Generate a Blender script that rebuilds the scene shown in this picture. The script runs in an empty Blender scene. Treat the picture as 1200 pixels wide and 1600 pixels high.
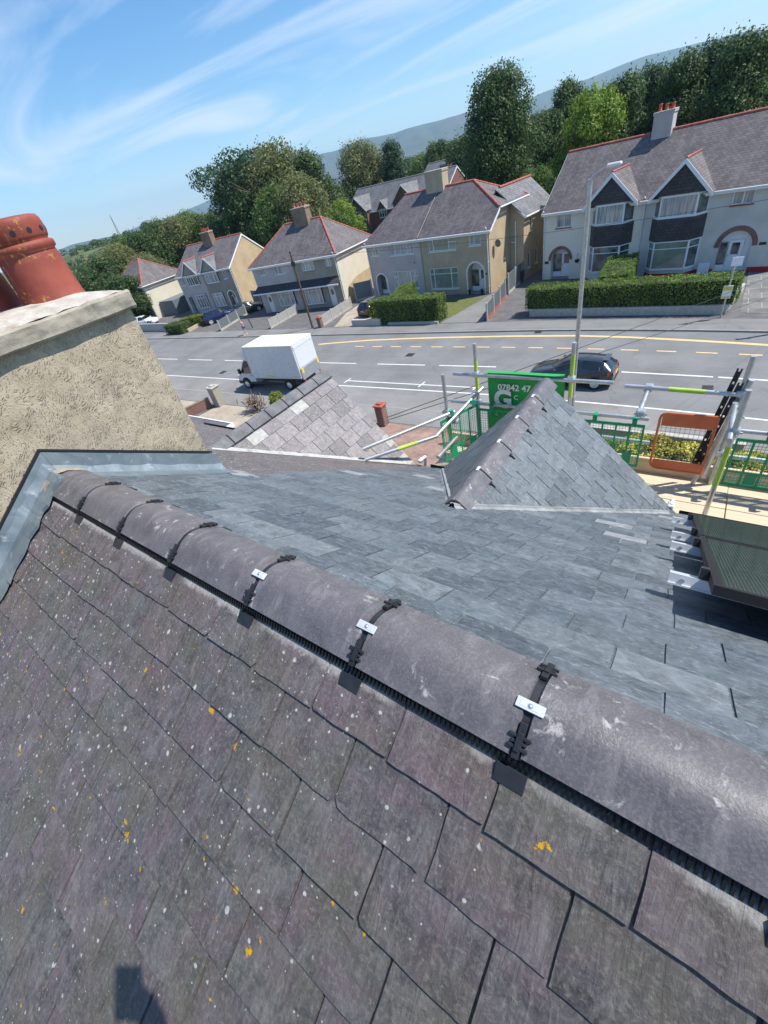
import bpy, math, random
import numpy as np
from mathutils import Matrix, Vector
R_ = math.radians
random.seed(7)
rng = np.random.default_rng(11)
SC = bpy.context.scene
COL = SC.collection

# ------------------------------------------------------------------ camera
cd = bpy.data.cameras.new("camera")
cam = bpy.data.objects.new("camera", cd); COL.objects.link(cam)
cd.sensor_fit = 'VERTICAL'; cd.sensor_height = 24.0; cd.lens = 24.0 * 655.0 / 1600.0
cd.clip_start = 0.02; cd.clip_end = 40000
Rm = [[0.8295675439, 0.2029757361, -0.5202100928],
      [0.5199707533, -0.6204341124, 0.5871046992],
      [-0.2035880787, -0.7575370372, -0.6202334492]]
M = Matrix(((Rm[0][0], -Rm[0][1], -Rm[0][2], 0), (Rm[1][0], -Rm[1][1], -Rm[1][2], 0), (Rm[2][0], -Rm[2][1], -Rm[2][2], 11.0), (0, 0, 0, 1)))
cam.matrix_world = M
SC.camera = cam

# ------------------------------------------------------------------ sky, sun, exposure
SUN_EL, SUN_AZ = 56.5, 62.9           # azimuth measured from +Y towards +X
SKY_STRENGTH, SUN_STRENGTH, EXPOSURE = 0.135, 5.0, 0.46
SC.cycles.volume_bounces = 2
HAZE = 1.15e-4
w = bpy.data.worlds.new("World"); SC.world = w; w.use_nodes = True
nt = w.node_tree; nt.nodes.clear()
def wn(t, **k):
    n = nt.nodes.new(t)
    for a, b in k.items(): setattr(n, a, b)
    return n
def wmath(op, a, b=None, clamp=False):
    n = wn('ShaderNodeMath', operation=op, use_clamp=clamp)
    for i, v in enumerate((a, b)):
        if v is None: continue
        if isinstance(v, (int, float)): n.inputs[i].default_value = v
        else: nt.links.new(v, n.inputs[i])
    return n.outputs[0]
sky = wn('ShaderNodeTexSky', sky_type='NISHITA', sun_disc=False, sun_elevation=R_(SUN_EL), sun_rotation=R_(SUN_AZ))
sky.air_density = 1.0; sky.dust_density = 0.25; sky.ozone_density = 3.0
tc = wn('ShaderNodeTexCoord')
sep = wn('ShaderNodeSeparateXYZ'); nt.links.new(tc.outputs['Generated'], sep.inputs[0])
zc = wmath('MAXIMUM', wmath('ADD', sep.outputs[2], 0.10), 0.04)
cx = wmath('DIVIDE', sep.outputs[0], zc); cy = wmath('DIVIDE', sep.outputs[1], zc)
comb = wn('ShaderNodeCombineXYZ'); nt.links.new(cx, comb.inputs[0]); nt.links.new(cy, comb.inputs[1])
mp = wn('ShaderNodeMapping'); mp.inputs['Rotation'].default_value = (0, 0, R_(28)); mp.inputs['Scale'].default_value = (0.36, 1.15, 1)
nt.links.new(comb.outputs[0], mp.inputs[0])
n1 = wn('ShaderNodeTexNoise', noise_dimensions='2D'); n1.inputs['Scale'].default_value = 0.75; n1.inputs['Detail'].default_value = 9; n1.inputs['Roughness'].default_value = 0.56; n1.inputs['Distortion'].default_value = 0.9
nt.links.new(mp.outputs[0], n1.inputs[0])
n2 = wn('ShaderNodeTexNoise', noise_dimensions='2D'); n2.inputs['Scale'].default_value = 0.33; n2.inputs['Detail'].default_value = 3
nt.links.new(comb.outputs[0], n2.inputs[0])
def wblob(az, el, sa, se, amp):      # soft bank of cloud around one direction of the sky
    a, e = R_(az), R_(el)
    d = (math.sin(a)*math.cos(e), math.cos(a)*math.cos(e), math.sin(e))
    t = (math.cos(a), -math.sin(a), 0)
    def dot(v):
        n = wn('ShaderNodeVectorMath', operation='DOT_PRODUCT'); nt.links.new(tc.outputs['Generated'], n.inputs[0]); n.inputs[1].default_value = v
        return n.outputs['Value']
    u = wmath('DIVIDE', dot(t), math.sin(R_(sa))); v = wmath('DIVIDE', wmath('SUBTRACT', dot((0, 0, 1)), math.sin(e)), math.sin(R_(se)))
    r2 = wmath('ADD', wmath('MULTIPLY', u, u), wmath('MULTIPLY', v, v))
    g = wmath('POWER', 2.718, wmath('MULTIPLY', r2, -1.0))
    front = wmath('GREATER_THAN', dot(d), 0.0)
    return wmath('MULTIPLY', wmath('MULTIPLY', g, front), amp)
bias = None
for b in ((-14, 16, 12, 4, .26), (-44, 22, 3.5, 6, .34), (-62, 26, 12, 3, .30), (-34, 12, 14, 2.2, .22), (-1, 13, 12, 8, .55), (-48, 7, 16, 2.2, .20), (-22, 8, 16, 3.0, .22), (-20, 24, 6, 1.6, .35), (12, 26, 22, 10, .5)):
    x = wblob(*b); bias = x if bias is None else wmath('ADD', bias, x)
cl = wmath('ADD', wmath('MULTIPLY', wmath('SUBTRACT', n1.outputs[0], 0.545), 3.0), wmath('MULTIPLY', wmath('SUBTRACT', n2.outputs[0], 0.5), 1.0))
cl = wmath('ADD', cl, wmath('MULTIPLY', bias, 1.5), True)
mask = wmath('MULTIPLY', cl, 0.92, True)
mixc = wn('ShaderNodeMix', data_type='RGBA')
hs = wn('ShaderNodeHueSaturation'); hs.inputs[1].default_value = 1.30; hs.inputs[2].default_value = .92; nt.links.new(sky.outputs[0], hs.inputs[4])
nt.links.new(mask, mixc.inputs[0]); nt.links.new(hs.outputs[0], mixc.inputs[6]); mixc.inputs[7].default_value = (5.4, 5.8, 6.3, 1)
bg = wn('ShaderNodeBackground'); bg.inputs[1].default_value = SKY_STRENGTH
nt.links.new(mixc.outputs[2], bg.inputs[0])
wo = wn('ShaderNodeOutputWorld'); nt.links.new(bg.outputs[0], wo.inputs[0])

sd = bpy.data.lights.new("sun", 'SUN'); sd.energy = SUN_STRENGTH; sd.angle = R_(0.53); sd.color = (1.0, 0.955, 0.88)
sun = bpy.data.objects.new("sun", sd); COL.objects.link(sun)
sv = Vector((math.sin(R_(SUN_AZ))*math.cos(R_(SUN_EL)), math.cos(R_(SUN_AZ))*math.cos(R_(SUN_EL)), math.sin(R_(SUN_EL))))
sun.rotation_euler = sv.to_track_quat('Z', 'Y').to_euler(); sun.location = (20, 10, 60)
SC.view_settings.view_transform = 'Standard'; SC.view_settings.look = 'None'
SC.view_settings.exposure = EXPOSURE; SC.view_settings.gamma = 1.0
SC.view_settings.use_curve_mapping = False

# ------------------------------------------------------------------ mesh helpers
class Frame:
    def __init__(s, o=(0, 0, 0), rz=0.0): s.o = Vector(o); s.rz = rz; s.c = math.cos(rz); s.s = math.sin(rz)
    def w(s, p): return Vector((s.o.x + p[0]*s.c - p[1]*s.s, s.o.y + p[0]*s.s + p[1]*s.c, s.o.z + p[2]))
W = Frame()
HS = Frame((0, 0, 11.0), R_(-1.8))     # the frame of the house we stand on, origin at eye height
BASE = {}                              # root object -> (frame, base point)
def set_tags(o, label=None, cat=None, group=None, kind=None):
    if label: o['label'] = label
    if cat: o['category'] = cat
    if group: o['group'] = group
    if kind: o['kind'] = kind
    return o
def thing(name, label, cat, base=(0, 0, 0), frame=W, group=None, rz=0.0):
    o = bpy.data.objects.new(name, None); COL.objects.link(o)
    o.empty_display_size = 0.3
    o.location = frame.w(base); o.rotation_euler = (0, 0, frame.rz + rz)
    BASE[o.name] = Vector(base) if rz == 0.0 else None
    return set_tags(o, label, cat, group)
def root_of(o):
    while o.parent is not None: o = o.parent
    return o
class MB:
    def __init__(s): s.v = []; s.f = []; s.m = []; s.sm = []
    def face(s, pts, m=0, sm=False):
        n = len(s.v); s.v += [tuple(p) for p in pts]; s.f.append(tuple(range(n, n+len(pts)))); s.m.append(m); s.sm.append(sm)
    def mesh(s, verts, faces, m=0, sm=False):
        n = len(s.v); s.v += [tuple(p) for p in verts]
        for f in faces: s.f.append(tuple(n+i for i in f)); s.m.append(m); s.sm.append(sm)
    def box(s, x0, x1, y0, y1, z0, z1, m=0):
        v = [(x, y, z) for x in (x0, x1) for y in (y0, y1) for z in (z0, z1)]
        s.mesh(v, [(0, 1, 3, 2), (4, 6, 7, 5), (0, 4, 5, 1), (2, 3, 7, 6), (0, 2, 6, 4), (1, 5, 7, 3)], m)
    def bbox(s, x0, x1, y0, y1, z0, z1, b=0.01, m=0):      # box with chamfered edges
        b = min(b, (x1-x0)*.45, (y1-y0)*.45, (z1-z0)*.45)
        vs = {}; L = []
        for ix, (X, sx) in enumerate(((x0, 1), (x1, -1))):
            for iy, (Y, sy) in enumerate(((y0, 1), (y1, -1))):
                for iz, (Z, sz) in enumerate(((z0, 1), (z1, -1))):
                    for ax in range(3):
                        p = [X + (b*sx if ax != 0 else 0), Y + (b*sy if ax != 1 else 0), Z + (b*sz if ax != 2 else 0)]
                        vs[(ix, iy, iz, ax)] = len(L); L.append(p)
        F = []
        for i in (0, 1):
            q = [vs[(i, 0, 0, 0)], vs[(i, 1, 0, 0)], vs[(i, 1, 1, 0)], vs[(i, 0, 1, 0)]]; F.append(q if i else q[::-1])
            q = [vs[(0, i, 0, 1)], vs[(1, i, 0, 1)], vs[(1, i, 1, 1)], vs[(0, i, 1, 1)]]; F.append(q[::-1] if i else q)
            q = [vs[(0, 0, i, 2)], vs[(1, 0, i, 2)], vs[(1, 1, i, 2)], vs[(0, 1, i, 2)]]; F.append(q if i else q[::-1])
        for i in (0, 1):
            for j in (0, 1):
                F.append([vs[(0, i, j, 1)], vs[(1, i, j, 1)], vs[(1, i, j, 2)], vs[(0, i, j, 2)]])
                F.append([vs[(i, 0, j, 0)], vs[(i, 1, j, 0)], vs[(i, 1, j, 2)], vs[(i, 0, j, 2)]])
                F.append([vs[(i, j, 0, 0)], vs[(i, j, 1, 0)], vs[(i, j, 1, 1)], vs[(i, j, 0, 1)]])
                for k in (0, 1): F.append([vs[(i, j, k, 0)], vs[(i, j, k, 1)], vs[(i, j, k, 2)]])
        c = Vector(((x0+x1)/2, (y0+y1)/2, (z0+z1)/2))
        F2 = []
        for f in F:
            P = [Vector(L[i]) for i in f]; nn = (P[1]-P[0]).cross(P[2]-P[0])
            F2.append(f if nn.dot(sum(P, Vector())/len(P)-c) > 0 else f[::-1])
        s.mesh(L, F2, m)
    def tube(s, p, q, r, n=10, r2=None, m=0, cap=True, sm=True):
        p = Vector(p); q = Vector(q); r2 = r if r2 is None else r2
        d = (q-p).normalized(); a = d.orthogonal().normalized(); b = d.cross(a)
        v = []
        for (c, rr) in ((p, r), (q, r2)):
            for i in range(n):
                t = 2*math.pi*i/n; v.append(c + a*math.cos(t)*rr + b*math.sin(t)*rr)
        s.mesh(v, [(i, (i+1) % n, n+(i+1) % n, n+i) for i in range(n)], m, sm)
        if cap:
            s.mesh(v[:n][::-1], [tuple(range(n))], m); s.mesh(v[n:], [tuple(range(n))], m)
    def path(s, P, r, n=8, m=0):
        for a, b in zip(P, P[1:]): s.tube(a, b, r, n, m=m)
    def lathe(s, prof, c=(0, 0, 0), n=24, m=0, sm=True, cap=True):
        v = []
        for (r, z) in prof:
            for i in range(n):
                t = 2*math.pi*i/n; v.append((c[0]+r*math.cos(t), c[1]+r*math.sin(t), c[2]+z))
        F = [(j*n+i, j*n+(i+1) % n, (j+1)*n+(i+1) % n, (j+1)*n+i) for j in range(len(prof)-1) for i in range(n)]
        s.mesh(v, F, m, sm)
        if cap:
            s.mesh(v[:n][::-1], [tuple(range(n))], m); s.mesh(v[-n:], [tuple(range(n))], m)
    def prism(s, poly, off, m=0):      # planar polygon (3-D points) swept by a vector
        off = Vector(off); P = [Vector(p) for p in poly]; n = len(P)
        nn = Vector()
        for i in range(n): nn += P[i].cross(P[(i+1) % n])
        if nn.dot(off) > 0: P = P[::-1]
        Q = [p+off for p in P]
        s.mesh(P, [tuple(range(n))], m); s.mesh(Q[::-1], [tuple(range(n))], m)
        for i in range(n):
            j = (i+1) % n; s.mesh([P[j], P[i], Q[i], Q[j]], [(0, 1, 2, 3)], m)
    def slab(s, poly, th, m=0):        # polygon thickened downwards along its normal
        P = [Vector(p) for p in poly]; nn = Vector()
        for i in range(len(P)): nn += P[i].cross(P[(i+1) % len(P)])
        nn.normalize()
        if nn.z < 0: nn = -nn
        s.prism(P, -nn*th, m)
    def rotz(s, a, c=(0, 0)):
        ca, sa = math.cos(a), math.sin(a)
        s.v = [(c[0]+(x-c[0])*ca-(y-c[1])*sa, c[1]+(x-c[0])*sa+(y-c[1])*ca, z) for x, y, z in s.v]; return s
    def build(s, name, mat, parent=None, frame=W, label=None, cat=None, group=None, kind=None, bevel=0, base=None):
        me = bpy.data.meshes.new(name)
        V = np.array(s.v, dtype=np.float64).reshape(-1, 3)
        Vuv = V.copy()
        if parent is not None:
            b = BASE.get(root_of(parent).name)
            if b is not None: V = V - np.array(b)
        elif base is not None: V = V - np.array(base)
        me.from_pydata(V.tolist(), [], s.f)
        mats = mat if isinstance(mat, (list, tuple)) else [mat]
        for q in mats: me.materials.append(q)
        me.polygons.foreach_set('material_index', s.m); me.polygons.foreach_set('use_smooth', s.sm)
        uv = me.uv_layers.new(name='UVMap'); out = []
        for f in s.f:
            P = Vuv[list(f)]
            n = np.zeros(3)
            for i in range(1, len(f)-1): n += np.cross(P[i]-P[0], P[i+1]-P[0])
            l = np.linalg.norm(n)
            n = n/l if l > 1e-12 else np.array([0, 0, 1.])
            if abs(n[2]) > .999: T = np.array([1., 0, 0]); B = np.array([0, 1., 0])
            else:
                T = np.cross([0, 0, 1.], n); T /= np.linalg.norm(T); B = np.cross(n, T)
            out.append(np.stack([P@T, P@B], 1).ravel())
        if out: uv.data.foreach_set('uv', np.concatenate(out))
        o = bpy.data.objects.new(name, me); COL.objects.link(o)
        if parent is not None: o.parent = parent
        else:
            o.location = frame.w(base if base is not None else (0, 0, 0)); o.rotation_euler = (0, 0, frame.rz)
        if bevel:
            md = o.modifiers.new('bevel', 'BEVEL'); md.width = bevel; md.segments = 2; md.limit_method = 'ANGLE'; md.angle_limit = R_(40)
        return set_tags(o, label, cat, group, kind)
def copy_tree(o, parent=None):
    c = o.copy(); COL.objects.link(c)
    if parent is not None: c.parent = parent
    for ch in [x for x in SC.objects if x.parent is o]: copy_tree(ch, c)
    return c

# ------------------------------------------------------------------ materials
class NM:
    def __init__(s, name):
        s.m = bpy.data.materials.new(name); s.m.use_nodes = True; s.t = s.m.node_tree
        s.b = s.t.nodes['Principled BSDF']; s.tc = None
    def n(s, typ, **k):
        x = s.t.nodes.new(typ)
        for a, b in k.items(): setattr(x, a, b)
        return x
    def put(s, v, sock):
        if isinstance(v, (int, float)): sock.default_value = v
        elif isinstance(v, tuple): sock.default_value = (v + (1,)) if len(v) == 3 and sock.type == 'RGBA' else v
        else: s.t.links.new(v, sock)
    def co(s, kind='Object', scale=(1, 1, 1), rot=(0, 0, 0), loc=(0, 0, 0)):
        if s.tc is None: s.tc = s.n('ShaderNodeTexCoord')
        m = s.n('ShaderNodeMapping'); m.inputs['Scale'].default_value = scale; m.inputs['Rotation'].default_value = rot; m.inputs['Location'].default_value = loc
        s.t.links.new(s.tc.outputs[kind], m.inputs[0]); return m.outputs[0]
    def noise(s, scale, detail=4, rough=.55, co=None, dist=0, out=0):
        x = s.n('ShaderNodeTexNoise'); x.inputs['Scale'].default_value = scale; x.inputs['Detail'].default_value = detail
        x.inputs['Roughness'].default_value = rough; x.inputs['Distortion'].default_value = dist
        s.t.links.new(co if co is not None else s.co(), x.inputs[0]); return x.outputs[out]
    def vor(s, scale, co=None, out='Distance', feat='F1', rnd=1.0):
        x = s.n('ShaderNodeTexVoronoi', feature=feat); x.inputs['Scale'].default_value = scale; x.inputs['Randomness'].default_value = rnd
        s.t.links.new(co if co is not None else s.co(), x.inputs[0]); return x.outputs[out]
    def ramp(s, v, stops, interp='LINEAR'):
        x = s.n('ShaderNodeValToRGB'); cr = x.color_ramp; cr.interpolation = interp
        while len(cr.elements) < len(stops): cr.elements.new(.5)
        for e, (p, c) in zip(cr.elements, stops):
            e.position = p; e.color = (c, c, c, 1) if isinstance(c, (int, float)) else (*c, 1)
        s.put(v, x.inputs[0]); return x.outputs[0]
    def math(s, op, a, b=0.0, clamp=False):
        x = s.n('ShaderNodeMath', operation=op, use_clamp=clamp); s.put(a, x.inputs[0]); s.put(b, x.inputs[1]); return x.outputs[0]
    def mix(s, f, a, b, mode='MIX'):
        x = s.n('ShaderNodeMix', data_type='RGBA', blend_type=mode); s.put(f, x.inputs[0]); s.put(a, x.inputs[6]); s.put(b, x.inputs[7]); return x.outputs[2]
    def ico(s, k=(7.0, 13.0, 5.0), **kw):      # object coordinates shifted for every slate
        vm = s.n('ShaderNodeVectorMath', operation='SCALE'); vm.inputs[0].default_value = k; s.t.links.new(s.isl(), vm.inputs['Scale'])
        va = s.n('ShaderNodeVectorMath', operation='ADD'); s.t.links.new(s.co(**kw), va.inputs[0]); s.t.links.new(vm.outputs[0], va.inputs[1]); return va.outputs[0]
    def isl(s): return s.n('ShaderNodeNewGeometry').outputs['Random Per Island']
    def orand(s): return s.n('ShaderNodeObjectInfo').outputs['Random']
    def hsv(s, c, h=.5, sa=1.0, v=1.0):
        x = s.n('ShaderNodeHueSaturation'); s.put(h, x.inputs[0]); s.put(sa, x.inputs[1]); s.put(v, x.inputs[2]); s.put(c, x.inputs[4]); return x.outputs[0]
    def bump(s, h, dist=.01, st=1.0):
        x = s.n('ShaderNodeBump'); x.inputs['Distance'].default_value = dist; x.inputs['Strength'].default_value = st; s.put(h, x.inputs['Height'])
        s.t.links.new(x.outputs[0], s.b.inputs['Normal']); return s
    def out(s, col=None, rough=.7, metal=0.0, spec=.5, **k):
        if col is not None: s.put(col, s.b.inputs['Base Color'])
        s.put(rough, s.b.inputs['Roughness']); s.put(metal, s.b.inputs['Metallic']); s.put(spec, s.b.inputs['Specular IOR Level'])
        for a, b in k.items(): s.put(b, s.b.inputs[a.replace('_', ' ')])
        return s.m
def plain(name, c, rough=.6, metal=0.0, var=.12, scale=6.0, bump=0.0, spec=.5):
    q = NM(name); n = q.noise(scale, 5); col = q.mix(q.ramp(n, [(.3, 0.0), (.7, 1.0)]), tuple(x*(1-var) for x in c), tuple(min(1, x*(1+var)) for x in c))
    if bump: q.bump(q.noise(scale*8, 4), bump)
    return q.out(col, rough, metal, spec)
MAT = {}
MAT['white_plastic'] = plain('white_plastic', (.78, .79, .80), .35, var=.04)
MAT['white_paint'] = plain('white_paint', (.74, .74, .72), .5, var=.08)
MAT['gutter_grey'] = plain('gutter_grey', (.62, .63, .64), .4)
MAT['black_plastic'] = plain('black_plastic', (.022, .023, .027), .42, var=.3, scale=30)
MAT['rubber'] = plain('rubber', (.02, .02, .02), .8)
MAT['steel'] = plain('steel', (.52, .54, .55), .38, .75, var=.18, scale=9)
MAT['alu'] = plain('alu', (.70, .72, .74), .38, .35, var=.08)
MAT['dark_metal'] = plain('dark_metal', (.03, .03, .035), .35, .3)
MAT['panel_black'] = plain('panel_black', (.018, .018, .02), .55, .0, spec=.2)
MAT['lime_paint'] = plain('lime_paint', (.42, .60, .08), .55, var=.2)
MAT['green_plastic'] = plain('green_plastic', (.0, .26, .12), .4, var=.12)
MAT['banner_green'] = plain('banner_green', (.01, .33, .06), .55, var=.08)
MAT['orange_paint'] = plain('orange_paint', (.60, .15, .06), .5, var=.15)
MAT['terracotta_red'] = plain('terracotta_red', (.45, .085, .05), .7, var=.2)
MAT['red_ridge'] = plain('red_ridge', (.38, .105, .075), .75, var=.3, scale=3)
MAT['concrete'] = plain('concrete', (.42, .40, .36), .9, var=.2, bump=.004)
MAT['fence_panel'] = plain('fence_panel', (.14, .16, .17), .7, var=.15)
MAT['fence_pale'] = plain('fence_pale', (.36, .35, .33), .8, var=.2)
MAT['wood_dark'] = plain('wood_dark', (.10, .065, .045), .8, var=.3)
MAT['bark'] = plain('bark', (.10, .085, .065), .95, var=.4, scale=4, bump=.03)
MAT['asphalt_drive'] = plain('asphalt_drive', (.12, .115, .115), .9, var=.22, scale=1.3, bump=.006)
MAT['rust_red'] = plain('rust_red', (.30, .05, .035), .7)
MAT['red_paint'] = plain('red_paint', (.34, .012, .02), .6)
MAT['skin'] = plain('skin', (.55, .33, .25), .55, var=.05)
MAT['hair'] = plain('hair', (.06, .035, .02), .6)
MAT['pink_cloth'] = plain('pink_cloth', (.75, .42, .50), .85)
MAT['denim'] = plain('denim', (.12, .18, .30), .85)
MAT['dark_cloth'] = plain('dark_cloth', (.05, .055, .07), .85)
MAT['yellow_sign'] = plain('yellow_sign', (.75, .55, .03), .5, var=.05)
MAT['white_mark'] = plain('white_mark', (.62, .62, .60), .8, var=.12, scale=4)
MAT['yellow_mark'] = plain('yellow_mark', (.66, .47, .20), .8, var=.10, scale=4)
MAT['kerb'] = plain('kerb', (.27, .26, .25), .9, var=.15, scale=3)

def m_near_slate():
    q = NM('weathered_purple_slate'); r = q.isl()
    base = q.ramp(r, [(0, (.096, .084, .090)), (.18, (.082, .076, .080)), (.36, (.104, .088, .096)), (.52, (.088, .084, .085)), (.68, (.108, .092, .098)), (.84, (.092, .089, .087)), (1, (.120, .106, .112))], 'CONSTANT')
    co = q.co()
    mott = q.noise(13, 9, .70, q.ico(), .8)
    base = q.mix(q.ramp(mott, [(.32, 0), (.70, 1)]), q.hsv(base, v=.50), q.hsv(base, v=1.75))
    pu = q.noise(5, 5, .6, q.ico((3., 9., 4.)), .8)
    base = q.mix(q.math('MULTIPLY', q.ramp(pu, [(.50, 0), (.66, 1)]), .55), base, (.135, .085, .105))
    st = q.noise(1, 9, .72, q.ico((9., 4., 7.), scale=(38, 7, 7), rot=(0, 0, R_(6))), 1.2)     # riven streaks running down the slope
    base = q.mix(q.math('MULTIPLY', q.ramp(st, [(.50, 0), (.66, 1)]), .40), base, (.25, .235, .225))
    warm = q.noise(4.5, 5, .6, co)
    base = q.mix(q.math('MULTIPLY', q.ramp(warm, [(.46, 0), (.64, 1)]), .55), base, (.105, .095, .072))
    grime = q.noise(90, 6, .7, co)
    base = q.mix(q.math('MULTIPLY', q.ramp(grime, [(.50, 0), (.66, 1)]), .50), base, (.24, .225, .20))
    # pale lichen discs, thicker towards the chimney
    sx = q.n('ShaderNodeSeparateXYZ'); q.t.links.new(q.tc.outputs['Object'], sx.inputs[0])
    g = q.math('MULTIPLY', q.math('ADD', sx.outputs[0], .7), -.17)               # more to the left
    field = q.math('ADD', q.noise(2.2, 3, .5, co), g)
    for sc, th, seed, gain in ((40, .19, 0.0, .8), (88, .22, 3.0, .42), (20, .15, 7.0, .75)):
        c2 = q.co(loc=(seed, seed*2, 0))
        wob = q.noise(sc*2.2, 3, .6, c2)
        d = q.math('ADD', q.vor(sc, c2), q.math('MULTIPLY', q.math('SUBTRACT', wob, .5), .42))
        keep = q.vor(sc, c2, 'Color'); kk = q.n('ShaderNodeSeparateColor'); q.t.links.new(keep, kk.inputs[0])
        lim = q.math('ADD', q.math('MULTIPLY', q.math('SUBTRACT', field, .40), gain), 0.0)
        on = q.math('LESS_THAN', kk.outputs[0], lim)
        spot = q.math('MULTIPLY', q.ramp(d, [(th*.75, 1), (th*1.15, 0)]), on)
        base = q.mix(q.math('MULTIPLY', spot, .85), base, (.50, .50, .47))
    c3 = q.co(loc=(5, 1, 2))
    o1 = q.noise(15, 5, .66, c3); o2 = q.noise(2.6, 2, .5, c3)
    om = q.math('MULTIPLY', q.ramp(o1, [(.668, 0), (.685, 1)]), q.ramp(q.math('ADD', o2, g), [(.46, 0), (.50, 1)]))
    base = q.mix(om, base, q.mix(q.noise(60, 2, .5, co), (.62, .30, .02), (.50, .36, .10)))
    # mortar smears left along the ridge
    yy = q.math('ADD', sx.outputs[1], q.math('MULTIPLY', q.math('SUBTRACT', q.noise(26, 6, .75, co), .5), .06))
    mort = q.math('MULTIPLY', q.ramp(yy, [(.337, 0), (.352, 1)]), q.math('LESS_THAN', sx.outputs[1], .5))
    mort = q.math('MULTIPLY', mort, q.ramp(q.noise(3.0, 2, .5, q.co(loc=(2, 0, 0))), [(.44, 0), (.52, 1)]))
    base = q.mix(q.math('MULTIPLY', mort, .55), base, (.50, .48, .45))
    h = q.math('ADD', q.math('MULTIPLY', mott, .6), q.math('ADD', q.math('MULTIPLY', st, .8), q.math('MULTIPLY', grime, .22)))
    q.bump(h, .008, 1.0)
    return q.out(q.hsv(base, sa=1.12, v=1.0), q.ramp(mott, [(.3, .46), (.7, .76)]), spec=.45)
def m_new_slate(name='blue_grey_slate', dark=1.0):
    q = NM(name); r = q.isl()
    base = q.ramp(r, [(0, (.085, .099, .112)), (.2, (.112, .128, .142)), (.38, (.096, .110, .122)), (.55, (.128, .143, .155)), (.72, (.078, .090, .103)), (.86, (.108, .122, .137)), (.94, (.15, .165, .178)), (.975, (.26, .265, .275))], 'CONSTANT')
    base = q.hsv(base, v=dark)
    co = q.co(); sc = q.vor(3.1, q.co(scale=(1, 1, 1)), 'Color')
    mott = q.noise(10, 9, .70, q.ico(), 1.6)
    base = q.mix(q.ramp(mott, [(.32, 0), (.68, 1)]), q.hsv(base, v=.62), q.hsv(base, v=1.42))
    st = q.noise(1, 9, .72, q.ico((9., 31., 5.), scale=(7, 22, 12), rot=(0, 0, R_(30))), 2.6)
    base = q.mix(q.math('MULTIPLY', q.ramp(st, [(.53, 0), (.70, 1)]), .50), base, (.26, .285, .305))
    fine = q.noise(1, 6, .66, q.ico((5., 17., 3.), scale=(22, 90, 40), rot=(0, 0, R_(-18))), 1.5)
    base = q.mix(q.math('MULTIPLY', q.ramp(fine, [(.56, 0), (.63, 1)]), .42), base, (.34, .35, .35))
    q.bump(q.math('ADD', q.math('MULTIPLY', mott, .8), q.math('MULTIPLY', st, .9)), .007, .9)
    return q.out(q.hsv(base, sa=1.28), q.ramp(mott, [(.3, .38), (.7, .62)]), spec=.55)
def m_pale_slate():
    q = NM('pale_lichened_slate'); r = q.isl()
    base = q.ramp(r, [(0, (.205, .188, .195)), (.25, (.25, .23, .238)), (.5, (.175, .165, .168)), (.75, (.225, .212, .218)), (.93, (.38, .38, .355))], 'CONSTANT')
    co = q.ico(); n = q.noise(20, 8, .7, co); b2 = q.noise(70, 5, .7, co)
    base = q.mix(q.ramp(n, [(.35, 0), (.7, 1)]), q.hsv(base, v=.72), q.hsv(base, v=1.25))
    base = q.mix(q.math('MULTIPLY', q.ramp(b2, [(.52, 0), (.62, 1)]), .5), base, (.42, .40, .38))
    o = q.noise(8, 4, .6, q.co(loc=(3, 3, 3)))
    base = q.mix(q.ramp(o, [(.70, 0), (.73, 1)]), base, (.55, .26, .05))
    q.bump(n, .005); return q.out(base, .8, spec=.3)
def m_ridge():
    q = NM('purple_concrete_ridge'); r = q.orand(); co = q.co()
    n = q.noise(10, 8, .65, co, .8); f = q.noise(170, 4, .7, co)
    base = q.ramp(r, [(0, (.098, .093, .100)), (.5, (.118, .108, .116)), (1, (.096, .094, .105))])
    base = q.mix(q.ramp(n, [(.3, 0), (.72, 1)]), q.hsv(base, v=.74), q.hsv(base, v=1.28))
    base = q.mix(q.math('MULTIPLY', q.ramp(f, [(.48, 0), (.62, 1)]), .22), base, (.30, .28, .29))
    st = q.noise(1, 7, .7, q.co(scale=(26, 9, 7)), .6)
    base = q.mix(q.math('MULTIPLY', q.ramp(st, [(.52, 0), (.68, 1)]), .38), base, (.29, .275, .27))
    sp = q.noise(13, 6, .72, q.co(loc=(4, 2, 1)), .4)
    base = q.mix(q.math('MULTIPLY', q.ramp(sp, [(.60, 0), (.67, 1)]), .75), base, (.48, .46, .44))
    q.bump(q.math('ADD', q.math('MULTIPLY', n, .7), q.math('MULTIPLY', f, .35)), .0035, .8)
    return q.out(base, q.ramp(n, [(.3, .36), (.7, .55)]), spec=.55)
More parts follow.
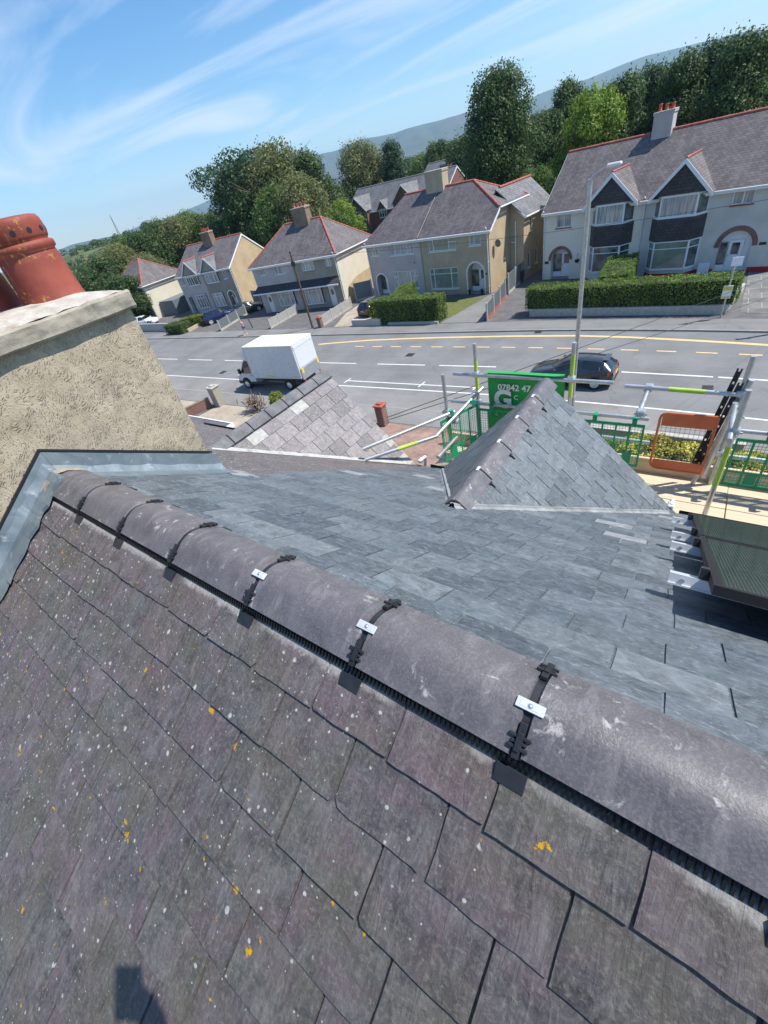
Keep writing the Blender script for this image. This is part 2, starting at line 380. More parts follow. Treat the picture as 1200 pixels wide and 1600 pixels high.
def m_render_comb():
    q = NM('combed_render'); co = q.co()
    vp = q.n('ShaderNodeTexVoronoi'); vp.inputs['Scale'].default_value = 7.0
    wob = q.noise(5, 4, .6, co, 0, 1); va = q.n('ShaderNodeVectorMath', operation='MULTIPLY_ADD'); q.t.links.new(wob, va.inputs[0]); va.inputs[1].default_value = (.16, .16, .16); q.t.links.new(co, va.inputs[2]); q.t.links.new(va.outputs[0], vp.inputs[0])
    off = q.n('ShaderNodeVectorMath', operation='ADD'); q.t.links.new(vp.outputs['Position'], off.inputs[0]); off.inputs[1].default_value = (0, -.10, .03)
    ds = q.n('ShaderNodeVectorMath', operation='DISTANCE'); q.t.links.new(va.outputs[0], ds.inputs[0]); q.t.links.new(off.outputs[0], ds.inputs[1])
    arc = q.math('FRACT', q.math('ADD', q.math('MULTIPLY', ds.outputs['Value'], 78.0), q.math('MULTIPLY', q.noise(18, 3, .6, co), 2.2)))
    n = q.noise(7, 7, .62, co); f = q.noise(60, 5, .7, co)
    brk = q.math('MULTIPLY', q.ramp(arc, [(.50, 0), (.85, 1)]), q.ramp(q.noise(34, 4, .7, q.co(loc=(2, 2, 2))), [(.44, 0), (.56, 1)]))
    base = q.mix(q.ramp(n, [(.3, 0), (.7, 1)]), (.34, .285, .205), (.50, .425, .315))
    base = q.mix(q.math('MULTIPLY', brk, .50), base, (.19, .155, .115))
    sta = q.noise(2.3, 6, .6, q.co(loc=(1, 4, 2)), .6)
    base = q.mix(q.math('MULTIPLY', q.ramp(sta, [(.55, 0), (.72, 1)]), .6), base, (.21, .19, .16))
    q.bump(q.math('ADD', q.math('MULTIPLY', brk, -1.0), q.math('MULTIPLY', f, .5)), .0045, .9)
    return q.out(base, .92, spec=.2)
def m_stone(name, a, b, stain, sc=8):
    q = NM(name); co = q.co(); n = q.noise(sc, 8, .68, co); f = q.noise(sc*9, 4, .7, co)
    base = q.mix(q.ramp(n, [(.32, 0), (.68, 1)]), a, b)
    base = q.mix(q.math('MULTIPLY', q.ramp(q.noise(sc*.6, 5, .6, q.co(loc=(3, 1, 5))), [(.54, 0), (.66, 1)]), .7), base, stain)
    q.bump(q.math('ADD', n, q.math('MULTIPLY', f, .4)), .006, .9); return q.out(base, .92, spec=.25)
def m_pot():
    q = NM('terracotta'); co = q.co(); n = q.noise(6, 6, .6, co)
    base = q.mix(q.ramp(n, [(.3, 0), (.7, 1)]), (.22, .048, .034), (.33, .082, .056))
    y = q.noise(34, 7, .72, q.co(loc=(2, 2, 2)))
    y2 = q.noise(4.5, 2, .5, q.co(loc=(2, 7, 2)))
    base = q.mix(q.math('MULTIPLY', q.ramp(y, [(.56, 0), (.60, 1)]), q.ramp(y2, [(.54, 0), (.60, 1)])), base, (.50, .32, .05))
    wv = q.noise(1, 6, .65, q.co(scale=(9, 22, 2.2)), .8)
    base = q.mix(q.math('MULTIPLY', q.ramp(wv, [(.63, 0), (.68, 1)]), .65), base, (.55, .42, .36))
    dk = q.noise(3.2, 6, .6, q.co(loc=(9, 7, 2)))
    base = q.mix(q.math('MULTIPLY', q.ramp(dk, [(.52, 0), (.68, 1)]), .55), base, (.16, .035, .022))
    q.bump(n, .003); return q.out(base, .62, spec=.35)
def m_lead():
    q = NM('lead_sheet'); co = q.co(); n = q.noise(5, 7, .6, co, .8)
    base = q.mix(q.ramp(n, [(.3, 0), (.7, 1)]), (.125, .165, .19), (.235, .28, .305))
    s2 = q.noise(14, 6, .65, q.co(loc=(3, 3, 0)), .5)
    base = q.mix(q.math('MULTIPLY', q.ramp(s2, [(.58, 0), (.68, 1)]), .5), base, (.50, .53, .54))
    q.bump(n, .008, .7); return q.out(base, .5, .35)
def m_brick(name, c1, c2, mo, w=.225, h=.075, mortar=.012, rough=.9):
    q = NM(name); b = q.n('ShaderNodeTexBrick'); q.t.links.new(q.co('UV'), b.inputs[0])
    b.inputs['Scale'].default_value = 1.0; b.inputs['Brick Width'].default_value = w; b.inputs['Row Height'].default_value = h
    b.inputs['Mortar Size'].default_value = mortar; b.inputs['Color1'].default_value = (*c1, 1); b.inputs['Color2'].default_value = (*c2, 1); b.inputs['Mortar'].default_value = (*mo, 1)
    b.inputs['Bias'].default_value = 0
    n = q.noise(1.2, 6, .65); base = q.mix(q.ramp(n, [(.3, 0), (.7, 1)]), q.hsv(b.outputs[0], v=.72), q.hsv(b.outputs[0], v=1.3))
    q.bump(b.outputs[1], -.012, .8) if False else q.bump(q.math('SUBTRACT', 1.0, b.outputs[1]), .012, .8)
    return q.out(base, rough, spec=.3)
def m_far_slate(name='roof_slate_far', tint=1.0, hue=(1, 1, 1), streak=.5):
    q = NM(name); b = q.n('ShaderNodeTexBrick'); q.t.links.new(q.co('UV'), b.inputs[0])
    b.inputs['Scale'].default_value = 1.0; b.inputs['Brick Width'].default_value = .30; b.inputs['Row Height'].default_value = .20; b.inputs['Mortar Size'].default_value = .012
    cc = lambda k: tuple(k*h*tint for h in hue)
    b.inputs['Color1'].default_value = (*cc(.105), 1); b.inputs['Color2'].default_value = (*cc(.165), 1); b.inputs['Mortar'].default_value = (*cc(.045), 1)
    n = q.noise(.55, 7, .66, q.co('UV')); st = q.noise(1, 6, .68, q.co('UV', scale=(2.2, .28, 1)), .4)
    base = q.mix(q.ramp(n, [(.3, 0), (.7, 1)]), q.hsv(b.outputs[0], v=.75), q.hsv(b.outputs[0], v=1.25))
    base = q.mix(q.math('MULTIPLY', q.ramp(st, [(.5, 0), (.72, 1)]), streak), base, cc(.24))
    li = q.noise(3.0, 5, .7, q.co('UV', loc=(5, 9, 0)))
    base = q.mix(q.math('MULTIPLY', q.ramp(li, [(.62, 0), (.72, 1)]), .35), base, (.26, .23, .19))
    q.bump(q.math('SUBTRACT', 1.0, b.outputs[1]), .015, .8); return q.out(base, .62, spec=.4)
def m_roughcast(name, c, var=.14, sc=9):
    q = NM(name); co = q.co('UV'); n = q.noise(.7, 6, .6, co); f = q.noise(sc*4, 3, .7, co)
    base = q.mix(q.ramp(n, [(.3, 0), (.7, 1)]), tuple(x*(1-var) for x in c), tuple(x*(1+var) for x in c))
    base = q.mix(q.math('MULTIPLY', q.ramp(f, [(.46, 0), (.6, 1)]), .28), base, tuple(x*.62 for x in c))
    st = q.noise(1, 5, .6, q.co('UV', scale=(1.4, .16, 1)), .3)
    base = q.mix(q.math('MULTIPLY', q.ramp(st, [(.56, 0), (.74, 1)]), .25), base, tuple(x*.60 for x in c))
    q.bump(f, .012, .6); return q.out(base, .92, spec=.2)
def m_pane(name, dark, net, fold=True):
    q = NM(name)
    if fold:
        wv = q.noise(1, 3, .5, q.co('UV', scale=(9, .6, 1)), .2)
        col = q.mix(q.ramp(wv, [(.40, 0), (.60, 1)]), dark, net)
    else: col = q.mix(q.ramp(q.noise(1.5, 3, .5, q.co('UV')), [(.4, 0), (.6, 1)]), dark, net)
    return q.out(col, .06, spec=.9, Coat_Weight=.6, Coat_Roughness=.02)
def m_tarmac(name, c, patch=.2):
    q = NM(name); co = q.co(); n = q.noise(.35, 7, .6, co); f = q.noise(38, 4, .75, co); l = q.noise(1, 5, .6, q.co(scale=(.05, 1.1, 1)), .3)
    base = q.mix(q.ramp(n, [(.3, 0), (.7, 1)]), tuple(x*(1-patch) for x in c), tuple(x*(1+patch) for x in c))
    base = q.mix(q.math('MULTIPLY', q.ramp(l, [(.45, 0), (.7, 1)]), .22), base, tuple(x*1.45 for x in c))
    base = q.mix(q.math('MULTIPLY', q.ramp(f, [(.5, 0), (.66, 1)]), .30), base, tuple(x*1.9 for x in c))
    sp = q.noise(.9, 5, .7, q.co(loc=(9, 4, 0)), .5)
    base = q.mix(q.math('MULTIPLY', q.ramp(sp, [(.62, 0), (.70, 1)]), .30), base, tuple(x*.55 for x in c))
    cr = q.n('ShaderNodeTexVoronoi', feature='DISTANCE_TO_EDGE'); cr.inputs['Scale'].default_value = .16
    wc = q.n('ShaderNodeVectorMath', operation='ADD'); q.t.links.new(co, wc.inputs[0]); q.t.links.new(q.noise(1.4, 4, .6, co, 0, 1), wc.inputs[1]); q.t.links.new(wc.outputs[0], cr.inputs[0])
    base = q.mix(q.math('MULTIPLY', q.ramp(cr.outputs[0], [(.002, 1), (.006, 0)]), .28), base, tuple(x*.4 for x in c))
    q.bump(f, .006, .5); return q.out(base, .85, spec=.3)
def m_leaf(name, a, b, c=None, trans=.33):
    q = NM(name); r = q.isl(); n = q.noise(.9, 3)
    col = q.ramp(r, [(0, a), (.55, b), (1, c or b)])
    col = q.mix(q.ramp(n, [(.35, 0), (.68, 1)]), q.hsv(col, v=.72), q.hsv(col, v=1.25))
    q.out(col, .55, spec=.25)
    tr = q.n('ShaderNodeBsdfTranslucent'); q.put(q.hsv(col, v=1.5), tr.inputs[0])
    mx = q.n('ShaderNodeMixShader'); mx.inputs[0].default_value = trans
    q.t.links.new(q.b.outputs[0], mx.inputs[1]); q.t.links.new(tr.outputs[0], mx.inputs[2])
    q.t.links.new(mx.outputs[0], q.t.nodes['Material Output'].inputs[0]); return q.m
def m_board():
    q = NM('scaffold_board'); r = q.isl(); co = q.co()
    base = q.ramp(r, [(0, (.55, .43, .30)), (.35, (.64, .52, .37)), (.7, (.50, .40, .30)), (1, (.60, .48, .34))])
    g = q.noise(1, 6, .6, q.co(scale=(1.2, 40, 6)), .4); n = q.noise(4, 6, .6, co)
    base = q.mix(q.math('MULTIPLY', q.ramp(g, [(.45, 0), (.65, 1)]), .35), base, (.34, .25, .17))
    base = q.mix(q.math('MULTIPLY', q.ramp(n, [(.55, 0), (.72, 1)]), .4), base, (.36, .34, .32))
    q.bump(g, .003); return q.out(base, .8)
def m_paint(name, c, rough=.18, metal=.4, coat=.8):
    q = NM(name); n = q.noise(9, 3); col = q.mix(q.ramp(n, [(.4, 0), (.6, 1)]), tuple(x*.93 for x in c), tuple(x*1.07 for x in c))
    return q.out(col, q.ramp(n, [(.3, rough), (.7, rough+.08)]), metal, .5, Coat_Weight=coat, Coat_Roughness=.04)
def m_solar():
    q = NM('solar_cells'); co = q.co()
    b = q.n('ShaderNodeTexBrick'); q.t.links.new(q.co('UV'), b.inputs[0]); b.offset = 0
    b.inputs['Scale'].default_value = 1; b.inputs['Brick Width'].default_value = .012; b.inputs['Row Height'].default_value = .182; b.inputs['Mortar Size'].default_value = .0012
    b.inputs['Color1'].default_value = (.016, .024, .022, 1); b.inputs['Color2'].default_value = (.020, .028, .026, 1); b.inputs['Mortar'].default_value = (.06, .07, .07, 1)
    du = q.noise(22, 6, .75, co); col = q.mix(q.math('MULTIPLY', q.ramp(du, [(.45, 0), (.75, 1)]), .03), b.outputs[0], (.20, .24, .16))
    q.out(col, .6, spec=0.0); gl = q.n('ShaderNodeBsdfGlossy'); gl.inputs['Roughness'].default_value = .12; gl.inputs['Color'].default_value = (.75, .9, .8, 1)
    mx = q.n('ShaderNodeMixShader'); mx.inputs[0].default_value = .14; q.t.links.new(q.b.outputs[0], mx.inputs[1]); q.t.links.new(gl.outputs[0], mx.inputs[2]); q.t.links.new(mx.outputs[0], q.t.nodes['Material Output'].inputs[0]); return q.m
MAT['near_slate'] = m_near_slate(); MAT['new_slate'] = m_new_slate(); MAT['gable_slate'] = m_new_slate('gable_blue_slate', .98)
MAT['pale_slate'] = m_pale_slate(); MAT['ridge'] = m_ridge(); MAT['comb'] = m_render_comb()
MAT['cap_stone'] = m_stone('chimney_cap_mortar', (.27, .24, .19), (.42, .38, .31), (.15, .135, .11), 10)
MAT['flaunch'] = m_stone('flaunching_mortar', (.34, .31, .27), (.52, .49, .44), (.26, .17, .12), 12)
MAT['mortar'] = m_stone('bedding_mortar', (.26, .22, .165), (.38, .33, .26), (.17, .13, .09), 20)
MAT['valley'] = m_stone('valley_lining', (.20, .215, .22), (.32, .335, .34), (.14, .14, .14), 9)
MAT['pale_ridge'] = m_stone('grey_ridge_concrete', (.11,.112,.12), (.20,.20,.21), (.09,.09,.09), 9)
MAT['pale_valley'] = m_stone('pale_valley_lining', (.34, .34, .33), (.48, .48, .47), (.24, .23, .22), 9)
MAT['pot'] = m_pot(); MAT['lead'] = m_lead()
MAT['brick_red'] = m_brick('red_brick', (.24, .075, .05), (.17, .055, .04), (.28, .25, .22))
MAT['brick_brown'] = m_brick('brown_brick', (.24, .15, .09), (.18, .11, .07), (.30, .27, .22))
MAT['block_pave'] = m_brick('block_paving', (.36, .22, .17), (.27, .18, .15), (.22, .19, .16), .20, .10, .008)
MAT['stone_pave'] = m_brick('stone_paving', (.15, .145, .14), (.19, .185, .175), (.30, .29, .27), 1.3, .95, .025)
MAT['far_slate'] = m_far_slate('far_roof_slate', .92, (1.06, .93, .95)); MAT['far_slate_dark'] = m_far_slate('dark_hung_slate', .42, (1, .93, 1), .1)
MAT['far_slate_grey'] = m_far_slate('grey_roof_slate', 1.15, (.97, .98, 1.02), .4)
MAT['rc_tan'] = m_roughcast('tan_roughcast', (.46, .38, .27)); MAT['rc_tan2'] = m_roughcast('golden_roughcast', (.50, .385, .245)); MAT['rc_grey'] = m_roughcast('grey_roughcast', (.44, .42, .41))
MAT['rc_mauve'] = m_roughcast('mauve_grey_roughcast', (.50, .455, .44)); MAT['rc_cream'] = m_roughcast('cream_render', (.80, .75, .64), .05); MAT['rc_pale'] = m_roughcast('pale_cream_wall', (.66, .60, .48), .07)
MAT['rc_brown'] = m_roughcast('brown_grey_roughcast', (.34, .305, .255)); MAT['rc_lightgrey'] = m_roughcast('light_grey_pebbledash', (.60, .58, .54))
MAT['pane_net'] = m_pane('net_curtain_pane', (.20, .24, .24), (.42, .46, .46)); MAT['pane_dark'] = m_pane('dark_pane', (.04, .05, .055), (.14, .18, .16), False)
MAT['pane_green'] = m_pane('greenish_blind_pane', (.17, .22, .18), (.24, .29, .24), False)
MAT['car_glass'] = m_pane('car_glass', (.010, .012, .014), (.016, .018, .02), False)
MAT['tarmac'] = m_tarmac('road_tarmac', (.170, .170, .172)); MAT['tarmac_bay'] = m_tarmac('bay_tarmac', (.205, .200, .192)); MAT['footway'] = m_tarmac('footway_tarmac', (.185, .182, .178))
MAT['board'] = m_board(); MAT['solar'] = m_solar()
MAT['car_dark'] = m_paint('dark_blue_grey_paint', (.035, .045, .06)); MAT['car_blue'] = m_paint('deep_blue_paint', (.015, .025, .10)); MAT['car_green'] = m_paint('dark_green_grey_paint', (.03, .045, .045)); MAT['car_white'] = m_paint('white_car_paint', (.75, .76, .78), .2, 0); MAT['car_navy'] = m_paint('navy_paint', (.018, .022, .04))
MAT['van_white'] = m_paint('van_white', (.62, .64, .66), .35, 0, .2); MAT['van_cream'] = plain('van_cream_roof', (.70, .67, .50), .5, var=.05)
MAT['red_lens'] = m_paint('red_lens', (.45, .01, .015), .12, 0); MAT['clear_lens'] = m_paint('clear_lens', (.6, .62, .65), .1, .2)
MAT['gravel'] = m_stone('gravel', (.20, .13, .10), (.36, .25, .20), (.28, .22, .18), 25)
MAT['grass'] = m_stone('lawn_grass', (.075, .10, .03), (.17, .17, .06), (.10, .12, .03), 3)
MAT['concrete_drive'] = m_stone('concrete_drive', (.30, .25, .19), (.44, .38, .30), (.24, .22, .18), .9)
for k, v in dict(leaf_dark=((0.040, 0.073, 0.025), (0.073, 0.124, 0.040), (0.128, 0.181, 0.064)), leaf_mid=((0.064, 0.112, 0.029), (0.109, 0.181, 0.045), (0.181, 0.254, 0.073)),
                 leaf_olive=((0.100, 0.117, 0.045), (0.164, 0.190, 0.073), (0.290, 0.290, 0.128)), leaf_lime=((0.099, 0.165, 0.022), (0.176, 0.264, 0.033), (0.264, 0.352, 0.055)),
                 leaf_pine=((0.033, 0.065, 0.033), (0.054, 0.100, 0.048), (0.100, 0.154, 0.073)), leaf_hedge=((0.081, 0.136, 0.025), (0.136, 0.217, 0.040), (0.236, 0.307, 0.073)),
                 leaf_lhedge=((.11, .15, .02), (.20, .25, .04), (.30, .32, .07)), leaf_gold=((.10, .14, .02), (.50, .46, .07), (.80, .72, .20)),
                 leaf_box=((0.054, 0.100, 0.025), (0.090, 0.154, 0.036), (0.181, 0.217, 0.054)), leaf_purple=((.12, .07, .06), (.25, .17, .13), (.5, .42, .34)), leaf_dry=((.16, .13, .08), (.24, .20, .13), (.30, .26, .18))).items():
    MAT[k] = m_leaf(k, *v)
# ================================================================== OUR HOUSE (frame HS: x along the ridge, y to the street, origin at eye height)
TP = math.tan(R_(33)); YC = .489; Z0 = -.985; ZB = -.966; RC = -.952; RH = .117; RD = RH*TP
def zf(y): return Z0 - TP*abs(y-YC)
house = thing('slate_roofed_house', 'near house under the camera with purple and blue slates, gables and rendered chimney', 'house', (0, 0, -11), HS)

def slate_course_mesh(mb, O, U, Dn, u0, u1, rows, gauge, wid, th, jit=.0, d0=0.0, skip=None, chip=0.0, gap=.003, wjit=0.0, nsub=6, lift=1.0, cut=None):
    O = Vector(O); U = Vector(U).normalized(); Dn = Vector(Dn).normalized(); N = U.cross(Dn).normalized()
    if N.z < 0: N = -N
    for r in range(rows):
        dl = d0 + gauge*(r+1)
        off = (r % 2)*wid*.5 + random.uniform(-1, 1)*wid*.02*(1 if wjit == 0 else 3)
        u = u0 - wid + off
        while u < u1:
            wr = wid*(1+random.uniform(-1, 1)*wjit)
            a, b = u+gap/2, u+wr-gap/2
            u += wr
            if b < u0+.01 or a > u1-.01: continue
            a = max(a, u0); b = min(b, u1)
            if cut:
                rg = cut(dl)
                if rg is not None:
                    if b < rg[0]+.02 or a > rg[1]-.02: continue
                    a = max(a, rg[0]); b = min(b, rg[1])
            if skip and skip((a+b)/2, dl-gauge/2): continue
            top = max(dl-gauge*2.05, d0-.02 if d0 > 0 else 0.0)
            rot = random.gauss(0, 1)*jit; dz = random.uniform(0, 1)*th*.4*lift
            lowj = random.gauss(0, 1)*jit*.6
            pts = []                       # (u, d) outline: bottom edge from b to a, then the top
            ph = random.uniform(0, 99)
            k = nsub
            cl = random.random() < chip*.14; cr = random.random() < chip*.14; cs = random.uniform(.006, .022)
            for i in range(k+1):
                s = i/k; uu = b + (a-b)*s; dd = dl + lowj + rot*(s-.5)*2
                dd += (math.sin(ph+s*9)+.6*math.sin(ph*2+s*23))*chip*.0010 + random.uniform(-1, 1)*chip*.0012
                if cl and i == 0: dd -= cs
                if cr and i == k: dd -= cs
                if cl and i == 0: pts.append((uu, dd)); pts.append((b-cs*.8, dl+lowj)); continue
                if cr and i == k: pts.append((a+cs*.8, dl+lowj)); pts.append((uu, dd)); continue
                pts.append((uu, dd))
            for i in range(1, 5):
                pts.append((a + random.uniform(-1, 1)*chip*.0018, dl+(top-dl)*i/5))
            pts.append((a, top)); pts.append((b, top))
            for i in range(4, 0, -1):
                pts.append((b + random.uniform(-1, 1)*chip*.0018, dl+(top-dl)*i/5))
            T = []
            for (uu, dd) in pts:
                s = (dd-top)/max(dl-top, 1e-6)
                h = th*(1.0 + 1.25*s)*lift + dz*s
                T.append(O + U*uu + Dn*dd + N*h)
            n = len(T); Bm = [p - N*th for p in T]
            mb.mesh(T + Bm, [tuple(range(n))[::1]] + [(i, n+i, n+(i+1) % n, (i+1) % n) for i in range(n)])
            # make sure the top face looks outward
            f = mb.f[-(n+1)]; P0, P1, P2 = (Vector(mb.v[f[j]]) for j in (0, n//3, 2*n//3))
            if (P1-P0).cross(P2-P0).dot(N) < 0:
                for q in range(n+1): mb.f[-(q+1)] = mb.f[-(q+1)][::-1]

dnF = (0, math.cos(R_(33)), -math.sin(R_(33))); dnB = (0, -math.cos(R_(33)), -math.sin(R_(33)))
# body below the slates: deck, walls
mb = MB()
L0, L1 = -8.6, 6.0
YE_F, YE_B = 4.18, -3.4
for (ye) in (YE_F, YE_B):
    mb.slab([(L0, YC, Z0-.012), (L1, YC, Z0-.012), (L1, ye, zf(ye)-.012), (L0, ye, zf(ye)-.012)], .05)
mb.build('roof_deck', MAT['dark_metal'], house)
mb = MB(); mb.box(L0+.1, L1-.1, -3.1, 3.9, -11, -3.42)
for x in (L0+.1, L1-.1-.2):
    mb.prism([(x, -3.1, -3.42), (x, 3.9, -3.42), (x, YC, Z0-.12)], (.2, 0, 0))
mb.build('house_wall', MAT['rc_tan'], house)
# old slates on the back slope
mb = MB()
slate_course_mesh(mb, (0, YC, ZB-.012), (1, 0, 0), dnB, -4.6, 3.2, 26, .166, .266, .0100, .0024, d0=.112, chip=.85, gap=.0074, wjit=.05, nsub=9)
mb.build('back_roof_slates', MAT['near_slate'], house)
# new blue-grey slates on the front slope
mb = MB()
slate_course_mesh(mb, (0, YC, Z0), (1, 0, 0), dnF, -2.78, 5.5, 27, .160, .262, .0068, .0010, d0=.06, chip=.35, gap=.0075, wjit=.02, nsub=4)
mb.build('front_roof_slates', MAT['new_slate'], house)
mb = MB()
slate_course_mesh(mb, (0, YC, Z0), (1, 0, 0), dnF, -8.4, -2.785, 27, .160, .262, .0050, .0015, d0=.06, chip=.6, gap=.004, wjit=.03, nsub=3)
mb.build('neighbouring_roof_slates', MAT['near_slate'], house, label='old purple slates of the adjoining half')
# gutter
for (x0, x1) in ((-8.6, -5.7), (-2.9, -2.55), (.15, 6.0)):
    mb = MB(); prof = [(.062*math.cos(math.pi*i/8), -.062*math.sin(math.pi*i/8)) for i in range(9)]
    y, z = 4.23, zf(4.18)-.03
    P = [(x0, y+a, z+b) for a, b in prof]; Q = [(x1, y+a, z+b) for a, b in prof]
    for i in range(8): mb.face([P[i], Q[i], Q[i+1], P[i+1]]); mb.face([(p[0], p[1]*1, p[2]+.006) for p in (P[i+1], Q[i+1], Q[i], P[i])])
    mb.build('gutter', MAT['black_plastic'], house)

def ridge_profile(hw, drop, rad=.075, n=11):
    # bezier: straight legs, rounded crown.  (s, z) with crown at z=0
    t = drop/hw; pts = []
    k = rad/hw
    A = (-hw, -drop-.0)
    zc = rad*t*.55
    for i in range(n):
        a = i/(n-1)
        # quadratic from (-rad, -rad*t+zc) over (0, zc*1.9) to (rad, ..)
        x0, y0 = -rad, -rad*t; x1, y1 = 0, rad*t*.98; x1, y1 = 0, 0.0
        x = (1-a)**2*x0 + a*a*rad; y = (1-a)**2*y0 + 2*a*(1-a)*y1 + a*a*y0
        pts.append((x, y))
    top = max(p[1] for p in pts)
    P = [(-hw, -hw*t)] + [(-hw+(hw-rad)*q, -(hw-(hw-rad)*q)*t) for q in (.33, .66)] + pts + [(hw-(hw-rad)*q, -(hw-(hw-rad)*q)*t) for q in (.66, .33)] + [(hw, -hw*t)]
    return [(x, y-top) for x, y in P]
def ridge_tile(parent, P, A, S, length, hw, drop, th=.013, mat='ridge', name='ridge_tile', rad=.075, gap=.018, tilt=0.0):
    P = Vector(P); A = Vector(A).normalized(); S = Vector(S).normalized(); Z = Vector((0, 0, 1))
    pr = ridge_profile(hw, drop, rad); ins = ridge_profile(hw-th*.4, drop, rad)
    mb = MB(); n = len(pr)
    g = gap/2; b = .0035
    st = [(g, th*.45), (g+b, 0), ((length)*.5, -.0008), (length-g-b, 0), (length-g, th*.45)]
    V = []
    for (a, dz) in st:
        for (s, z) in pr:
            rr = 1-dz*3
            V.append(P + A*a + S*(s*rr) + Z*(z-dz + tilt*(a/length-.5)))
    F = []
    for j in range(len(st)-1):
        for i in range(n-1): F.append((j*n+i, j*n+i+1, (j+1)*n+i+1, (j+1)*n+i))
    ni = len(V)
    for a in (g, length-g):
        for (s, z) in ins: V.append(P + A*a + S*s*.985 + Z*(z-th + tilt*(a/length-.5)))
    for i in range(n-1):
        F.append((ni+i+1, ni+i, ni+n+i, ni+n+i+1))
        F.append((i+1, i, ni+i, ni+i+1)); e = (len(st)-1)*n; F.append((e+i, e+i+1, ni+n+i+1, ni+n+i))
    e = (len(st)-1)*n
    F.append((0, n, 2*n, 3*n, 4*n, ni+n, ni)); F.append((n-1, ni+n-1, ni+2*n-1, 5*n-1, 4*n-1, 3*n-1, 2*n-1))
    mb.mesh(V, F, sm=True)
    o = mb.build(name, MAT[mat], parent)
    md = o.modifiers.new('es', 'EDGE_SPLIT'); md.split_angle = R_(38)
    return o
JX = [-2.885, -2.435, -1.99, -1.54, -1.055, -.592, -.137, .325, .79, 1.25, 1.71, 2.17]
for k in range(len(JX)-1):
    ridge_tile(house, (JX[k], YC+random.uniform(-.003, .003), RC+random.uniform(-.003, .003)), (1, 0, 0), (0, 1, 0), JX[k+1]-JX[k], RH, RD, rad=.062, mat='ridge', tilt=random.uniform(-.003, .003))
for k in range(6):
    ridge_tile(house, (-8.4+.46*k+1.0, YC, RC), (1, 0, 0), (0, 1, 0), .46, RH, RD, mat='ridge')
# ribbed ventilation roll under the ridge tiles
mb = MB()
for sgn in (-1, 1):
    y0 = YC+sgn*.108; y1 = YC+sgn*.13
    mb.box(-2.90, 2.2, min(y0-sgn*.03, y0), max(y0-sgn*.03, y0), -1.07, -1.022)
    x = -2.9
    while x < 2.2:
        a, b = sorted((y0, y1+random.uniform(-.001, .002)*sgn))
        mb.prism([(x, YC+sgn*.108, -1.022), (x, YC+sgn*.108, -1.062), (x, YC+sgn*.130, -1.047), (x, YC+sgn*.119, -1.024)], (.0060, 0, 0))
        x += .0125
mb.build('ventilated_ridge_roll', MAT['black_plastic'], house)
def clip(x, plate, side_rot=0.0):
    mb = MB(); pr = ridge_profile(RH+.001, RD+.001, .062); n = len(pr); RZ = RC-.005
    for i in range(n-1):      # union strip between two tiles
        (s0, z0), (s1, z1) = pr[i], pr[i+1]
        mb.mesh([(x-.014, YC+s0, RZ+z0), (x+.014, YC+s0, RZ+z0), (x+.014, YC+s1, RZ+z1), (x-.014, YC+s1, RZ+z1)], [(0, 1, 2, 3)])
    t = TP
    for sg in (-1, 1):
        def leg(s, l, hx, hs, h0, h1):      # little block lying on the leg of the tile
            c = Vector((x, YC+sg*s, RC+.031*t-s*t)); dn = Vector((0, sg, -t)).normalized(); nn = Vector((0, sg*t, 1)).normalized(); X = Vector((1, 0, 0))
            V = [c + X*hx*i + dn*(l+hs*j) + nn*(h0 if k == 0 else h1) for i in (-1, 1) for j in (-1, 1) for k in (0, 1)]
            mb.mesh(V, [(0, 1, 3, 2), (4, 6, 7, 5), (0, 4, 5, 1), (2, 3, 7, 6), (0, 2, 6, 4), (1, 5, 7, 3)])
        leg(.088, 0, .008, .038, -.002, .008)
        leg(.090, -.010, .024, .0036, .002, .009); leg(.090, .002, .017, .0034, .002, .008); leg(.090, .013, .022, .0038, .002, .009)
        leg(.090, .0, .006, .020, .004, .013)
        # pad over the slates, below the tile
        dn = Vector((0, sg*math.cos(R_(33)), -math.sin(R_(33)))); nn = Vector((0, sg*math.sin(R_(33)), math.cos(R_(33))))
        c = Vector((x, YC+sg*.138, -1.050 if sg < 0 else zf(YC+.138)+.014))
        V = [c + Vector((1, 0, 0))*.034*i + dn*(.026*j+.004) + nn*(0 if k == 0 else (.010 if j < 0 else .004)) for i in (-1, 1) for j in (-.6, 1) for k in (0, 1)]
        mb.mesh(V, [(0, 1, 3, 2), (4, 6, 7, 5), (0, 4, 5, 1), (2, 3, 7, 6), (0, 2, 6, 4), (1, 5, 7, 3)])
    o = mb.build('ridge_clip', MAT['black_plastic'], house, bevel=.0015)
    if plate:
        s = -.026; z = RC - .004
        mb = MB(); mb.bbox(-.031, .031, -.0115, .0115, 0, .0025, .001)
        mb.bbox(-.022, .022, -.0065, .0065, .0025, .0032, .0005)
        a = math.atan(t)*.45
        M2 = Matrix.Translation((x, YC+s, z+.006)) @ Matrix.Rotation(a, 4, 'X')
        mb.v = [tuple(M2 @ Vector(p)) for p in mb.v]
        pl = mb.build('screw_plate', MAT['alu'], o)
        mb = MB(); mb.lathe([(.0045, .0028), (.0040, .0042), (.0015, .0048)], n=12); mb.lathe([(.0062, .0027), (.0062, .0034)], n=14)
        mb.v = [tuple(M2 @ Vector(p)) for p in mb.v]
        mb.build('screw', MAT['steel'], o)
for k, x in enumerate(JX[1:-1]): clip(x, k in (3, 4, 5, 6))
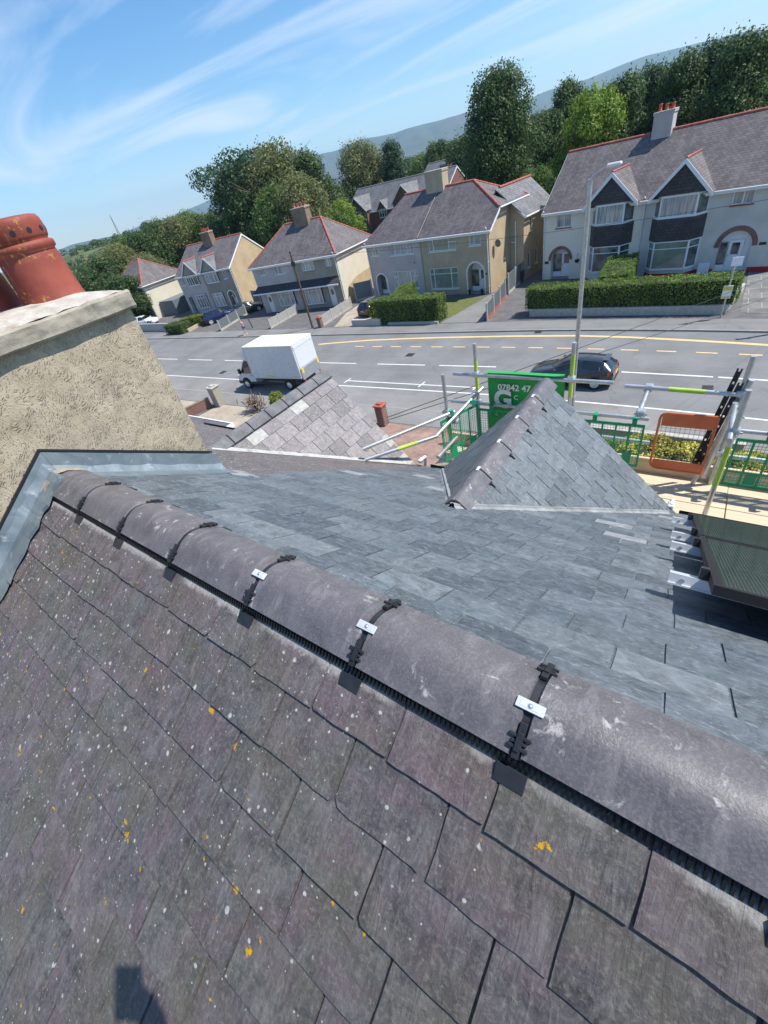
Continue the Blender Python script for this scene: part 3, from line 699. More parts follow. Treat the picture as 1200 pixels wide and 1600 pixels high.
# the ridge runs a touch closer to the eye at the right: turn ridge pieces and back slates together
_a = R_(-0.9); _p = Vector((-2.0, YC, 0)); _R = Matrix.Rotation(_a, 4, 'Z')
for _o in [x for x in SC.objects if x.parent is house and (x.name.startswith(('ridge_tile', 'ridge_clip', 'ventilated', 'back_roof')))]:
    _o.rotation_euler = (0, 0, _a); _o.location = _p - (_R @ _p)
# mortar bed against the chimney
mb = MB()
pr = ridge_profile(RH+.008, RD+.005, .066, 21); V = []
for i, (s, z) in enumerate(pr):
    for (dx, k) in ((-.985+.985-.055, 1.0), (-.02, 1.04+random.uniform(-.02, .03)), (.018+random.uniform(-.006, .006), 1.02+random.uniform(-.02, .02)), (.034+random.uniform(-.01, .01), .985)):
        V.append((-2.905+dx, YC+s*k, RC+.006+z*k))
n = len(pr); mb.mesh(V, [(i*4+j, (i+1)*4+j, (i+1)*4+j+1, i*4+j+1) for i in range(n-1) for j in range(3)], sm=True)
mb.build('mortar_fillet', MAT['mortar'], house)

# ---- front gables
def gable(xc, w45, zr, y0, y1, slate, tile, clips, pitch, nt):
    tg = math.tan(R_(pitch)); c, s = math.cos(R_(pitch)), math.sin(R_(pitch))
    for sg in (-1, 1):
        mb = MB(); O = (xc, 0, zr); Dn = (sg*c, 0, -s)
        def cut(d, sg=sg):
            # only slates above the main slope: main slope z at y
            z = zr - s*d - .10
            yv = YC + (Z0 - z)/TP
            return (max(y0-.35, min(yv-.55, y1-.02)), y1)
        rows = int(2.1/.160)
        slate_course_mesh(mb, O, (0, 1, 0), Dn, y0-.3, y1, rows, .172 if slate == 'gable_slate' else .19, .235 if slate == 'gable_slate' else .255, .0065 if slate == 'gable_slate' else .010, .0010, d0=.07, chip=.35 if slate == 'gable_slate' else .9, gap=.0075 if slate == 'gable_slate' else .010, wjit=.02, nsub=4, cut=cut)
        # cut off whatever hangs below the gable foot
        o = mb.build('gable_slates', MAT[slate], house)
        mb = MB(); zb = -3.30; xb = xc + sg*(zr-zb)/tg
        mb.slab([(xc, 1.2, zr-.02), (xc, y1-.015, zr-.02), (xb, y1-.015, zb-.02), (xb, 3.2, zb-.02)], .06)
        mb.build('gable_deck', MAT['dark_metal'], house)
        mb = MB()       # verge: bedding strip along the street edge
        mb.slab([(xc, y1-.03, zr-.028), (xc, y1+.03, zr-.028), (xb, y1+.03, zb-.028), (xb, y1-.03, zb-.028)], .03)
        mb.build('verge_trim', MAT['gutter_grey' if slate == 'pale_slate' else 'black_plastic'], house)
        # valley lining where the gable slope meets the main slope
        P0 = Vector((xc, YC + (Z0-zr)/TP, zr)); zb2 = -3.28; P1 = Vector((xc+sg*(zr-zb2)/tg, YC+(Z0-zb2)/TP, zb2))
        d = (P1-P0).normalized(); A_ = Vector((sg, 0, -tg)).normalized(); B_ = Vector((0, 0, 0))
        nm = Vector((0, TP, 1)).normalized(); ng = Vector((sg*tg, 0, 1)).normalized()
        om = d.cross(nm); om = om if om.x*sg > 0 else -om; og = d.cross(ng); og = og if og.z > 0 else -og
        mb = MB(); N = 24; rows_ = []
        ww = .070 if slate == 'pale_slate' else .040
        for i in range(N+1):
            p = P0 + (P1-P0)*(i/N); j = random.uniform(-.008, .008); j2 = random.uniform(-.006, .006)
            rows_.append([p + om*(ww+j) + nm*.014, p + om*(ww*.5) + nm*.030, p + nm*.030 + ng*.022, p + og*(.040+j2) + ng*.022])
        for i in range(N):
            for k in range(3):
                q = [rows_[i][k], rows_[i+1][k], rows_[i+1][k+1], rows_[i][k+1]]
                nn = (Vector(q[1])-Vector(q[0])).cross(Vector(q[2])-Vector(q[0]))
                mb.face(q if nn.z > 0 else q[::-1], sm=True)
        mb.build('valley_lining', MAT['valley' if slate != 'pale_slate' else 'pale_valley'], house)
    mb = MB(); zb = -3.3; hb = (zr-zb)/tg
    mb.prism([(xc-hb+.08, y1-.12, zb-.03), (xc+hb-.08, y1-.12, zb-.03), (xc, y1-.12, zr-.12)], (0, .06, 0)); mb.box(xc-hb+.1, xc+hb-.1, 3.0, y1-.1, -11, zb-.031)
    mb.build('gable_wall', MAT['rc_cream'], house)
    L = (y1+.02-y0)/nt
    for k in range(nt):
        y = y0 + L*k
        ridge_tile(house, (xc, y, zr+.045), (0, 1, 0), (1, 0, 0), L, .110, .110*tg*.95, mat=tile, name='gable_ridge_tile', rad=.045, gap=.010, th=.014 if tile == 'ridge' else .02)
        if clips and k:
            mb = MB()
            for sg in (-1, 1):
                dn = Vector((sg*c, 0, -s)); nn = Vector((sg*s, 0, c)); cc = Vector((xc, y, zr+.045-.028)) + Vector((sg*.03, 0, -.03*tg))
                for (l, hy, hl) in ((.050, .004, .05), (.120, .004, .055), (.110, .017, .004), (.122, .014, .004), (.116, .007, .014)):
                    q = cc + dn*l
                    V = [q - dn*.022 + Vector((0, hy*i, 0)) + dn*hl*.8*j + nn*(0 if kk == 0 else .012) for i in (-1, 1) for j in (-1, 1) for kk in (0, 1)]
                    mb.mesh(V, [(0, 1, 3, 2), (4, 6, 7, 5), (0, 4, 5, 1), (2, 3, 7, 6), (0, 2, 6, 4), (1, 5, 7, 3)])
            mb.build('ridge_clip', MAT['black_plastic'], house)
            mb = MB(); mb.bbox(xc-.012, xc+.012, y-.028, y+.028, zr+.046, zr+.050, .001)
            mb.build('screw_plate', MAT['alu'], house)
    return hb
gable(-1.25, 0, -1.985, 2.08, 4.15, 'gable_slate', 'ridge', True, 45, 5)
gable(-4.32, 0, -2.02, 2.02, 4.15, 'pale_slate', 'pale_ridge' if 'pale_ridge' in MAT else 'ridge', False, 47, 7)
mb = MB(); mb.bbox(-1.36, -1.14, 1.985, 2.09, -2.14, -2.01, .012); mb.build('mortar_block', MAT['mortar'], house)
# gable feet: small bits of guttering and bracket
for (x, m) in ((.06, 'gutter_grey'), (-2.97, 'white_plastic')):
    mb = MB(); mb.path([(x, 4.16, -3.26), (x+.01, 4.28, -3.28), (x-.02, 4.30, -3.42), (x-.02, 4.20, -3.62)], .022, 8)
    mb.bbox(x-.03, x+.03, 4.13, 4.22, -3.30, -3.25, .01); mb.build('rainwater_outlet', MAT[m], house)
# flat roofed porch of the neighbour
mb = MB(); mb.box(-24.0, -18.2, 8.3, 10.35, -8.0-.12, -8.0); mb.box(-23.8, -18.4, 8.5, 10.15, -11, -8.121)
gar = thing('flat_roofed_garage', 'low garage with a dark felt flat roof beside the left gable', 'garage', (-19.6, 10, -11), HS)
o = mb.build('garage_body', MAT['asphalt_drive'], gar); mb = MB()
mb.box(-24.08, -18.12, 8.22, 8.298, -8.16, -7.95); mb.box(-24.08, -18.12, 10.352, 10.42, -8.16, -7.96); mb.box(-18.198, -18.12, 8.3, 10.35, -8.16, -7.95); mb.build('roof_edging', MAT['white_paint'], gar)

# ---- chimney
ch = MB(); CX = -2.985; CY0, CY1 = -.40, 1.413
ch.bbox(-4.05, CX, CY0, CY1, -3.0, -.33, .006)
chim = ch.build('chimney_stack', MAT['comb'], house, label='tall rendered chimney stack with combed tan render')
mb = MB(); V = []; nx, ny = 14, 22
x0, x1, y0, y1 = -4.12, -2.935, CY0-.07, CY1+.030
mb.bbox(x0, x1, y0, y1, -.338, -.237, .012)
o = mb.build('chimney_cap', MAT['cap_stone'], chim)
md = o.modifiers.new('s', 'SUBSURF'); md.subdivision_type = 'SIMPLE'; md.levels = md.render_levels = 5
tx = bpy.data.textures.new('lump', 'CLOUDS'); tx.noise_scale = .09; d = o.modifiers.new('d', 'DISPLACE'); d.texture = tx; d.strength = .022; d.mid_level = .5
mb = MB(); G = {}
for i in range(25):
    for j in range(37):
        x = x0+.03+(x1-x0-.06)*i/24; y = y0+.03+(y1-y0-.06)*j/36
        e = min(i, 24-i, j, 36-j)/6.0; e = min(1, e)
        G[i, j] = (x, y, -.236 + .055*(1-(1-e)**2) + random.uniform(-.004, .004))
for i in range(24):
    for j in range(36): mb.face([G[i, j], G[i+1, j], G[i+1, j+1], G[i, j+1]], sm=True)
mb.build('flaunching', MAT['flaunch'], chim)
def pot(x, y, zb, s, lean=0.0):
    mb = MB(); prof = [(.205, -.03), (.205, .02), (.198, .03), (.196, .10), (.194, .11), (.188, .26), (.184, .30), (.180, .31), (.197, .325), (.199, .345), (.197, .36), (.176, .368),
                       (.174, .372), (.185, .385), (.191, .40), (.193, .46), (.191, .485), (.180, .505), (.158, .51), (.145, .50), (.140, .44), (.140, .1)]
    mb.lathe([(r*s, z*s) for r, z in prof], (x, y, zb), 48, cap=False)
    o = mb.build('chimney_pot', MAT['pot'], chim)
    mb = MB()
    for i in range(12):
        t = 2*math.pi*(i+.3)/12; c = Vector((x+.190*s*math.cos(t), y+.190*s*math.sin(t), zb+.425*s)); d = Vector((math.cos(t), math.sin(t), 0))
        mb.tube(c-d*.01, c+d*.004*s, .016*s, 10)
    mb.build('vent_hole', MAT['dark_metal'], chim)
pot(-3.30, 1.165, -.215, .84); pot(-3.30, .715, -.215, .60); pot(-3.63, .93, -.215, .80); pot(-3.30, .29, -.215, .84); pot(-3.75, 1.25, -.215, .5)
# lead flashing round the stack
def lead(name, ya, yb):
    mb = MB(); n = 16; R = []
    for i in range(n+1):
        y = ya + (yb-ya)*i/n; zt = -.828 - .645*abs(y-.507); zs = zf(y) if y > YC else ZB-TP*(YC-y)+.012
        w1 = .012*math.sin(i*1.7)+.006*math.sin(i*4.1)
        R.append([(CX+.004, y, zt), (CX+.010, y, zt-.006), (CX+.014, y, zs+.075+w1*.5), (CX+.05, y, zs+.030), (CX+.12, y, zs+.030+w1*.3), (CX+.185+w1, y, zs+.026), (CX+.187+w1, y, zs+.008)])
    for i in range(n):
        for k in range(6):
            q = [R[i][k], R[i+1][k], R[i+1][k+1], R[i][k+1]]; nn = (Vector(q[1])-Vector(q[0])).cross(Vector(q[2])-Vector(q[0]))
            mb.face(q if nn.x+nn.z > 0 else q[::-1], sm=True)
    mb.build(name, MAT['lead'], house)
lead('lead_flashing', .508, 1.45); lead('lead_flashing', .5065, -.05); lead('lead_flashing', -.045, -.62)
mb = MB(); R = []
for y, z in ((1.46, -1.41), (.507, -.80), (-.62, -1.55)): pass
for (a, b) in (((1.43, -1.413), (.507, -.822)), ((.507, -.822), (-.55, -1.51))):
    mb.prism([(CX, a[0], a[1]+.012), (CX, b[0], b[1]+.012), (CX, b[0], b[1]-.004), (CX, a[0], a[1]-.004)], (.012, 0, 0))
mb.build('flashing_shadow_gap', MAT['dark_metal'], house)  # dark strip painted in as the shadow gap along the top of the lead
mb = MB(); y = 1.45; zs = zf(1.5)
mb.slab([(CX-.02, 1.42, zf(1.42)+.03), (CX+.24, 1.38, zf(1.38)+.022), (CX+.38, 1.52, zf(1.52)+.014), (CX+.1, 1.56, zf(1.56)+.014)], .01); mb.build('flashing_lip', MAT['valley'], house)
# ================================================================== GROUND, ROAD, FOOTWAYS
def cv(x): return 0.0 if x < -12 else (-.0036*(x+12)**2 if x < 8 else -1.44-.144*(x-8))
def strip(name, xs, ya, yb, z, mat, skirt=0.0, **k):
    mb = MB()
    for a, b in zip(xs, xs[1:]):
        mb.face([(a, ya(a), z), (b, ya(b), z), (b, yb(b), z), (a, yb(a), z)])
        if skirt:
            mb.face([(a, ya(a), z-skirt), (b, ya(b), z-skirt), (b, ya(b), z), (a, ya(a), z)])
            mb.face([(b, yb(b), z-skirt), (a, yb(a), z-skirt), (a, yb(a), z), (b, yb(b), z)])
    return mb.build(name, mat, **k)
XS = [-700, -200, -120, -90, -70, -60, -50, -44, -38, -34, -30, -28, -26, -24, -22, -20, -18, -16, -14, -12, -10, -8, -6, -4, -2, 0, 2, 4, 6, 8, 12, 20, 40, 90]
def m_field():
    q = NM('fields'); co = q.co(); v = q.vor(.006, co, 'Color'); s = q.n('ShaderNodeSeparateColor'); q.t.links.new(v, s.inputs[0])
    base = q.ramp(s.outputs[0], [(0, (.055, .085, .03)), (.3, (.11, .13, .05)), (.5, (.035, .06, .025)), (.7, (.17, .155, .075)), (.88, (.06, .09, .03))], 'CONSTANT')
    n = q.noise(.03, 8, .65, co); base = q.mix(q.ramp(n, [(.35, 0), (.65, 1)]), q.hsv(base, v=.7), q.hsv(base, v=1.25))
    f = q.noise(.7, 5, .6, co); base = q.mix(q.math('MULTIPLY', q.ramp(f, [(.4, 0), (.7, 1)]), .35), base, (.05, .07, .025)); return q.out(base, .95, spec=.1)
def m_mount():
    q = NM('mountain_side'); co = q.co(); n = q.noise(.004, 9, .66, co, .5); n2 = q.noise(.0012, 6, .6, co)
    base = q.ramp(n, [(.3, (.030, .040, .035)), (.48, (.070, .072, .055)), (.6, (.095, .09, .075)), (.75, (.13, .12, .11))])
    base = q.mix(q.ramp(n2, [(.45, 0), (.6, 1)]), base, (.06, .085, .045)); q.bump(n, 6, .8); return q.out(base, .95, spec=.1)
MAT['field'] = m_field(); MAT['mount'] = m_mount()
mb = MB(); RG = [0, 40, 120, 300, 800, 2000, 5000, 9300]; NS = 48
for k in range(len(RG)-1):
    for i in range(NS):
        a, b = 2*math.pi*i/NS, 2*math.pi*(i+1)/NS
        P = [(RG[k]*math.cos(a), RG[k]*math.sin(a), -.16), (RG[k+1]*math.cos(a), RG[k+1]*math.sin(a), -.16), (RG[k+1]*math.cos(b), RG[k+1]*math.sin(b), -.16), (RG[k]*math.cos(b), RG[k]*math.sin(b), -.16)]
        mb.face(P if k else [P[0], P[1], P[2]])
mb.build('ground', MAT['field'], kind='structure')
farY = lambda x: 31.3 + 1.15*cv(x)
strip('road', XS, lambda x: 21.4+cv(x), farY, -.02, MAT['tarmac'], kind='structure')
strip('parking_lane', XS, lambda x: 19.0+cv(x), lambda x: 21.4+cv(x), -.0202, MAT['tarmac_bay'], kind='structure')
strip('far_pavement', XS, lambda x: farY(x)+.14, lambda x: farY(x)+1.95, .06, MAT['footway'], kind='structure')
strip('far_kerb', XS, farY, lambda x: farY(x)+.137, .07, MAT['kerb'], .10, kind='structure')
strip('near_kerb', XS, lambda x: 18.86+cv(x), lambda x: 18.998+cv(x), .05, MAT['kerb'], .10, kind='structure')
strip('near_pavement', XS, lambda x: 17.3+cv(x)*.3, lambda x: 18.855+cv(x), .045, MAT['tarmac_bay'], kind='structure')
strip('driveway_ground', XS[:-2], lambda x: farY(x)+1.954, lambda x: 49.0, .055, MAT['asphalt_drive'], kind='structure')
strip('near_plot_ground', [-90, -50, -31, -10, 10, 30], lambda x: -14, lambda x: 17.297+cv(x)*.3, .04, MAT['asphalt_drive'], kind='structure')
def quadz(name, pts, z, mat, **k):
    mb = MB(); mb.face([(x, y, z) for x, y in pts]); return mb.build(name, mat, **k)
quadz('block_paving', [(-16.5, 6), (-3.5, 6), (-3.5, 17.15), (-16.5, 17.2)], .046, MAT['block_pave'], kind='structure')
quadz('concrete_drive', [(-29.3, 11.9), (-20.5, 12.2), (-20.5, 17.2), (-28.3, 17.2)], .048, MAT['concrete_drive'], kind='structure')
quadz('concrete_drive', [(-36.5, 9), (-30.2, 9), (-29.6, 17.2), (-35.5, 17.2)], .048, MAT['concrete_drive'], kind='structure')
quadz('lawn', [(-18.4, 34.7), (-17.6, 34.9), (-16.3, 39.9), (-20.5, 40.3), (-21.2, 38.6)], .066, MAT['grass'], kind='structure')
quadz('paved_drive', [(2.2, 33.4), (14, 31.5), (14, 49), (2.9, 49)], .068, MAT['stone_pave'], kind='structure')
quadz('drive_ramp', [(-17.9, 33.4), (-14.1, 33.4), (-15.1, 41.0), (-16.3, 40.6), (-17.4, 35.5)], .068, MAT['footway'], kind='structure')
quadz('drive_ramp', [(-29.6, 33.4), (-25.2, 33.4), (-26.2, 38.0), (-31.4, 41.0), (-31.2, 37.6)], .068, MAT['concrete_drive'], kind='structure')
# painted markings
def dashes(name, y, segs, wd, mat, z=-.015):
    mb = MB()
    for a, b in segs:
        n = max(1, int((b-a)/2.5))
        for i in range(n):
            p, q = a+(b-a)*i/n, a+(b-a)*(i+1)/n
            mb.face([(p, y(p)-wd/2, z), (q, y(q)-wd/2, z), (q, y(q)+wd/2, z), (p, y(p)+wd/2, z)])
    return mb.build(name, mat, kind='structure')
dashes('centre_line_marking', lambda x: 25.15+cv(x)*.9, [(x, x+4.05) for x in [-19.05-6.05*k for k in range(1, 22)] + [-19.05, -13.9, -7.0, -2.7+.0, 1.55, 7.6, 13.6]], .13, MAT['white_mark'])
dashes('edge_line_marking', lambda x: 21.42+cv(x)*.95, [(-200, 40)], .12, MAT['white_mark'])
mb = MB()
for a, b in ((-19.9, -10.0),): mb.face([(a, 22.16, -.015), (b, 22.11, -.015), (b, 22.22, -.015), (a, 22.27, -.015)])
for x in (-19.9, -13.8, -10.1): mb.face([(x, 21.85, -.0148), (x+.11, 21.85, -.0148), (x+.11+.08, 22.6, -.0148), (x+.08, 22.6, -.0148)])
mb.build('bay_marking', MAT['white_mark'], kind='structure')
dashes('yellow_dash_marking', lambda x: 28.6+cv(x)*1.02-.02*(x+24)*(x > -24)*.9, [(-23.6+1.85*k, -23.6+1.85*k+.95) for k in range(18)], .13, MAT['yellow_mark'])
mb = MB(); YP = [(-28.2, 29.1), (-26, 29.5), (-23, 29.95), (-19.6, 30.2), (-15.7, 30.35), (-11, 30.4), (-6.3, 30.3), (-3, 29.9), (.7, 29.2), (3.2, 28.65), (8, 27.6), (20, 25.7)]
for (a, ya), (b, yb) in zip(YP, YP[1:]): mb.face([(a, ya-.13, -.015), (b, yb-.13, -.015), (b, yb+.13, -.015), (a, ya+.13, -.015)])
mb.build('yellow_line_marking', MAT['yellow_mark'], kind='structure')
for i, (x, y, w_, l_, lb) in enumerate(((-17.2, 26.9, .62, .62, 'square iron cover in the far lane above the bay marking'), (-34.5, 22.6, .6, .6, 'iron cover in the near lane in front of the parked box van'), (1.2, 23.3, .45, .65, 'iron cover on the road right of the driving hatchback'), (-9.0, 31.05, .5, .35, 'drain grate against the far kerb below the tall clipped hedge'))):
    MAT.setdefault('iron', plain('iron', (.06, .055, .05), .6, .4)); r = thing('manhole_cover', lb, 'manhole cover', (x, y, -.02), W, 'iron covers in the road'); mb = MB(); mb.bbox(x-w_/2, x+w_/2, y-l_/2, y+l_/2, -.03, -.010, .004); mb.build('cover_frame', MAT['iron'], r); mb = MB()
    for k in range(5): mb.box(x-w_*.4, x+w_*.4, y-l_*.4+l_*.8*(k+.2)/5, y-l_*.4+l_*.8*(k+.7)/5, -.0098, -.004)
    mb.build('cover_ribs', MAT['iron'], r)

# ================================================================== HILLS
def hill(name, pts, base, back, mat, rough, seed, n=90, rows=22, kind='structure'):
    # pts: (azimuth deg, distance m, crest height m) -> a real ridge: ground in front, crest, ground behind
    rg = np.random.default_rng(seed); A = [p[0] for p in pts]; az = np.linspace(A[0], A[-1], n)
    D = np.interp(az, A, [p[1] for p in pts]); H = np.interp(az, A, [p[2] for p in pts])
    ph = rg.uniform(0, 6.28, 12); fr = rg.uniform(.4, 7, 12)
    nz = sum(np.sin(az*f*.7+p)/(1+f*1.5) for f, p in zip(fr, ph)); K = np.ones(5)/5; H = np.convolve(np.pad(H, 2, mode='edge'), K, 'valid')*(1+nz*rough*.5)
    ed = np.clip(np.minimum(np.arange(n), n-1-np.arange(n))/6.0, 0, 1); H = H*(.25+.75*ed)
    V = []; F = []
    for j in range(rows):
        s = j/(rows-1)
        for i in range(n):
            if s <= .62: q = s/.62; d = D[i]-base*(1-q); h = H[i]*(q**1.5)
            else: q = (s-.62)/.38; d = D[i]+back*q; h = H[i]*(1-q)**1.3
            w_ = math.sin(math.pi*min(1, s/.9)); k = 0
            for (f, p) in zip(fr[:8], ph[:8]): k += math.sin(az[i]*f*1.1+j*(.3+f*.10)+p)/(1.5+f*.6)
            h = max(0, h*(1+.12*k*w_*min(1, abs(s-.62)*6))); a = R_(az[i])
            V.append((d*math.sin(a), d*math.cos(a), h-1.0))
    for j in range(rows-1):
        for i in range(n-1): F.append((j*n+i, j*n+i+1, (j+1)*n+i+1, (j+1)*n+i))
    mb = MB(); mb.mesh(V, [f[::-1] for f in F], sm=True); 
    return mb.build(name, mat, kind=kind)
def crest(px): return px
def elh(el, d): return 11 + d*math.tan(R_(el))
hill('mountain', [(-24, 6200, 80), (-20, 6000, elh(1.9, 6000)), (-17, 6000, elh(2.31, 6000)), (-15.7, 6000, elh(2.46, 6000)), (-13.1, 6000, elh(2.36, 6000)), (-11.3, 6000, elh(2.47, 6000)), (-9.1, 6000, elh(2.76, 6000)), (-5.7, 6000, elh(2.66, 6000)), (-3.9, 6000, elh(2.52, 6000)), (-1.2, 6000, elh(2.45, 6000)), (1, 6100, elh(1.9, 6100)), (8, 6200, elh(1.5, 6200)), (16, 6500, elh(1.2, 6500))], 3000, 2500, MAT['mount'], .015, 3)
hill('mountain', [(-49, 5300, 60), (-44, 5200, elh(1.9, 5200)), (-39, 5200, elh(2.62, 5200)), (-37, 5200, elh(2.41, 5200)), (-33.8, 5100, elh(2.80, 5100)), (-31.5, 5000, elh(2.55, 5000)), (-28.9, 5000, elh(2.62, 5000)), (-26.3, 5000, elh(2.55, 5000)), (-22.6, 5000, elh(2.56, 5000)), (-18, 5000, elh(1.4, 5000)), (-14, 5000, elh(.8, 5000))], 2200, 2000, MAT['mount'], .02, 8)
hill('mountain', [(-64, 6500, 30), (-61, 6500, elh(.35, 6500)), (-57.8, 6500, elh(.74, 6500)), (-55.5, 6500, elh(.68, 6500)), (-52.7, 6500, elh(1.0, 6500)), (-50.9, 6500, elh(1.2, 6500)), (-49.3, 6500, elh(1.65, 6500)), (-46, 6500, elh(2.1, 6500)), (-42, 6500, elh(1.2, 6500))], 2500, 2500, MAT['mount'], .015, 5)
hill('headland', [(-70, 5000, 20), (-67.2, 4800, elh(.30, 4800)), (-65, 4700, elh(.62, 4700)), (-62.5, 4700, elh(.55, 4700)), (-59, 4700, elh(.3, 4700))], 600, 700, MAT['mount'], .02, 6, 60, 14)
hill('wooded_hill', [(-76, 700, 6), (-70, 620, 9), (-67.5, 560, elh(-.20, 560)), (-65, 520, elh(.20, 520)), (-62, 520, elh(.45, 520)), (-58, 520, elh(.5, 520)), (-53, 540, elh(.5, 540)), (-48, 560, 14)], 300, 260, MAT['field'], .04, 12, 80, 20)
hill('wooded_hill', [(-31.5, 420, 6), (-30, 420, elh(-.15, 420)), (-27.5, 420, elh(.6, 420)), (-24, 420, elh(1.2, 420)), (-16, 420, elh(1.3, 420)), (-4, 400, 18), (12, 400, 20), (26, 420, 16)], 160, 200, MAT['field'], .05, 15, 80, 18)

# ================================================================== TREES, HEDGES
def quads_mesh(name, C, N, S, mat, rg, aspect=1.0):
    n = len(C); N = N/np.linalg.norm(N, axis=1, keepdims=True)
    t = rg.normal(size=(n, 3)); t = t - (t*N).sum(1, keepdims=True)*N; t /= np.linalg.norm(t, axis=1, keepdims=True); b = np.cross(N, t)
    S = S[:, None]; V = np.stack([C-t*S*.5*aspect-b*S*.12, C-b*S*.42, C+t*S*.5*aspect+b*S*.1, C+b*S*.42], 1).reshape(-1, 3)
    V = V + np.repeat(N*S*.08, 4, 0)*rg.uniform(-1, 1, (4*n, 1))
    me = bpy.data.meshes.new(name); me.vertices.add(4*n); me.loops.add(4*n); me.polygons.add(n)
    me.vertices.foreach_set('co', V.ravel()); me.loops.foreach_set('vertex_index', np.arange(4*n))
    me.polygons.foreach_set('loop_start', np.arange(0, 4*n, 4)); me.polygons.foreach_set('loop_total', np.full(n, 4))
    me.materials.append(mat); me.update(); me.validate(); return me
def crown_mesh(shape, H, R, leaf, nleaf, mat, seed, trunk=.16, clumps=46):
    rg = np.random.default_rng(seed); C = []; Nn = []; S = []
    zb = H*trunk
    for k in range(clumps):
        u = (k+.5)/clumps; z = u**.85 if shape != 'flat' else u
        th = k*2.39996+rg.uniform(-.5, .5)
        if shape == 'cone': rad = R*(1.02-z)**.75*.86+.10*R
        elif shape == 'flat': rad = R*(.35+.65*z**2.2)*.86
        elif shape == 'tall': rad = R*min(1, (1.03-z)*2.1)**.55*.82*(.72+.28*min(1, z*4))
        else: rad = R*math.sqrt(max(0.03, 1-((z-.46)/.56)**2))*.80
        rad *= rg.uniform(.72, 1.10)*(1 if rg.random() > .25 else rg.uniform(.2, .7))
        cr = R*rg.uniform(.20, .40)*(1.0 if shape != 'cone' else .8)
        if shape == 'flat': sq = .45
        else: sq = rg.uniform(.7, 1.0)
        c = np.array([math.cos(th)*rad, math.sin(th)*rad, zb+(H-zb-cr*sq*.6)*z])
        m = int(nleaf/clumps*(cr/(R*.3))**2)
        d = rg.normal(size=(m, 3)); d /= np.linalg.norm(d, axis=1, keepdims=True)
        rr = cr*rg.uniform(.35, 1.0, (m, 1))**.45*(1+.25*np.sin(d[:, :1]*7+k)*np.cos(d[:, 1:2]*6+k))
        p = c + d*rr*np.array([1, 1, sq]); C.append(p); Nn.append(d+rg.normal(size=(m, 3))*.55+np.array([0, 0, .25])); S.append(leaf*rg.uniform(.6, 1.35, m))
        st = max(2, m//30) if shape != 'flat' else 1; d2 = rg.normal(size=(st, 3)); d2 /= np.linalg.norm(d2, axis=1, keepdims=True)   # stray sprays for a broken edge
        C.append(c+d2*cr*rg.uniform(1.05, 1.35, (st, 1))); Nn.append(rg.normal(size=(st, 3))); S.append(leaf*rg.uniform(.6, 1.1, st))
    m = nleaf//7; d = rg.normal(size=(m, 3)); d /= np.linalg.norm(d, axis=1, keepdims=True)
    p = d*rg.uniform(0, 1, (m, 1))**.5*np.array([R*.55, R*.55, (H-zb)*.40])+np.array([0, 0, zb+(H-zb)*.46]); C.append(p); Nn.append(d+rg.normal(size=(m, 3))*.4); S.append(np.full(m, leaf*1.9))
    return quads_mesh('crown', np.concatenate(C), np.concatenate(Nn), np.concatenate(S), mat, rg)
def trunk_mb(H, R, seed, bare=0):
    rg = random.Random(seed); mb = MB(); r = H*.022; P = Vector((0, 0, -.1)); top = H*.72
    pts = [P]; 
    for k in range(1, 6): pts.append(Vector((rg.uniform(-.02, .02)*H, rg.uniform(-.02, .02)*H, top*k/5)))
    for k in range(5): mb.tube(pts[k], pts[k+1], r*(1-k*.17), 8, r*(1-(k+1)*.17), cap=(k == 0))
    for k in range(9+bare):
        a = rg.uniform(0, 6.28); z = rg.uniform(.25, .95)*top; i = min(4, int(z/top*5)); s = pts[i].lerp(pts[i+1], z/top*5-i)
        L = R*rg.uniform(.5, .95) if k < 9 else R*rg.uniform(.9, 1.15)
        e = s + Vector((math.cos(a)*L, math.sin(a)*L, L*rg.uniform(.25, .9))); m = s.lerp(e, .5)+Vector((rg.uniform(-.1, .1), rg.uniform(-.1, .1), .12))*L
        mb.tube(s, m, r*.45, 6, r*.3, cap=False); mb.tube(m, e, r*.3, 6, r*.08, cap=False)
        if k >= 9:
            for q in range(5):
                e2 = m.lerp(e, rg.uniform(.2, 1))+Vector((rg.uniform(-1, 1), rg.uniform(-1, 1), rg.uniform(-.1, .7)))*L*.35; mb.tube(m.lerp(e, rg.uniform(0, .8)), e2, r*.14, 4, r*.04, cap=False)
    return mb
KIND = {}
def LEAFK(sh, H, R, leaf, nl, *r): return (sh, H, R, leaf*.80, int(nl*1.5)) + tuple(r)
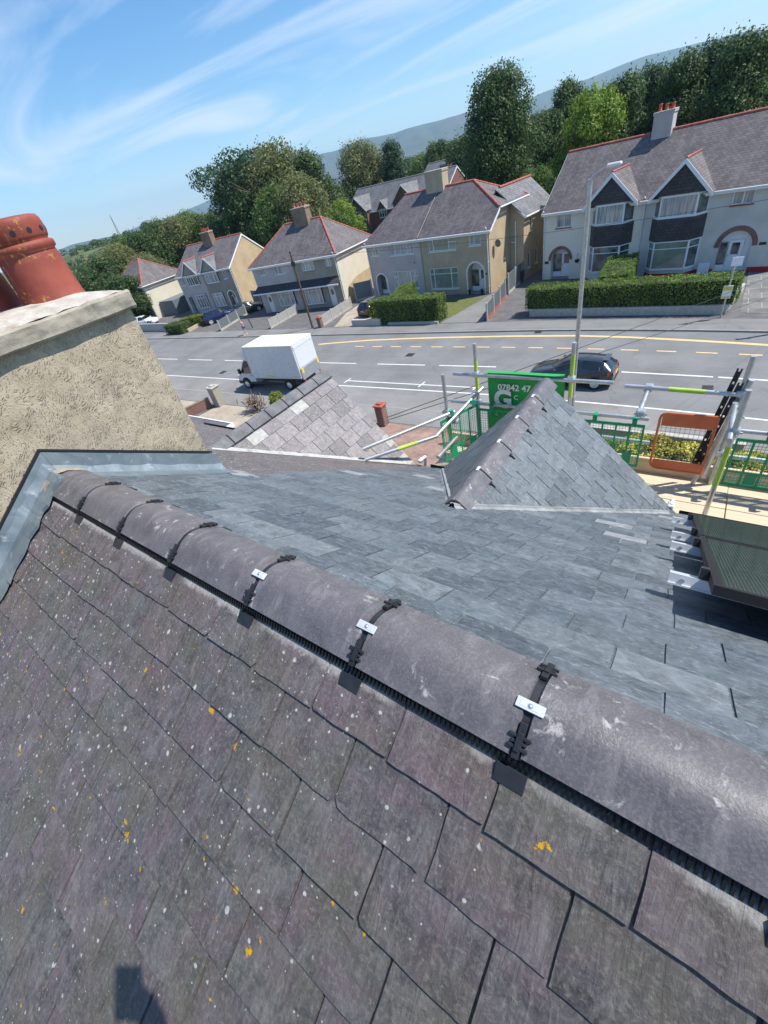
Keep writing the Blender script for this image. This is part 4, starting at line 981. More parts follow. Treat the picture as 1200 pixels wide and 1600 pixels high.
def kind_mesh(key):
    if key in KIND: return KIND[key]
    sh, H, R, leaf, nl, mat, seed, tr, cl, bare, bm = LEAFK(*{
        'oak': ('round', 12, 5, .36, 15000, 'leaf_dark', 1, .10, 60, 0, 'bark'), 'oak2': ('round', 12, 5, .34, 15000, 'leaf_mid', 2, .08, 66, 0, 'bark'),
        'big': ('tall', 18, 5.6, .32, 30000, 'leaf_dark', 3, .02, 120, 0, 'bark'), 'lime': ('round', 12, 4, .30, 14000, 'leaf_lime', 4, .06, 60, 0, 'bark'),
        'pine': ('cone', 14, 4, .30, 15000, 'leaf_pine', 5, .03, 80, 0, 'bark'), 'cedar': ('flat', 16, 7, .34, 11000, 'leaf_pine', 6, .50, 38, 5, 'bark'),
        'olive': ('round', 15, 5, .34, 11000, 'leaf_olive', 7, .12, 58, 16, 'leaf_dry'), 'bush': ('round', 7, 4.5, .32, 9000, 'leaf_mid', 8, .0, 40, 0, 'bark'),
        'tall': ('tall', 14, 4, .30, 17000, 'leaf_dark', 9, .03, 80, 0, 'bark'), 'roundtree': ('round', 14, 4.8, .30, 17000, 'leaf_olive', 10, .05, 90, 0, 'bark'),
        'tall2': ('tall', 14, 4, .30, 17000, 'leaf_pine', 19, .03, 84, 0, 'bark')}[key])
    cm = crown_mesh(sh, H, R, leaf, nl, MAT[mat], seed, tr, cl)
    t = trunk_mb(H, R, seed, bare).build('trunk', MAT[bm]); tm = t.data; bpy.data.objects.remove(t)
    KIND[key] = (cm, tm, H, R); return KIND[key]
def tree(key, az, dist, h, r, label, cat='tree', group='trees beyond the houses', name='tree', rot=None):
    cm, tm, H, R = kind_mesh(key); a = R_(az); root = thing(name, label, cat, (dist*math.sin(a), dist*math.cos(a), -.1), W, group)
    root.rotation_euler = (0, 0, random.uniform(0, 6.28) if rot is None else rot); root.scale = (r/R, r/R, h/H)
    for nme, m in (('crown', cm), ('trunk', tm)):
        o = bpy.data.objects.new(nme, m); COL.objects.link(o); o.parent = root
    return root
T = tree
T('cedar', -47.2, 94, 18.2, 8.6, 'dark flat topped conifer standing highest in the left wood', name='conifer_tree', rot=.4)
T('olive', -43.3, 88, 18.0, 6.0, 'olive tree with bare dry twigs sticking out at its top')
T('tall', -40.3, 92, 16.0, 5.4, 'dark tall tree right of the tree with the dry twigs')
T('oak', -47.3, 90, 13.6, 5.2, 'dark round tree under the flat topped conifer')
T('oak2', -44.2, 82, 12.6, 4.6, 'mid green round tree in front of the dry twigged tree')
T('roundtree', -41.6, 78, 13.0, 4.6, 'olive green tree behind the red potted chimney of the hipped house')
T('lime', -37.6, 80, 8.8, 3.4, 'small bright green tree right of the hipped house chimney')
T('oak', -50.2, 94, 10.2, 4.6, 'dark low tree at the foot of the flat topped conifer')
T('bush', -38.8, 74, 8.0, 3.6, 'low dark bushy tree over the hipped house ridge')
T('roundtree', -34.4, 116, 16.6, 6.2, 'round olive green tree between the left wood and the pointed tree')
T('pine', -31.1, 112, 15.2, 4.6, 'pointed dark tree right of the round olive green tree', name='conifer_tree')
T('oak', -26.2, 140, 13.6, 5.0, 'distant tree peeping over the grey estate roofs')
T('oak2', -28.2, 150, 12.0, 5.0, 'farthest green tree in the gap below the mountain')
T('oak', -23.6, 110, 13.0, 5.0, 'distant dark tree touching the left side of the big tree')
T('big', -20.2, 74, 17.6, 5.2, 'big dense dark green tree rising behind the middle houses')
T('bush', -16.8, 66, 7.6, 3.2, 'low green bushes between the big tree and the bay windowed house')
T('oak', -15.6, 82, 12.4, 3.8, 'dark green tree right beside the big tree')
T('tall', -14.0, 92, 15.4, 3.8, 'slender dark tree left of the yellow green tree')
T('lime', -11.9, 70, 13.2, 3.9, 'bright yellow green tree behind the bay windowed house', rot=1.0)
T('lime', -13.6, 68, 8.5, 2.6, 'small lime green tree low beside the bay windowed house')
T('tall', -9.3, 74, 13.6, 3.5, 'dark tree just right of the yellow green tree')
T('tall2', -7.2, 78, 13.9, 3.4, 'dark pointed tree left of the grey chimney with two pots')
T('tall', -5.0, 74, 13.9, 3.5, 'dark tree directly behind the grey chimney with two pots')
T('tall2', -2.9, 76, 14.3, 3.6, 'dark pointed tree right of the grey chimney with two pots')
T('tall', -.9, 70, 13.9, 3.6, 'tall dark tree at the right edge of the photograph')
T('tall2', 1.4, 74, 14.6, 3.8, 'dark tree behind the long ridge, beyond the frame edge')
T('oak', -10.5, 90, 13.4, 4.2, 'dark round tree farther back between the yellow green tree and the dark row')
T('oak', -6.1, 90, 13.0, 4.4, 'round dark tree in the second row behind the grey chimney')
T('oak2', -1.9, 88, 13.6, 4.4, 'green tree in the second row at the right')
LEFT = [(-51.2, 108, 11.6, 5.0, 'tree crown meeting the foot of the flat topped conifer'), (-53.0, 112, 12.2, 5.2, 'second dark tree left of the conifer'), (-54.8, 110, 12.4, 5.2, 'dark tree behind the potted chimney of the gabled pair'),
        (-56.6, 114, 12.2, 5.4, 'dark tree right above the small hipped roof'), (-58.4, 108, 11.8, 5.2, 'dark tree straight above the peak of the small hipped roof'), (-60.0, 112, 11.4, 5.0, 'tree just left of the small hipped roof peak'),
        (-61.8, 104, 10.6, 4.8, 'tree under the thin distant mast'), (-63.6, 100, 9.4, 4.8, 'tree above the roof behind the big chimney'), (-65.4, 96, 8.4, 4.6, 'tree nearest the red chimney pots'), (-67.4, 100, 8.0, 4.8, 'tree hidden mostly behind the red chimney pots'),
        (-59.6, 92, 8.6, 4.0, 'lower brownish green tree beside the small hipped roof'), (-62.6, 84, 7.0, 3.8, 'low tree over the roof behind the big chimney'), (-57.2, 132, 13.0, 5.6, 'back row tree on the left skyline'), (-53.6, 136, 13.0, 5.6, 'back row tree near the flat conifer')]
for i, (az, d, h, r, lb) in enumerate(LEFT):
    T(('oak', 'oak2', 'roundtree', 'oak')[i % 4], az, d, h, r, lb, group='trees of the left hand wood')
rg = np.random.default_rng(77)
def wood_stuff(name, specs, label, leaf=1.1):
    C = []; Nn = []; S = []
    for az0, az1, d0, d1, n, h in specs:
        for k in range(n):
            a = R_(rg.uniform(az0, az1)); d = rg.uniform(d0, d1); R = rg.uniform(3.2, 5.5); hh = h*rg.uniform(.75, 1.15)
            m = 150; v = rg.normal(size=(m, 3)); v /= np.linalg.norm(v, axis=1, keepdims=True); v[:, 2] = np.abs(v[:, 2])
            C.append(np.array([d*math.sin(a), d*math.cos(a), hh])+v*rg.uniform(.6, 1, (m, 1))*np.array([R, R, R*.9])); Nn.append(v+rg.normal(size=(m, 3))*.4); S.append(leaf*rg.uniform(.7, 1.4, m))
    me = quads_mesh(name, np.concatenate(C), np.concatenate(Nn), np.concatenate(S), MAT['leaf_dark'], rg)
    o = bpy.data.objects.new(name, me); COL.objects.link(o); set_tags(o, label, 'wood', kind='stuff')
wood_stuff('distant_wood', [(-76, -48, 230, 330, 90, 2), (-74, -50, 340, 420, 70, 4), (-66, -52, 440, 520, 60, 11)], 'far hedgerows and woods on the low hill at the left')
wood_stuff('distant_wood', [(-31, -18, 200, 260, 60, 3), (-31, -22, 330, 420, 70, 9), (-18, 20, 110, 150, 60, 6), (-17, 12, 240, 400, 80, 13)], 'far dark wood beyond the estate roofs and the right hand houses', 1.0)

def hedge(name, poly_segs, label, mat='leaf_hedge', leaf=.085, dens=240, cat='hedge', core=True, wob=.05):
    # poly_segs: list of (x0,y0,x1,y1,width,z0,z1)
    rg = np.random.default_rng(len(label)); x0, y0 = poly_segs[0][:2]
    root = thing(name, label, cat, (x0, y0, 0)); C = []; Nn = []; S = []; cb = MB()
    for (ax, ay, bx, by, wd, z0, z1) in poly_segs:
        L = math.hypot(bx-ax, by-ay); u = np.array([(bx-ax)/L, (by-ay)/L, 0]); v = np.array([-u[1], u[0], 0]); hh = z1-z0
        A = np.array([ax, ay, 0])
        for (area, f) in ((L*wd, 'top'), (L*hh, 's0'), (L*hh, 's1'), (wd*hh, 'e0'), (wd*hh, 'e1')):
            m = int(area*dens); a = rg.uniform(0, 1, m); b = rg.uniform(0, 1, m); o_ = np.ones(m)
            if f == 'top': s, t, z, nn = a*L, (b-.5)*wd, hh*o_, np.array([0, 0, 1.])
            elif f == 's0': s, t, z, nn = a*L, -wd/2*o_, b*hh, -v
            elif f == 's1': s, t, z, nn = a*L, wd/2*o_, b*hh, v
            elif f == 'e0': s, t, z, nn = 0*o_, (a-.5)*wd, b*hh, -u
            else: s, t, z, nn = L*o_, (a-.5)*wd, b*hh, u
            P = A+s[:, None]*u+t[:, None]*v+np.array([0, 0, 1])*(z0+z)[:, None]
            w_ = wob*(np.sin(s*3.1+t*4+1)+np.sin(s*7.3+z*5)+.8*np.sin(z*9+s*2+t*8))*.6
            edge = np.clip((z-hh+.18)/.18, 0, 1)*.05
            P = P + nn*(w_-edge+rg.normal(size=m)*leaf*.45)[:, None]
            C.append(P); Nn.append(nn+rg.normal(size=(m, 3))*.6); S.append(leaf*rg.uniform(.6, 1.4, m))
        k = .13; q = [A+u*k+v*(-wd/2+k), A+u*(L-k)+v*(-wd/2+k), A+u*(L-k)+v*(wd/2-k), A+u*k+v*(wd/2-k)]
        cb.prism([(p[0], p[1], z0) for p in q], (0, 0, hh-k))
    b0 = np.array([x0, y0, 0])
    me = quads_mesh('foliage', np.concatenate(C)-b0, np.concatenate(Nn), np.concatenate(S), MAT[mat], rg)
    o = bpy.data.objects.new('foliage', me); COL.objects.link(o); o.parent = root
    cb.build('hedge_core', MAT['leaf_core'], root); return root  # solid dark green box filling the hedge behind its leaves
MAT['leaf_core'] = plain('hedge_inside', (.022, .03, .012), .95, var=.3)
hedge('privet_hedge', [(-24.6, 34.5, -17.9, 34.2, 1.5, .1, 2.12), (-22.9, 35.0, -24.0, 39.4, 1.5, .1, 2.05)], 'tall clipped dark green hedge in front of the arched porch pair')
hedge('privet_hedge', [(-10.9, 35.1, 1.9, 34.2, 1.6, .55, 2.0), (-5.3, 36.0, -5.6, 41.8, 2.0, .3, 2.1)], 'long clipped hedge along the front of the bay windowed house')
hedge('privet_hedge', [(-58.0, 33.3, -54.4, 33.5, 1.6, .1, 1.25)], 'short dark hedge beside the parked blue car', 'leaf_box')
hedge('golden_hedge', [(-57.0, 34.9, -54.0, 36.6, 1.5, .1, 1.35)], 'yellow green shrub hedge behind the short dark hedge', 'leaf_lhedge')
hedge('variegated_shrub', [(-1.4, 15.6, 3.4, 15.1, 2.2, .1, 1.15)], 'yellow variegated shrubs seen through the scaffold behind the orange gate', 'leaf_gold', .075, 620, 'shrub', wob=.16)
hedge('evergreen_shrub', [(-3.8, 15.9, -1.5, 15.8, 1.5, .1, .9)], 'green shrub behind the green barrier beside the right gable', 'leaf_hedge', .07, 500, 'shrub', wob=.14)
hedge('evergreen_shrub', [(-22.9, 18.0, -21.9, 17.4, .8, .1, .95)], 'yellow green shrub between the box van and the left gable ridge', 'leaf_lhedge', .10, 300, 'shrub', wob=.12)
hedge('flowering_shrub', [(-25.9, 35.2, -25.4, 34.9, .7, .1, 1.7)], 'pale leafed shrub at the left end of the tall clipped hedge', 'leaf_lhedge', .12, 200, 'shrub', wob=.14)
hedge('evergreen_shrub', [(-75.5, 37.6, -72.6, 36.4, 1.6, .1, 1.7)], 'dark bush beside the big chimney edge near the small hipped house', 'leaf_dark', .14, 120, 'shrub', wob=.2)
# spiky purple shrub
root = thing('spiky_shrub', 'dusty purple spiky leaved shrub beside the van shadow', 'shrub', (-23.9, 16.9, 0)); rg = np.random.default_rng(5); mb = MB()
for k in range(240):
    a = rg.uniform(0, 6.28); e = rg.uniform(.15, 1.4); L = rg.uniform(.35, .75); c0 = Vector((-23.9+rg.normal()*.35, 16.9+rg.normal()*.25, rg.uniform(.2, .9)))
    d = Vector((math.cos(a)*math.cos(e), math.sin(a)*math.cos(e), math.sin(e))); s = d.cross(Vector((0, 0, 1))).normalized()*.022
    mb.face([c0-s, c0+d*L*.6+s*-1.3+Vector((0, 0, -.0)), c0+d*L-Vector((0, 0, .12*L)), c0+d*L*.6+s*1.3, c0+s])
mb.build('spiky_leaves', MAT['leaf_purple'], root); mb = MB(); mb.tube((-23.9, 16.9, 0), (-23.88, 16.9, .5), .09, 8); mb.tube((-23.9, 16.9, .4), (-23.6, 16.8, .9), .06, 8); mb.tube((-23.9, 16.9, .4), (-24.2, 17.0, .8), .05, 8); mb.build('stem', MAT['bark'], root)
# potted / ground ivy by the drive
# ================================================================== HOUSES ACROSS THE ROAD
# each house has its own frame: x along the street front, y backwards, z up
def wallq(mb, p, q, z0, z1, holes=(), dep=.10, out=1):
    """wall from p to q (left to right seen from outside) with rectangular holes (s0,s1,z0,z1)"""
    p = Vector((p[0], p[1], 0)); q = Vector((q[0], q[1], 0)); L = (q-p).length; d = (q-p)/L; inn = Vector((-d.y, d.x, 0))
    xs = sorted({0, L, *[h[0] for h in holes], *[h[1] for h in holes]}); zs = sorted({z0, z1, *[h[2] for h in holes], *[h[3] for h in holes]})
    P = lambda s, z, o=0: p + d*s + inn*o + Vector((0, 0, z))
    for a, b in zip(xs, xs[1:]):
        for c, e in zip(zs, zs[1:]):
            if any(h[0] <= a+1e-6 and h[1] >= b-1e-6 and h[2] <= c+1e-6 and h[3] >= e-1e-6 for h in holes): continue
            mb.face([P(a, c), P(b, c), P(b, e), P(a, e)])
    for h in holes:
        D = h[4] if len(h) > 4 else dep; a, b, c, e = h[:4]
        mb.face([P(a, c), P(a, e), P(a, e, D), P(a, c, D)][::-1]); mb.face([P(b, c), P(b, c, D), P(b, e, D), P(b, e)][::-1])
        mb.face([P(a, c), P(a, c, D), P(b, c, D), P(b, c)][::-1]); mb.face([P(a, e), P(b, e), P(b, e, D), P(a, e, D)][::-1])
def window(root, p, q, z0, z1, mull=(), trans=None, inset=.06, pane='pane_net', fw=.075, sill=True, name='window', sillmat='white_paint'):
    p = Vector((p[0], p[1], 0)); q = Vector((q[0], q[1], 0)); L = (q-p).length; d = (q-p)/L; inn = Vector((-d.y, d.x, 0))
    mb = MB()
    def bar(s0, s1, a, b, o0=0, o1=.06):
        P = p + d*s0 + inn*(inset+o0); V = [P + Vector((0, 0, a)), P + d*(s1-s0) + Vector((0, 0, a)), P + d*(s1-s0) + Vector((0, 0, b)), P + Vector((0, 0, b))]
        mb.prism(V, inn*(o1-o0))
    bar(0, fw, z0, z1); bar(L-fw, L, z0, z1); bar(fw, L-fw, z0, z0+fw); bar(fw, L-fw, z1-fw, z1)
    edges = [fw] + [L*m for m in mull] + [L-fw]
    for m in mull: bar(L*m-fw*.5, L*m+fw*.5, z0+fw, z1-fw, -.002)
    if trans:
        for i, (a, b) in enumerate(zip(edges, edges[1:])):
            t = trans[i] if isinstance(trans, (list, tuple)) else trans
            if t: bar(a+(fw*.5 if i else 0), b-(fw*.5 if i < len(edges)-2 else 0), z0+(z1-z0)*t-fw*.35, z0+(z1-z0)*t+fw*.35, .003)
    fr = mb.build(name, MAT['white_plastic'], root)
    mb = MB(); P = p + inn*(inset+.035); mb.face([P+d*.02+Vector((0, 0, z0+.02)), P+d*(L-.02)+Vector((0, 0, z0+.02)), P+d*(L-.02)+Vector((0, 0, z1-.02)), P+d*.02+Vector((0, 0, z1-.02))])
    mb.build('pane', MAT[pane], fr)
    if sill:
        mb = MB(); P = p - d*.06 - inn*.07 + Vector((0, 0, z0-.075)); mb.prism([P, P+d*(L+.12), P+d*(L+.12)+inn*.14, P+inn*.14], (0, 0, .07)); mb.build('sill', MAT[sillmat], fr)
    return fr
def arch_porch(root, x0, x1, zs, y=0, ring='white_paint', rw=.14, wallmat='rc_tan', depth=.8, door='white_plastic', side=True, brick=False, zt=None, door_x=None):
    """arched opening; the hole (x0,x1,0,zs+r) is already cut in the wall"""
    r = (x1-x0)/2; xc = (x0+x1)/2; N = 14; zt = zs+r if zt is None else zt; rz = zt-zs
    A = [(xc-r*math.cos(math.pi*i/N), zs+rz*math.sin(math.pi*i/N)) for i in range(N+1)]
    mb = MB()
    for half in (A[:N//2+1], A[N//2:]):
        cx_ = x0 if half[0][0] < xc-1e-6 else x1
        for a, b in zip(half, half[1:]):
            mb.face([(cx_, y+.001, zt), (a[0], y+.001, a[1]), (b[0], y+.001, b[1])] if (cx_ == x0) else [(cx_, y+.001, zt), (a[0], y+.001, a[1]), (b[0], y+.001, b[1])])
    for a, b in zip(A, A[1:]): mb.face([(a[0], y, a[1]), (a[0], y+depth, a[1]), (b[0], y+depth, b[1]), (b[0], y, b[1])][::-1], sm=True)
    mb.build('porch_arch', MAT[wallmat], root)
    mb = MB(); O = [(xc-(r+rw)*math.cos(math.pi*i/N), zs+(rz+rw)*math.sin(math.pi*i/N)) for i in range(N+1)]
    for i in range(N):
        a, b, c, e = A[i], A[i+1], O[i+1], O[i]
        mb.prism([(a[0], y-.03, a[1]), (b[0], y-.03, b[1]), (c[0], y-.03, c[1]), (e[0], y-.03, e[1])], (0, .028, 0))
    if not brick:
        for (a, b) in ((x0-rw, x0), (x1, x1+rw)): mb.box(a, b, y-.03, y-.002, .05, zs)
    mb.build('arch_ring', MAT[ring], root)
    yd = y+depth-.12
    mb = MB(); mb.box(x0, x1, y+depth, y+depth+.05, .05, zt); mb.build('porch_back', MAT['white_plastic'], root)
    mb = MB(); mb.box(x0, x1, y+.05, y+depth, .052, .14); mb.build('door_step', MAT['kerb'], root)
    dw = .86; dx = (xc-.05 if side else xc-dw/2) if door_x is None else door_x
    mb = MB(); mb.bbox(dx, dx+dw, yd, yd+.06, .16, 2.12, .01)
    for (a, b, c, e) in ((.12, dw-.12, .2, .85),): mb.bbox(dx+a, dx+b, yd-.015, yd, .16+c, .16+e, .01)
    do = mb.build('front_door', MAT[door], root)
    mb = MB(); mb.bbox(dx+.2, dx+dw-.2, yd-.02, yd-.001, 1.22, 1.95, .02); mb.build('door_pane', MAT['pane_dark'], do)
    mb = MB(); mb.bbox(dx+.07, dx+.11, yd-.06, yd-.002, 1.08, 1.2, .008); mb.build('door_handle', MAT['steel'], do)
    if side:
        mb = MB(); mb.bbox(x0+.06, dx-.08, yd-.01, yd+.05, .6, 2.0, .01); mb.build('side_light', MAT['pane_dark'], root)
        mb = MB(); mb.bbox(x0+.01, dx-.02, yd+.0, yd+.055, .16, .58, .01); mb.build('door_side_panel', MAT['white_plastic'], root)
def stack(root, x0, x1, y0, y1, z0, z1, mat, pots, potmat='terracotta_red', cap='concrete', pr=.13, ph=.38, label=None, cowl=0):
    mb = MB(); mb.box(x0, x1, y0, y1, z0, z1); mb.box(x0-.05, x1+.05, y0-.05, y1+.05, z1+.002, z1+.10)
    o = mb.build('chimney', MAT[mat], root, label=label)
    mb = MB(); mb.bbox(x0-.06, x1+.06, y0-.06, y1+.06, z1+.105, z1+.19, .02); mb.build('chimney_cap', MAT[cap], o)
    for k in range(pots):
        x = x0+(x1-x0)*(k+.5)/pots; mb = MB(); h = ph*random.uniform(.85, 1.15)
        mb.lathe([(pr*1.1, 0), (pr*1.1, .06), (pr*.95, .08), (pr*.82, h-.08), (pr*1.0, h-.06), (pr*1.0, h), (pr*.7, h), (pr*.66, h*.6)], (x, (y0+y1)/2, z1+.17), 14, cap=False)
        mb.tube((x, (y0+y1)/2, z1+.18), (x, (y0+y1)/2, z1+.17+h*.6), pr*.6, 8); mb.build('chimney_pot', MAT[potmat], o)
def ridge_run(mb, p, q, r=.11):
    p, q = Vector(p), Vector(q); L = (q-p).length; n = max(1, int(L/.45)); d = (q-p).normalized()
    for k in range(n):
        a = p+(q-p)*(k/n); b = p+(q-p)*((k+1)/n); mb.tube(a+Vector((0, 0, -.02)), b+Vector((0, 0, -.02))-d*.03, r, 8, r*.96, sm=True)
def bargeboard(mb, P, Q, h=.2, off=(0, -.04, 0), dn=(0, 0, 1)):
    P, Q = Vector(P), Vector(Q); mb.prism([P, Q, Q-Vector((0, 0, h)), P-Vector((0, 0, h))], off)
def downpipe(root, x, y, z0, z1, mat='white_plastic', r=.045):
    mb = MB(); mb.path([(x, y-.3, z1+.12), (x, y-.09, z1-.15), (x, y-.09, z0)], r, 8)
    for z in (z0+.6, (z0+z1)/2, z1-.5): mb.bbox(x-.07, x+.07, y-.14, y-.003, z, z+.05, .005)
    mb.build('downpipe', MAT[mat], root)
def gut(root, x0, x1, y, z, mat='white_plastic'):
    mb = MB(); mb.bbox(x0, x1, y-.12, y, z-.12, z-.01, .02); mb.bbox(x0+.02, x1-.02, y+.002, y+.05, z-.24, z-.05, .01); mb.build('gutter', MAT[mat], root)
def main_roof(root, L, D, ze, zr, hl=0, hr=0, ov=.32, mat='far_slate', ridge='red_ridge', yr=None, redhip=(1, 1), og=.06, half=0):
    yr = D/2 if yr is None else yr; tf = (zr-ze)/yr; z0 = ze-tf*ov
    xl, xr = -(ov if hl else og), L+(ov if hr else og); a = (hl, yr, zr) if hl else (xl, yr, zr); b = (L-hr, yr, zr) if hr else (xr, yr, zr)
    mb = MB(); zb = z0; zk = ze+tf*half
    if half: mb.slab([(xl, -ov, z0), (xr, -ov, z0), (xr, half, zk), b, a], .09); mb.slab([(xr, D+ov, zb), (xl, D+ov, zb), a, b, (xr, D-half, zk)], .09); mb.slab([(xr, half, zk), (xr, D-half, zk), b], .09)
    else: mb.slab([(xl, -ov, z0), (xr, -ov, z0), b, a], .09); mb.slab([(xr, D+ov, zb), (xl, D+ov, zb), a, b], .09)
    if hl: mb.slab([(xl, D+ov, z0), (xl, -ov, z0), a], .09)
    if hr and not half: mb.slab([(xr, -ov, z0), (xr, D+ov, z0), b], .09)
    o = mb.build('roof', MAT[mat], root)
    mb = MB(); ridge_run(mb, a, b)
    if hl and redhip[0]: ridge_run(mb, a, (xl+.05, -ov+.05, z0+.04)); 
    if hl: ridge_run(mb, a, (xl+.05, D+ov-.05, z0+.04))
    if hr and redhip[1]: ridge_run(mb, b, (xr-.05, half if half else -ov+.05, (zk if half else z0)+.04))
    if hr: ridge_run(mb, b, (xr-.05, D-half if half else D+ov-.05, (zk if half else z0)+.04))
    mb.build('ridge_tiles', MAT[ridge], o)
    mb = MB()
    for side_, x in ((hl, xl), (hr, xr)):
        if not side_:
            off = (-.035 if x < 0 else .035, 0, 0)
            for yy in (-ov, D+ov): bargeboard(mb, (x, yy, z0-.02), (x, yr, zr-.02), .22, off)
    if mb.v: mb.build('bargeboard', MAT['white_plastic'], root)
    if half:
        mb = MB(); bargeboard(mb, (xr, -ov, z0-.02), (xr, half, zk-.02), .2, (.035, 0, 0)); mb.build('bargeboard', MAT['white_plastic'], root); mb = MB(); mb.bbox(xr, xr+.11, half, D-half, zk-.12, zk-.01, .02); mb.build('gutter', MAT['white_plastic'], root)
    if hr and not half: mb = MB(); mb.bbox(xr, xr+.11, -ov, D+ov, z0-.12, z0-.01, .02); mb.build('gutter', MAT['white_plastic'], root)
    if hl: mb = MB(); mb.bbox(xl-.11, xl, -ov, D+ov, z0-.12, z0-.01, .02); mb.build('gutter', MAT['white_plastic'], root)
    gut(root, xl, xr, -ov-.001, z0); return o, z0
def gable_tri(mb, x, D, ze, zr, side, yr=None):
    yr = D/2 if yr is None else yr; P = [(x, 0, ze), (x, D, ze), (x, yr, zr)]
    mb.face(P if side > 0 else P[::-1])
def frame_ab(a, b, z=0.0):
    return Frame((a[0], a[1], z), math.atan2(b[1]-a[1], b[0]-a[0]))
def doorbell_box(root, x, z, w_, h, mat): mb = MB(); mb.bbox(x, x+w_, -.05, -.002, z, z+h, .008); mb.build('wall_box', MAT[mat], root)

# ---------------- H3: hipped pair with arched porches
f3 = frame_ab((-30.9, 43.2), (-16.3, 41.1)); L3, D3 = 14.75, 8.4
h3 = thing('semi_detached_house', 'hipped roof pair, mauve grey left half and tan right half, with white arched porches', 'house', (0, 0, 0), f3, 'houses across the road')
PT = 7.25
mb = MB(); wallq(mb, (0, 0), (PT, 0), 0, 5.35, [(.55, 1.75, 4.1, 5.15), (3.25, 6.35, 3.95, 5.25), (3.1, 6.45, .75, 2.45), (.65, 2.15, 0, 2.3, .8)])
mb.build('left_front_wall', MAT['rc_mauve'], h3)
mb = MB(); wallq(mb, (PT, 0), (L3, 0), 0, 5.35, [(8.2-PT, 11.3-PT, 3.93, 5.28), (12.7-PT, 13.9-PT, 4.1, 5.3), (7.95-PT, 11.3-PT, .6, 2.5), (12.35-PT, 14.1-PT, 0, 2.72, .8)])
mb.build('right_front_wall', MAT['rc_tan'], h3); mb = MB(); wallq(mb, (PT, D3), (0, D3), 0, 5.35); mb.build('rear_wall', MAT['rc_tan'], h3)
mb = MB(); wallq(mb, (L3, 0), (L3, D3), 0, 5.35); mb.face([(L3, 0, 5.35), (L3, D3, 5.35), (L3, D3-1.5, 6.45), (L3, 1.5, 6.45)]); wallq(mb, (L3, D3), (PT, D3), 0, 5.35); mb.build('side_wall', MAT['rc_tan2'], h3)
mb = MB(); wallq(mb, (0, D3), (0, 0), 0, 5.35); mb.build('side_wall', MAT['rc_cream'], h3)
window(h3, (.55, 0), (1.75, 0), 4.1, 5.15, (.5,)); window(h3, (3.25, 0), (6.35, 0), 3.95, 5.25, (.22, .72)); window(h3, (3.1, 0), (6.45, 0), .75, 2.45, (.2, .72), [.7, 0, .7]); 
window(h3, (8.2, 0), (11.3, 0), 3.93, 5.28, (.17, .74), [0, .72, .5], pane='pane_green'); window(h3, (12.7, 0), (13.9, 0), 4.1, 5.3, (), .72); window(h3, (7.95, 0), (11.3, 0), .6, 2.5, (.16, .76), [.72, .72, .72], pane='pane_green')
arch_porch(h3, .65, 2.15, 1.55, wallmat='rc_mauve'); arch_porch(h3, 12.35, 14.1, 1.85, wallmat='rc_tan')
main_roof(h3, L3, D3, 5.42, 8.55, 3.0, 3.7, redhip=(0, 1), mat='far_slate', half=1.5)
stack(h3, 5.95, 7.95, 3.75, 4.75, 7.6, 9.75, 'rc_tan', 0, label='pale square chimney without pots')
downpipe(h3, L3-.12, 0, .1, 5.3); downpipe(h3, .1, 0, .1, 5.3)
mb = MB(); mb.box(PT-.04, PT+.04, -.05, -.002, .1, 5.2); mb.build('party_line_pipe', MAT['rc_brown'], h3)
mb = MB(); V = [(PT+.0, -.32, 5.40), (PT+.06, -.32, 5.40)]; mb.tube((PT, -.33, 5.30), (PT, D3/2, 8.60), .035, 6); mb.build('lead_party_line', MAT['kerb'], h3)
doorbell_box(h3, 2.5, 4.9, .16, .1, 'white_plastic'); doorbell_box(h3, 14.25, 1.7, .16, .14, 'dark_metal'); doorbell_box(h3, 6.2, 3.1, .1, .1, 'dark_metal')
for dx in (12.55, 13.9):
    mb = MB(); mb.lathe([(.09, 0), (.12, .22), (.1, .22), (.16, .40), (.05, .5)], (dx, -.2, .07), 10); mb.build('door_planter', MAT['leaf_core'], h3)
# rear wing
WX0, WX1, WY0, WY1, WR = 11.4, 16.05, 3.9, 9.6, 13.75
mb = MB(); wallq(mb, (L3+.002, WY0), (WX1, WY0), 0, 5.35); mb.face([(L3+.002, WY0, 5.35), (WX1, WY0, 5.35), (L3+.002, WY0, 6.55)]); mb.build('wing_front_wall', MAT['rc_tan'], h3)
mb = MB(); wallq(mb, (WX1, WY0), (WX1, WY1), 0, 5.35, [(1.2, 1.7, 3.9, 5.0), (.9, 1.4, .9, 2.2), (2.5, 3.0, .9, 2.2)]); wallq(mb, (WX1, WY1), (WX0, WY1), 0, 5.35); wallq(mb, (WX0, WY1), (WX0, D3), 0, 5.35); mb.build('wing_side_wall', MAT['rc_tan2'], h3)
for a, b, c, e in ((1.2, 1.7, 3.9, 5.0), (.9, 1.4, .9, 2.2), (2.5, 3.0, .9, 2.2)): window(h3, (WX1, WY0+a), (WX1, WY0+b), c, e, pane='pane_dark')
mb = MB(); ws = (7.62-5.3)/(WX1+.3-WR)
mb.slab([(WR, 3.2, 7.62), (WX1+.3, WY0-.28, 5.3), (WX1+.3, WY1+.3, 5.3), (WR, WY1+.3, 7.62)], .09); mb.slab([(WR, WY1+.3, 7.62), (WR-2.6, WY1+.3, 5.3), (WR-2.6, 6.5, 5.3), (WR, 3.2, 7.62)], .09)
wr = mb.build('wing_roof', MAT['far_slate_grey'], h3); mb = MB(); ridge_run(mb, (WR, 3.9, 7.68), (WR, WY1+.3, 7.68)); mb.build('ridge_tiles', MAT['red_ridge'], wr)
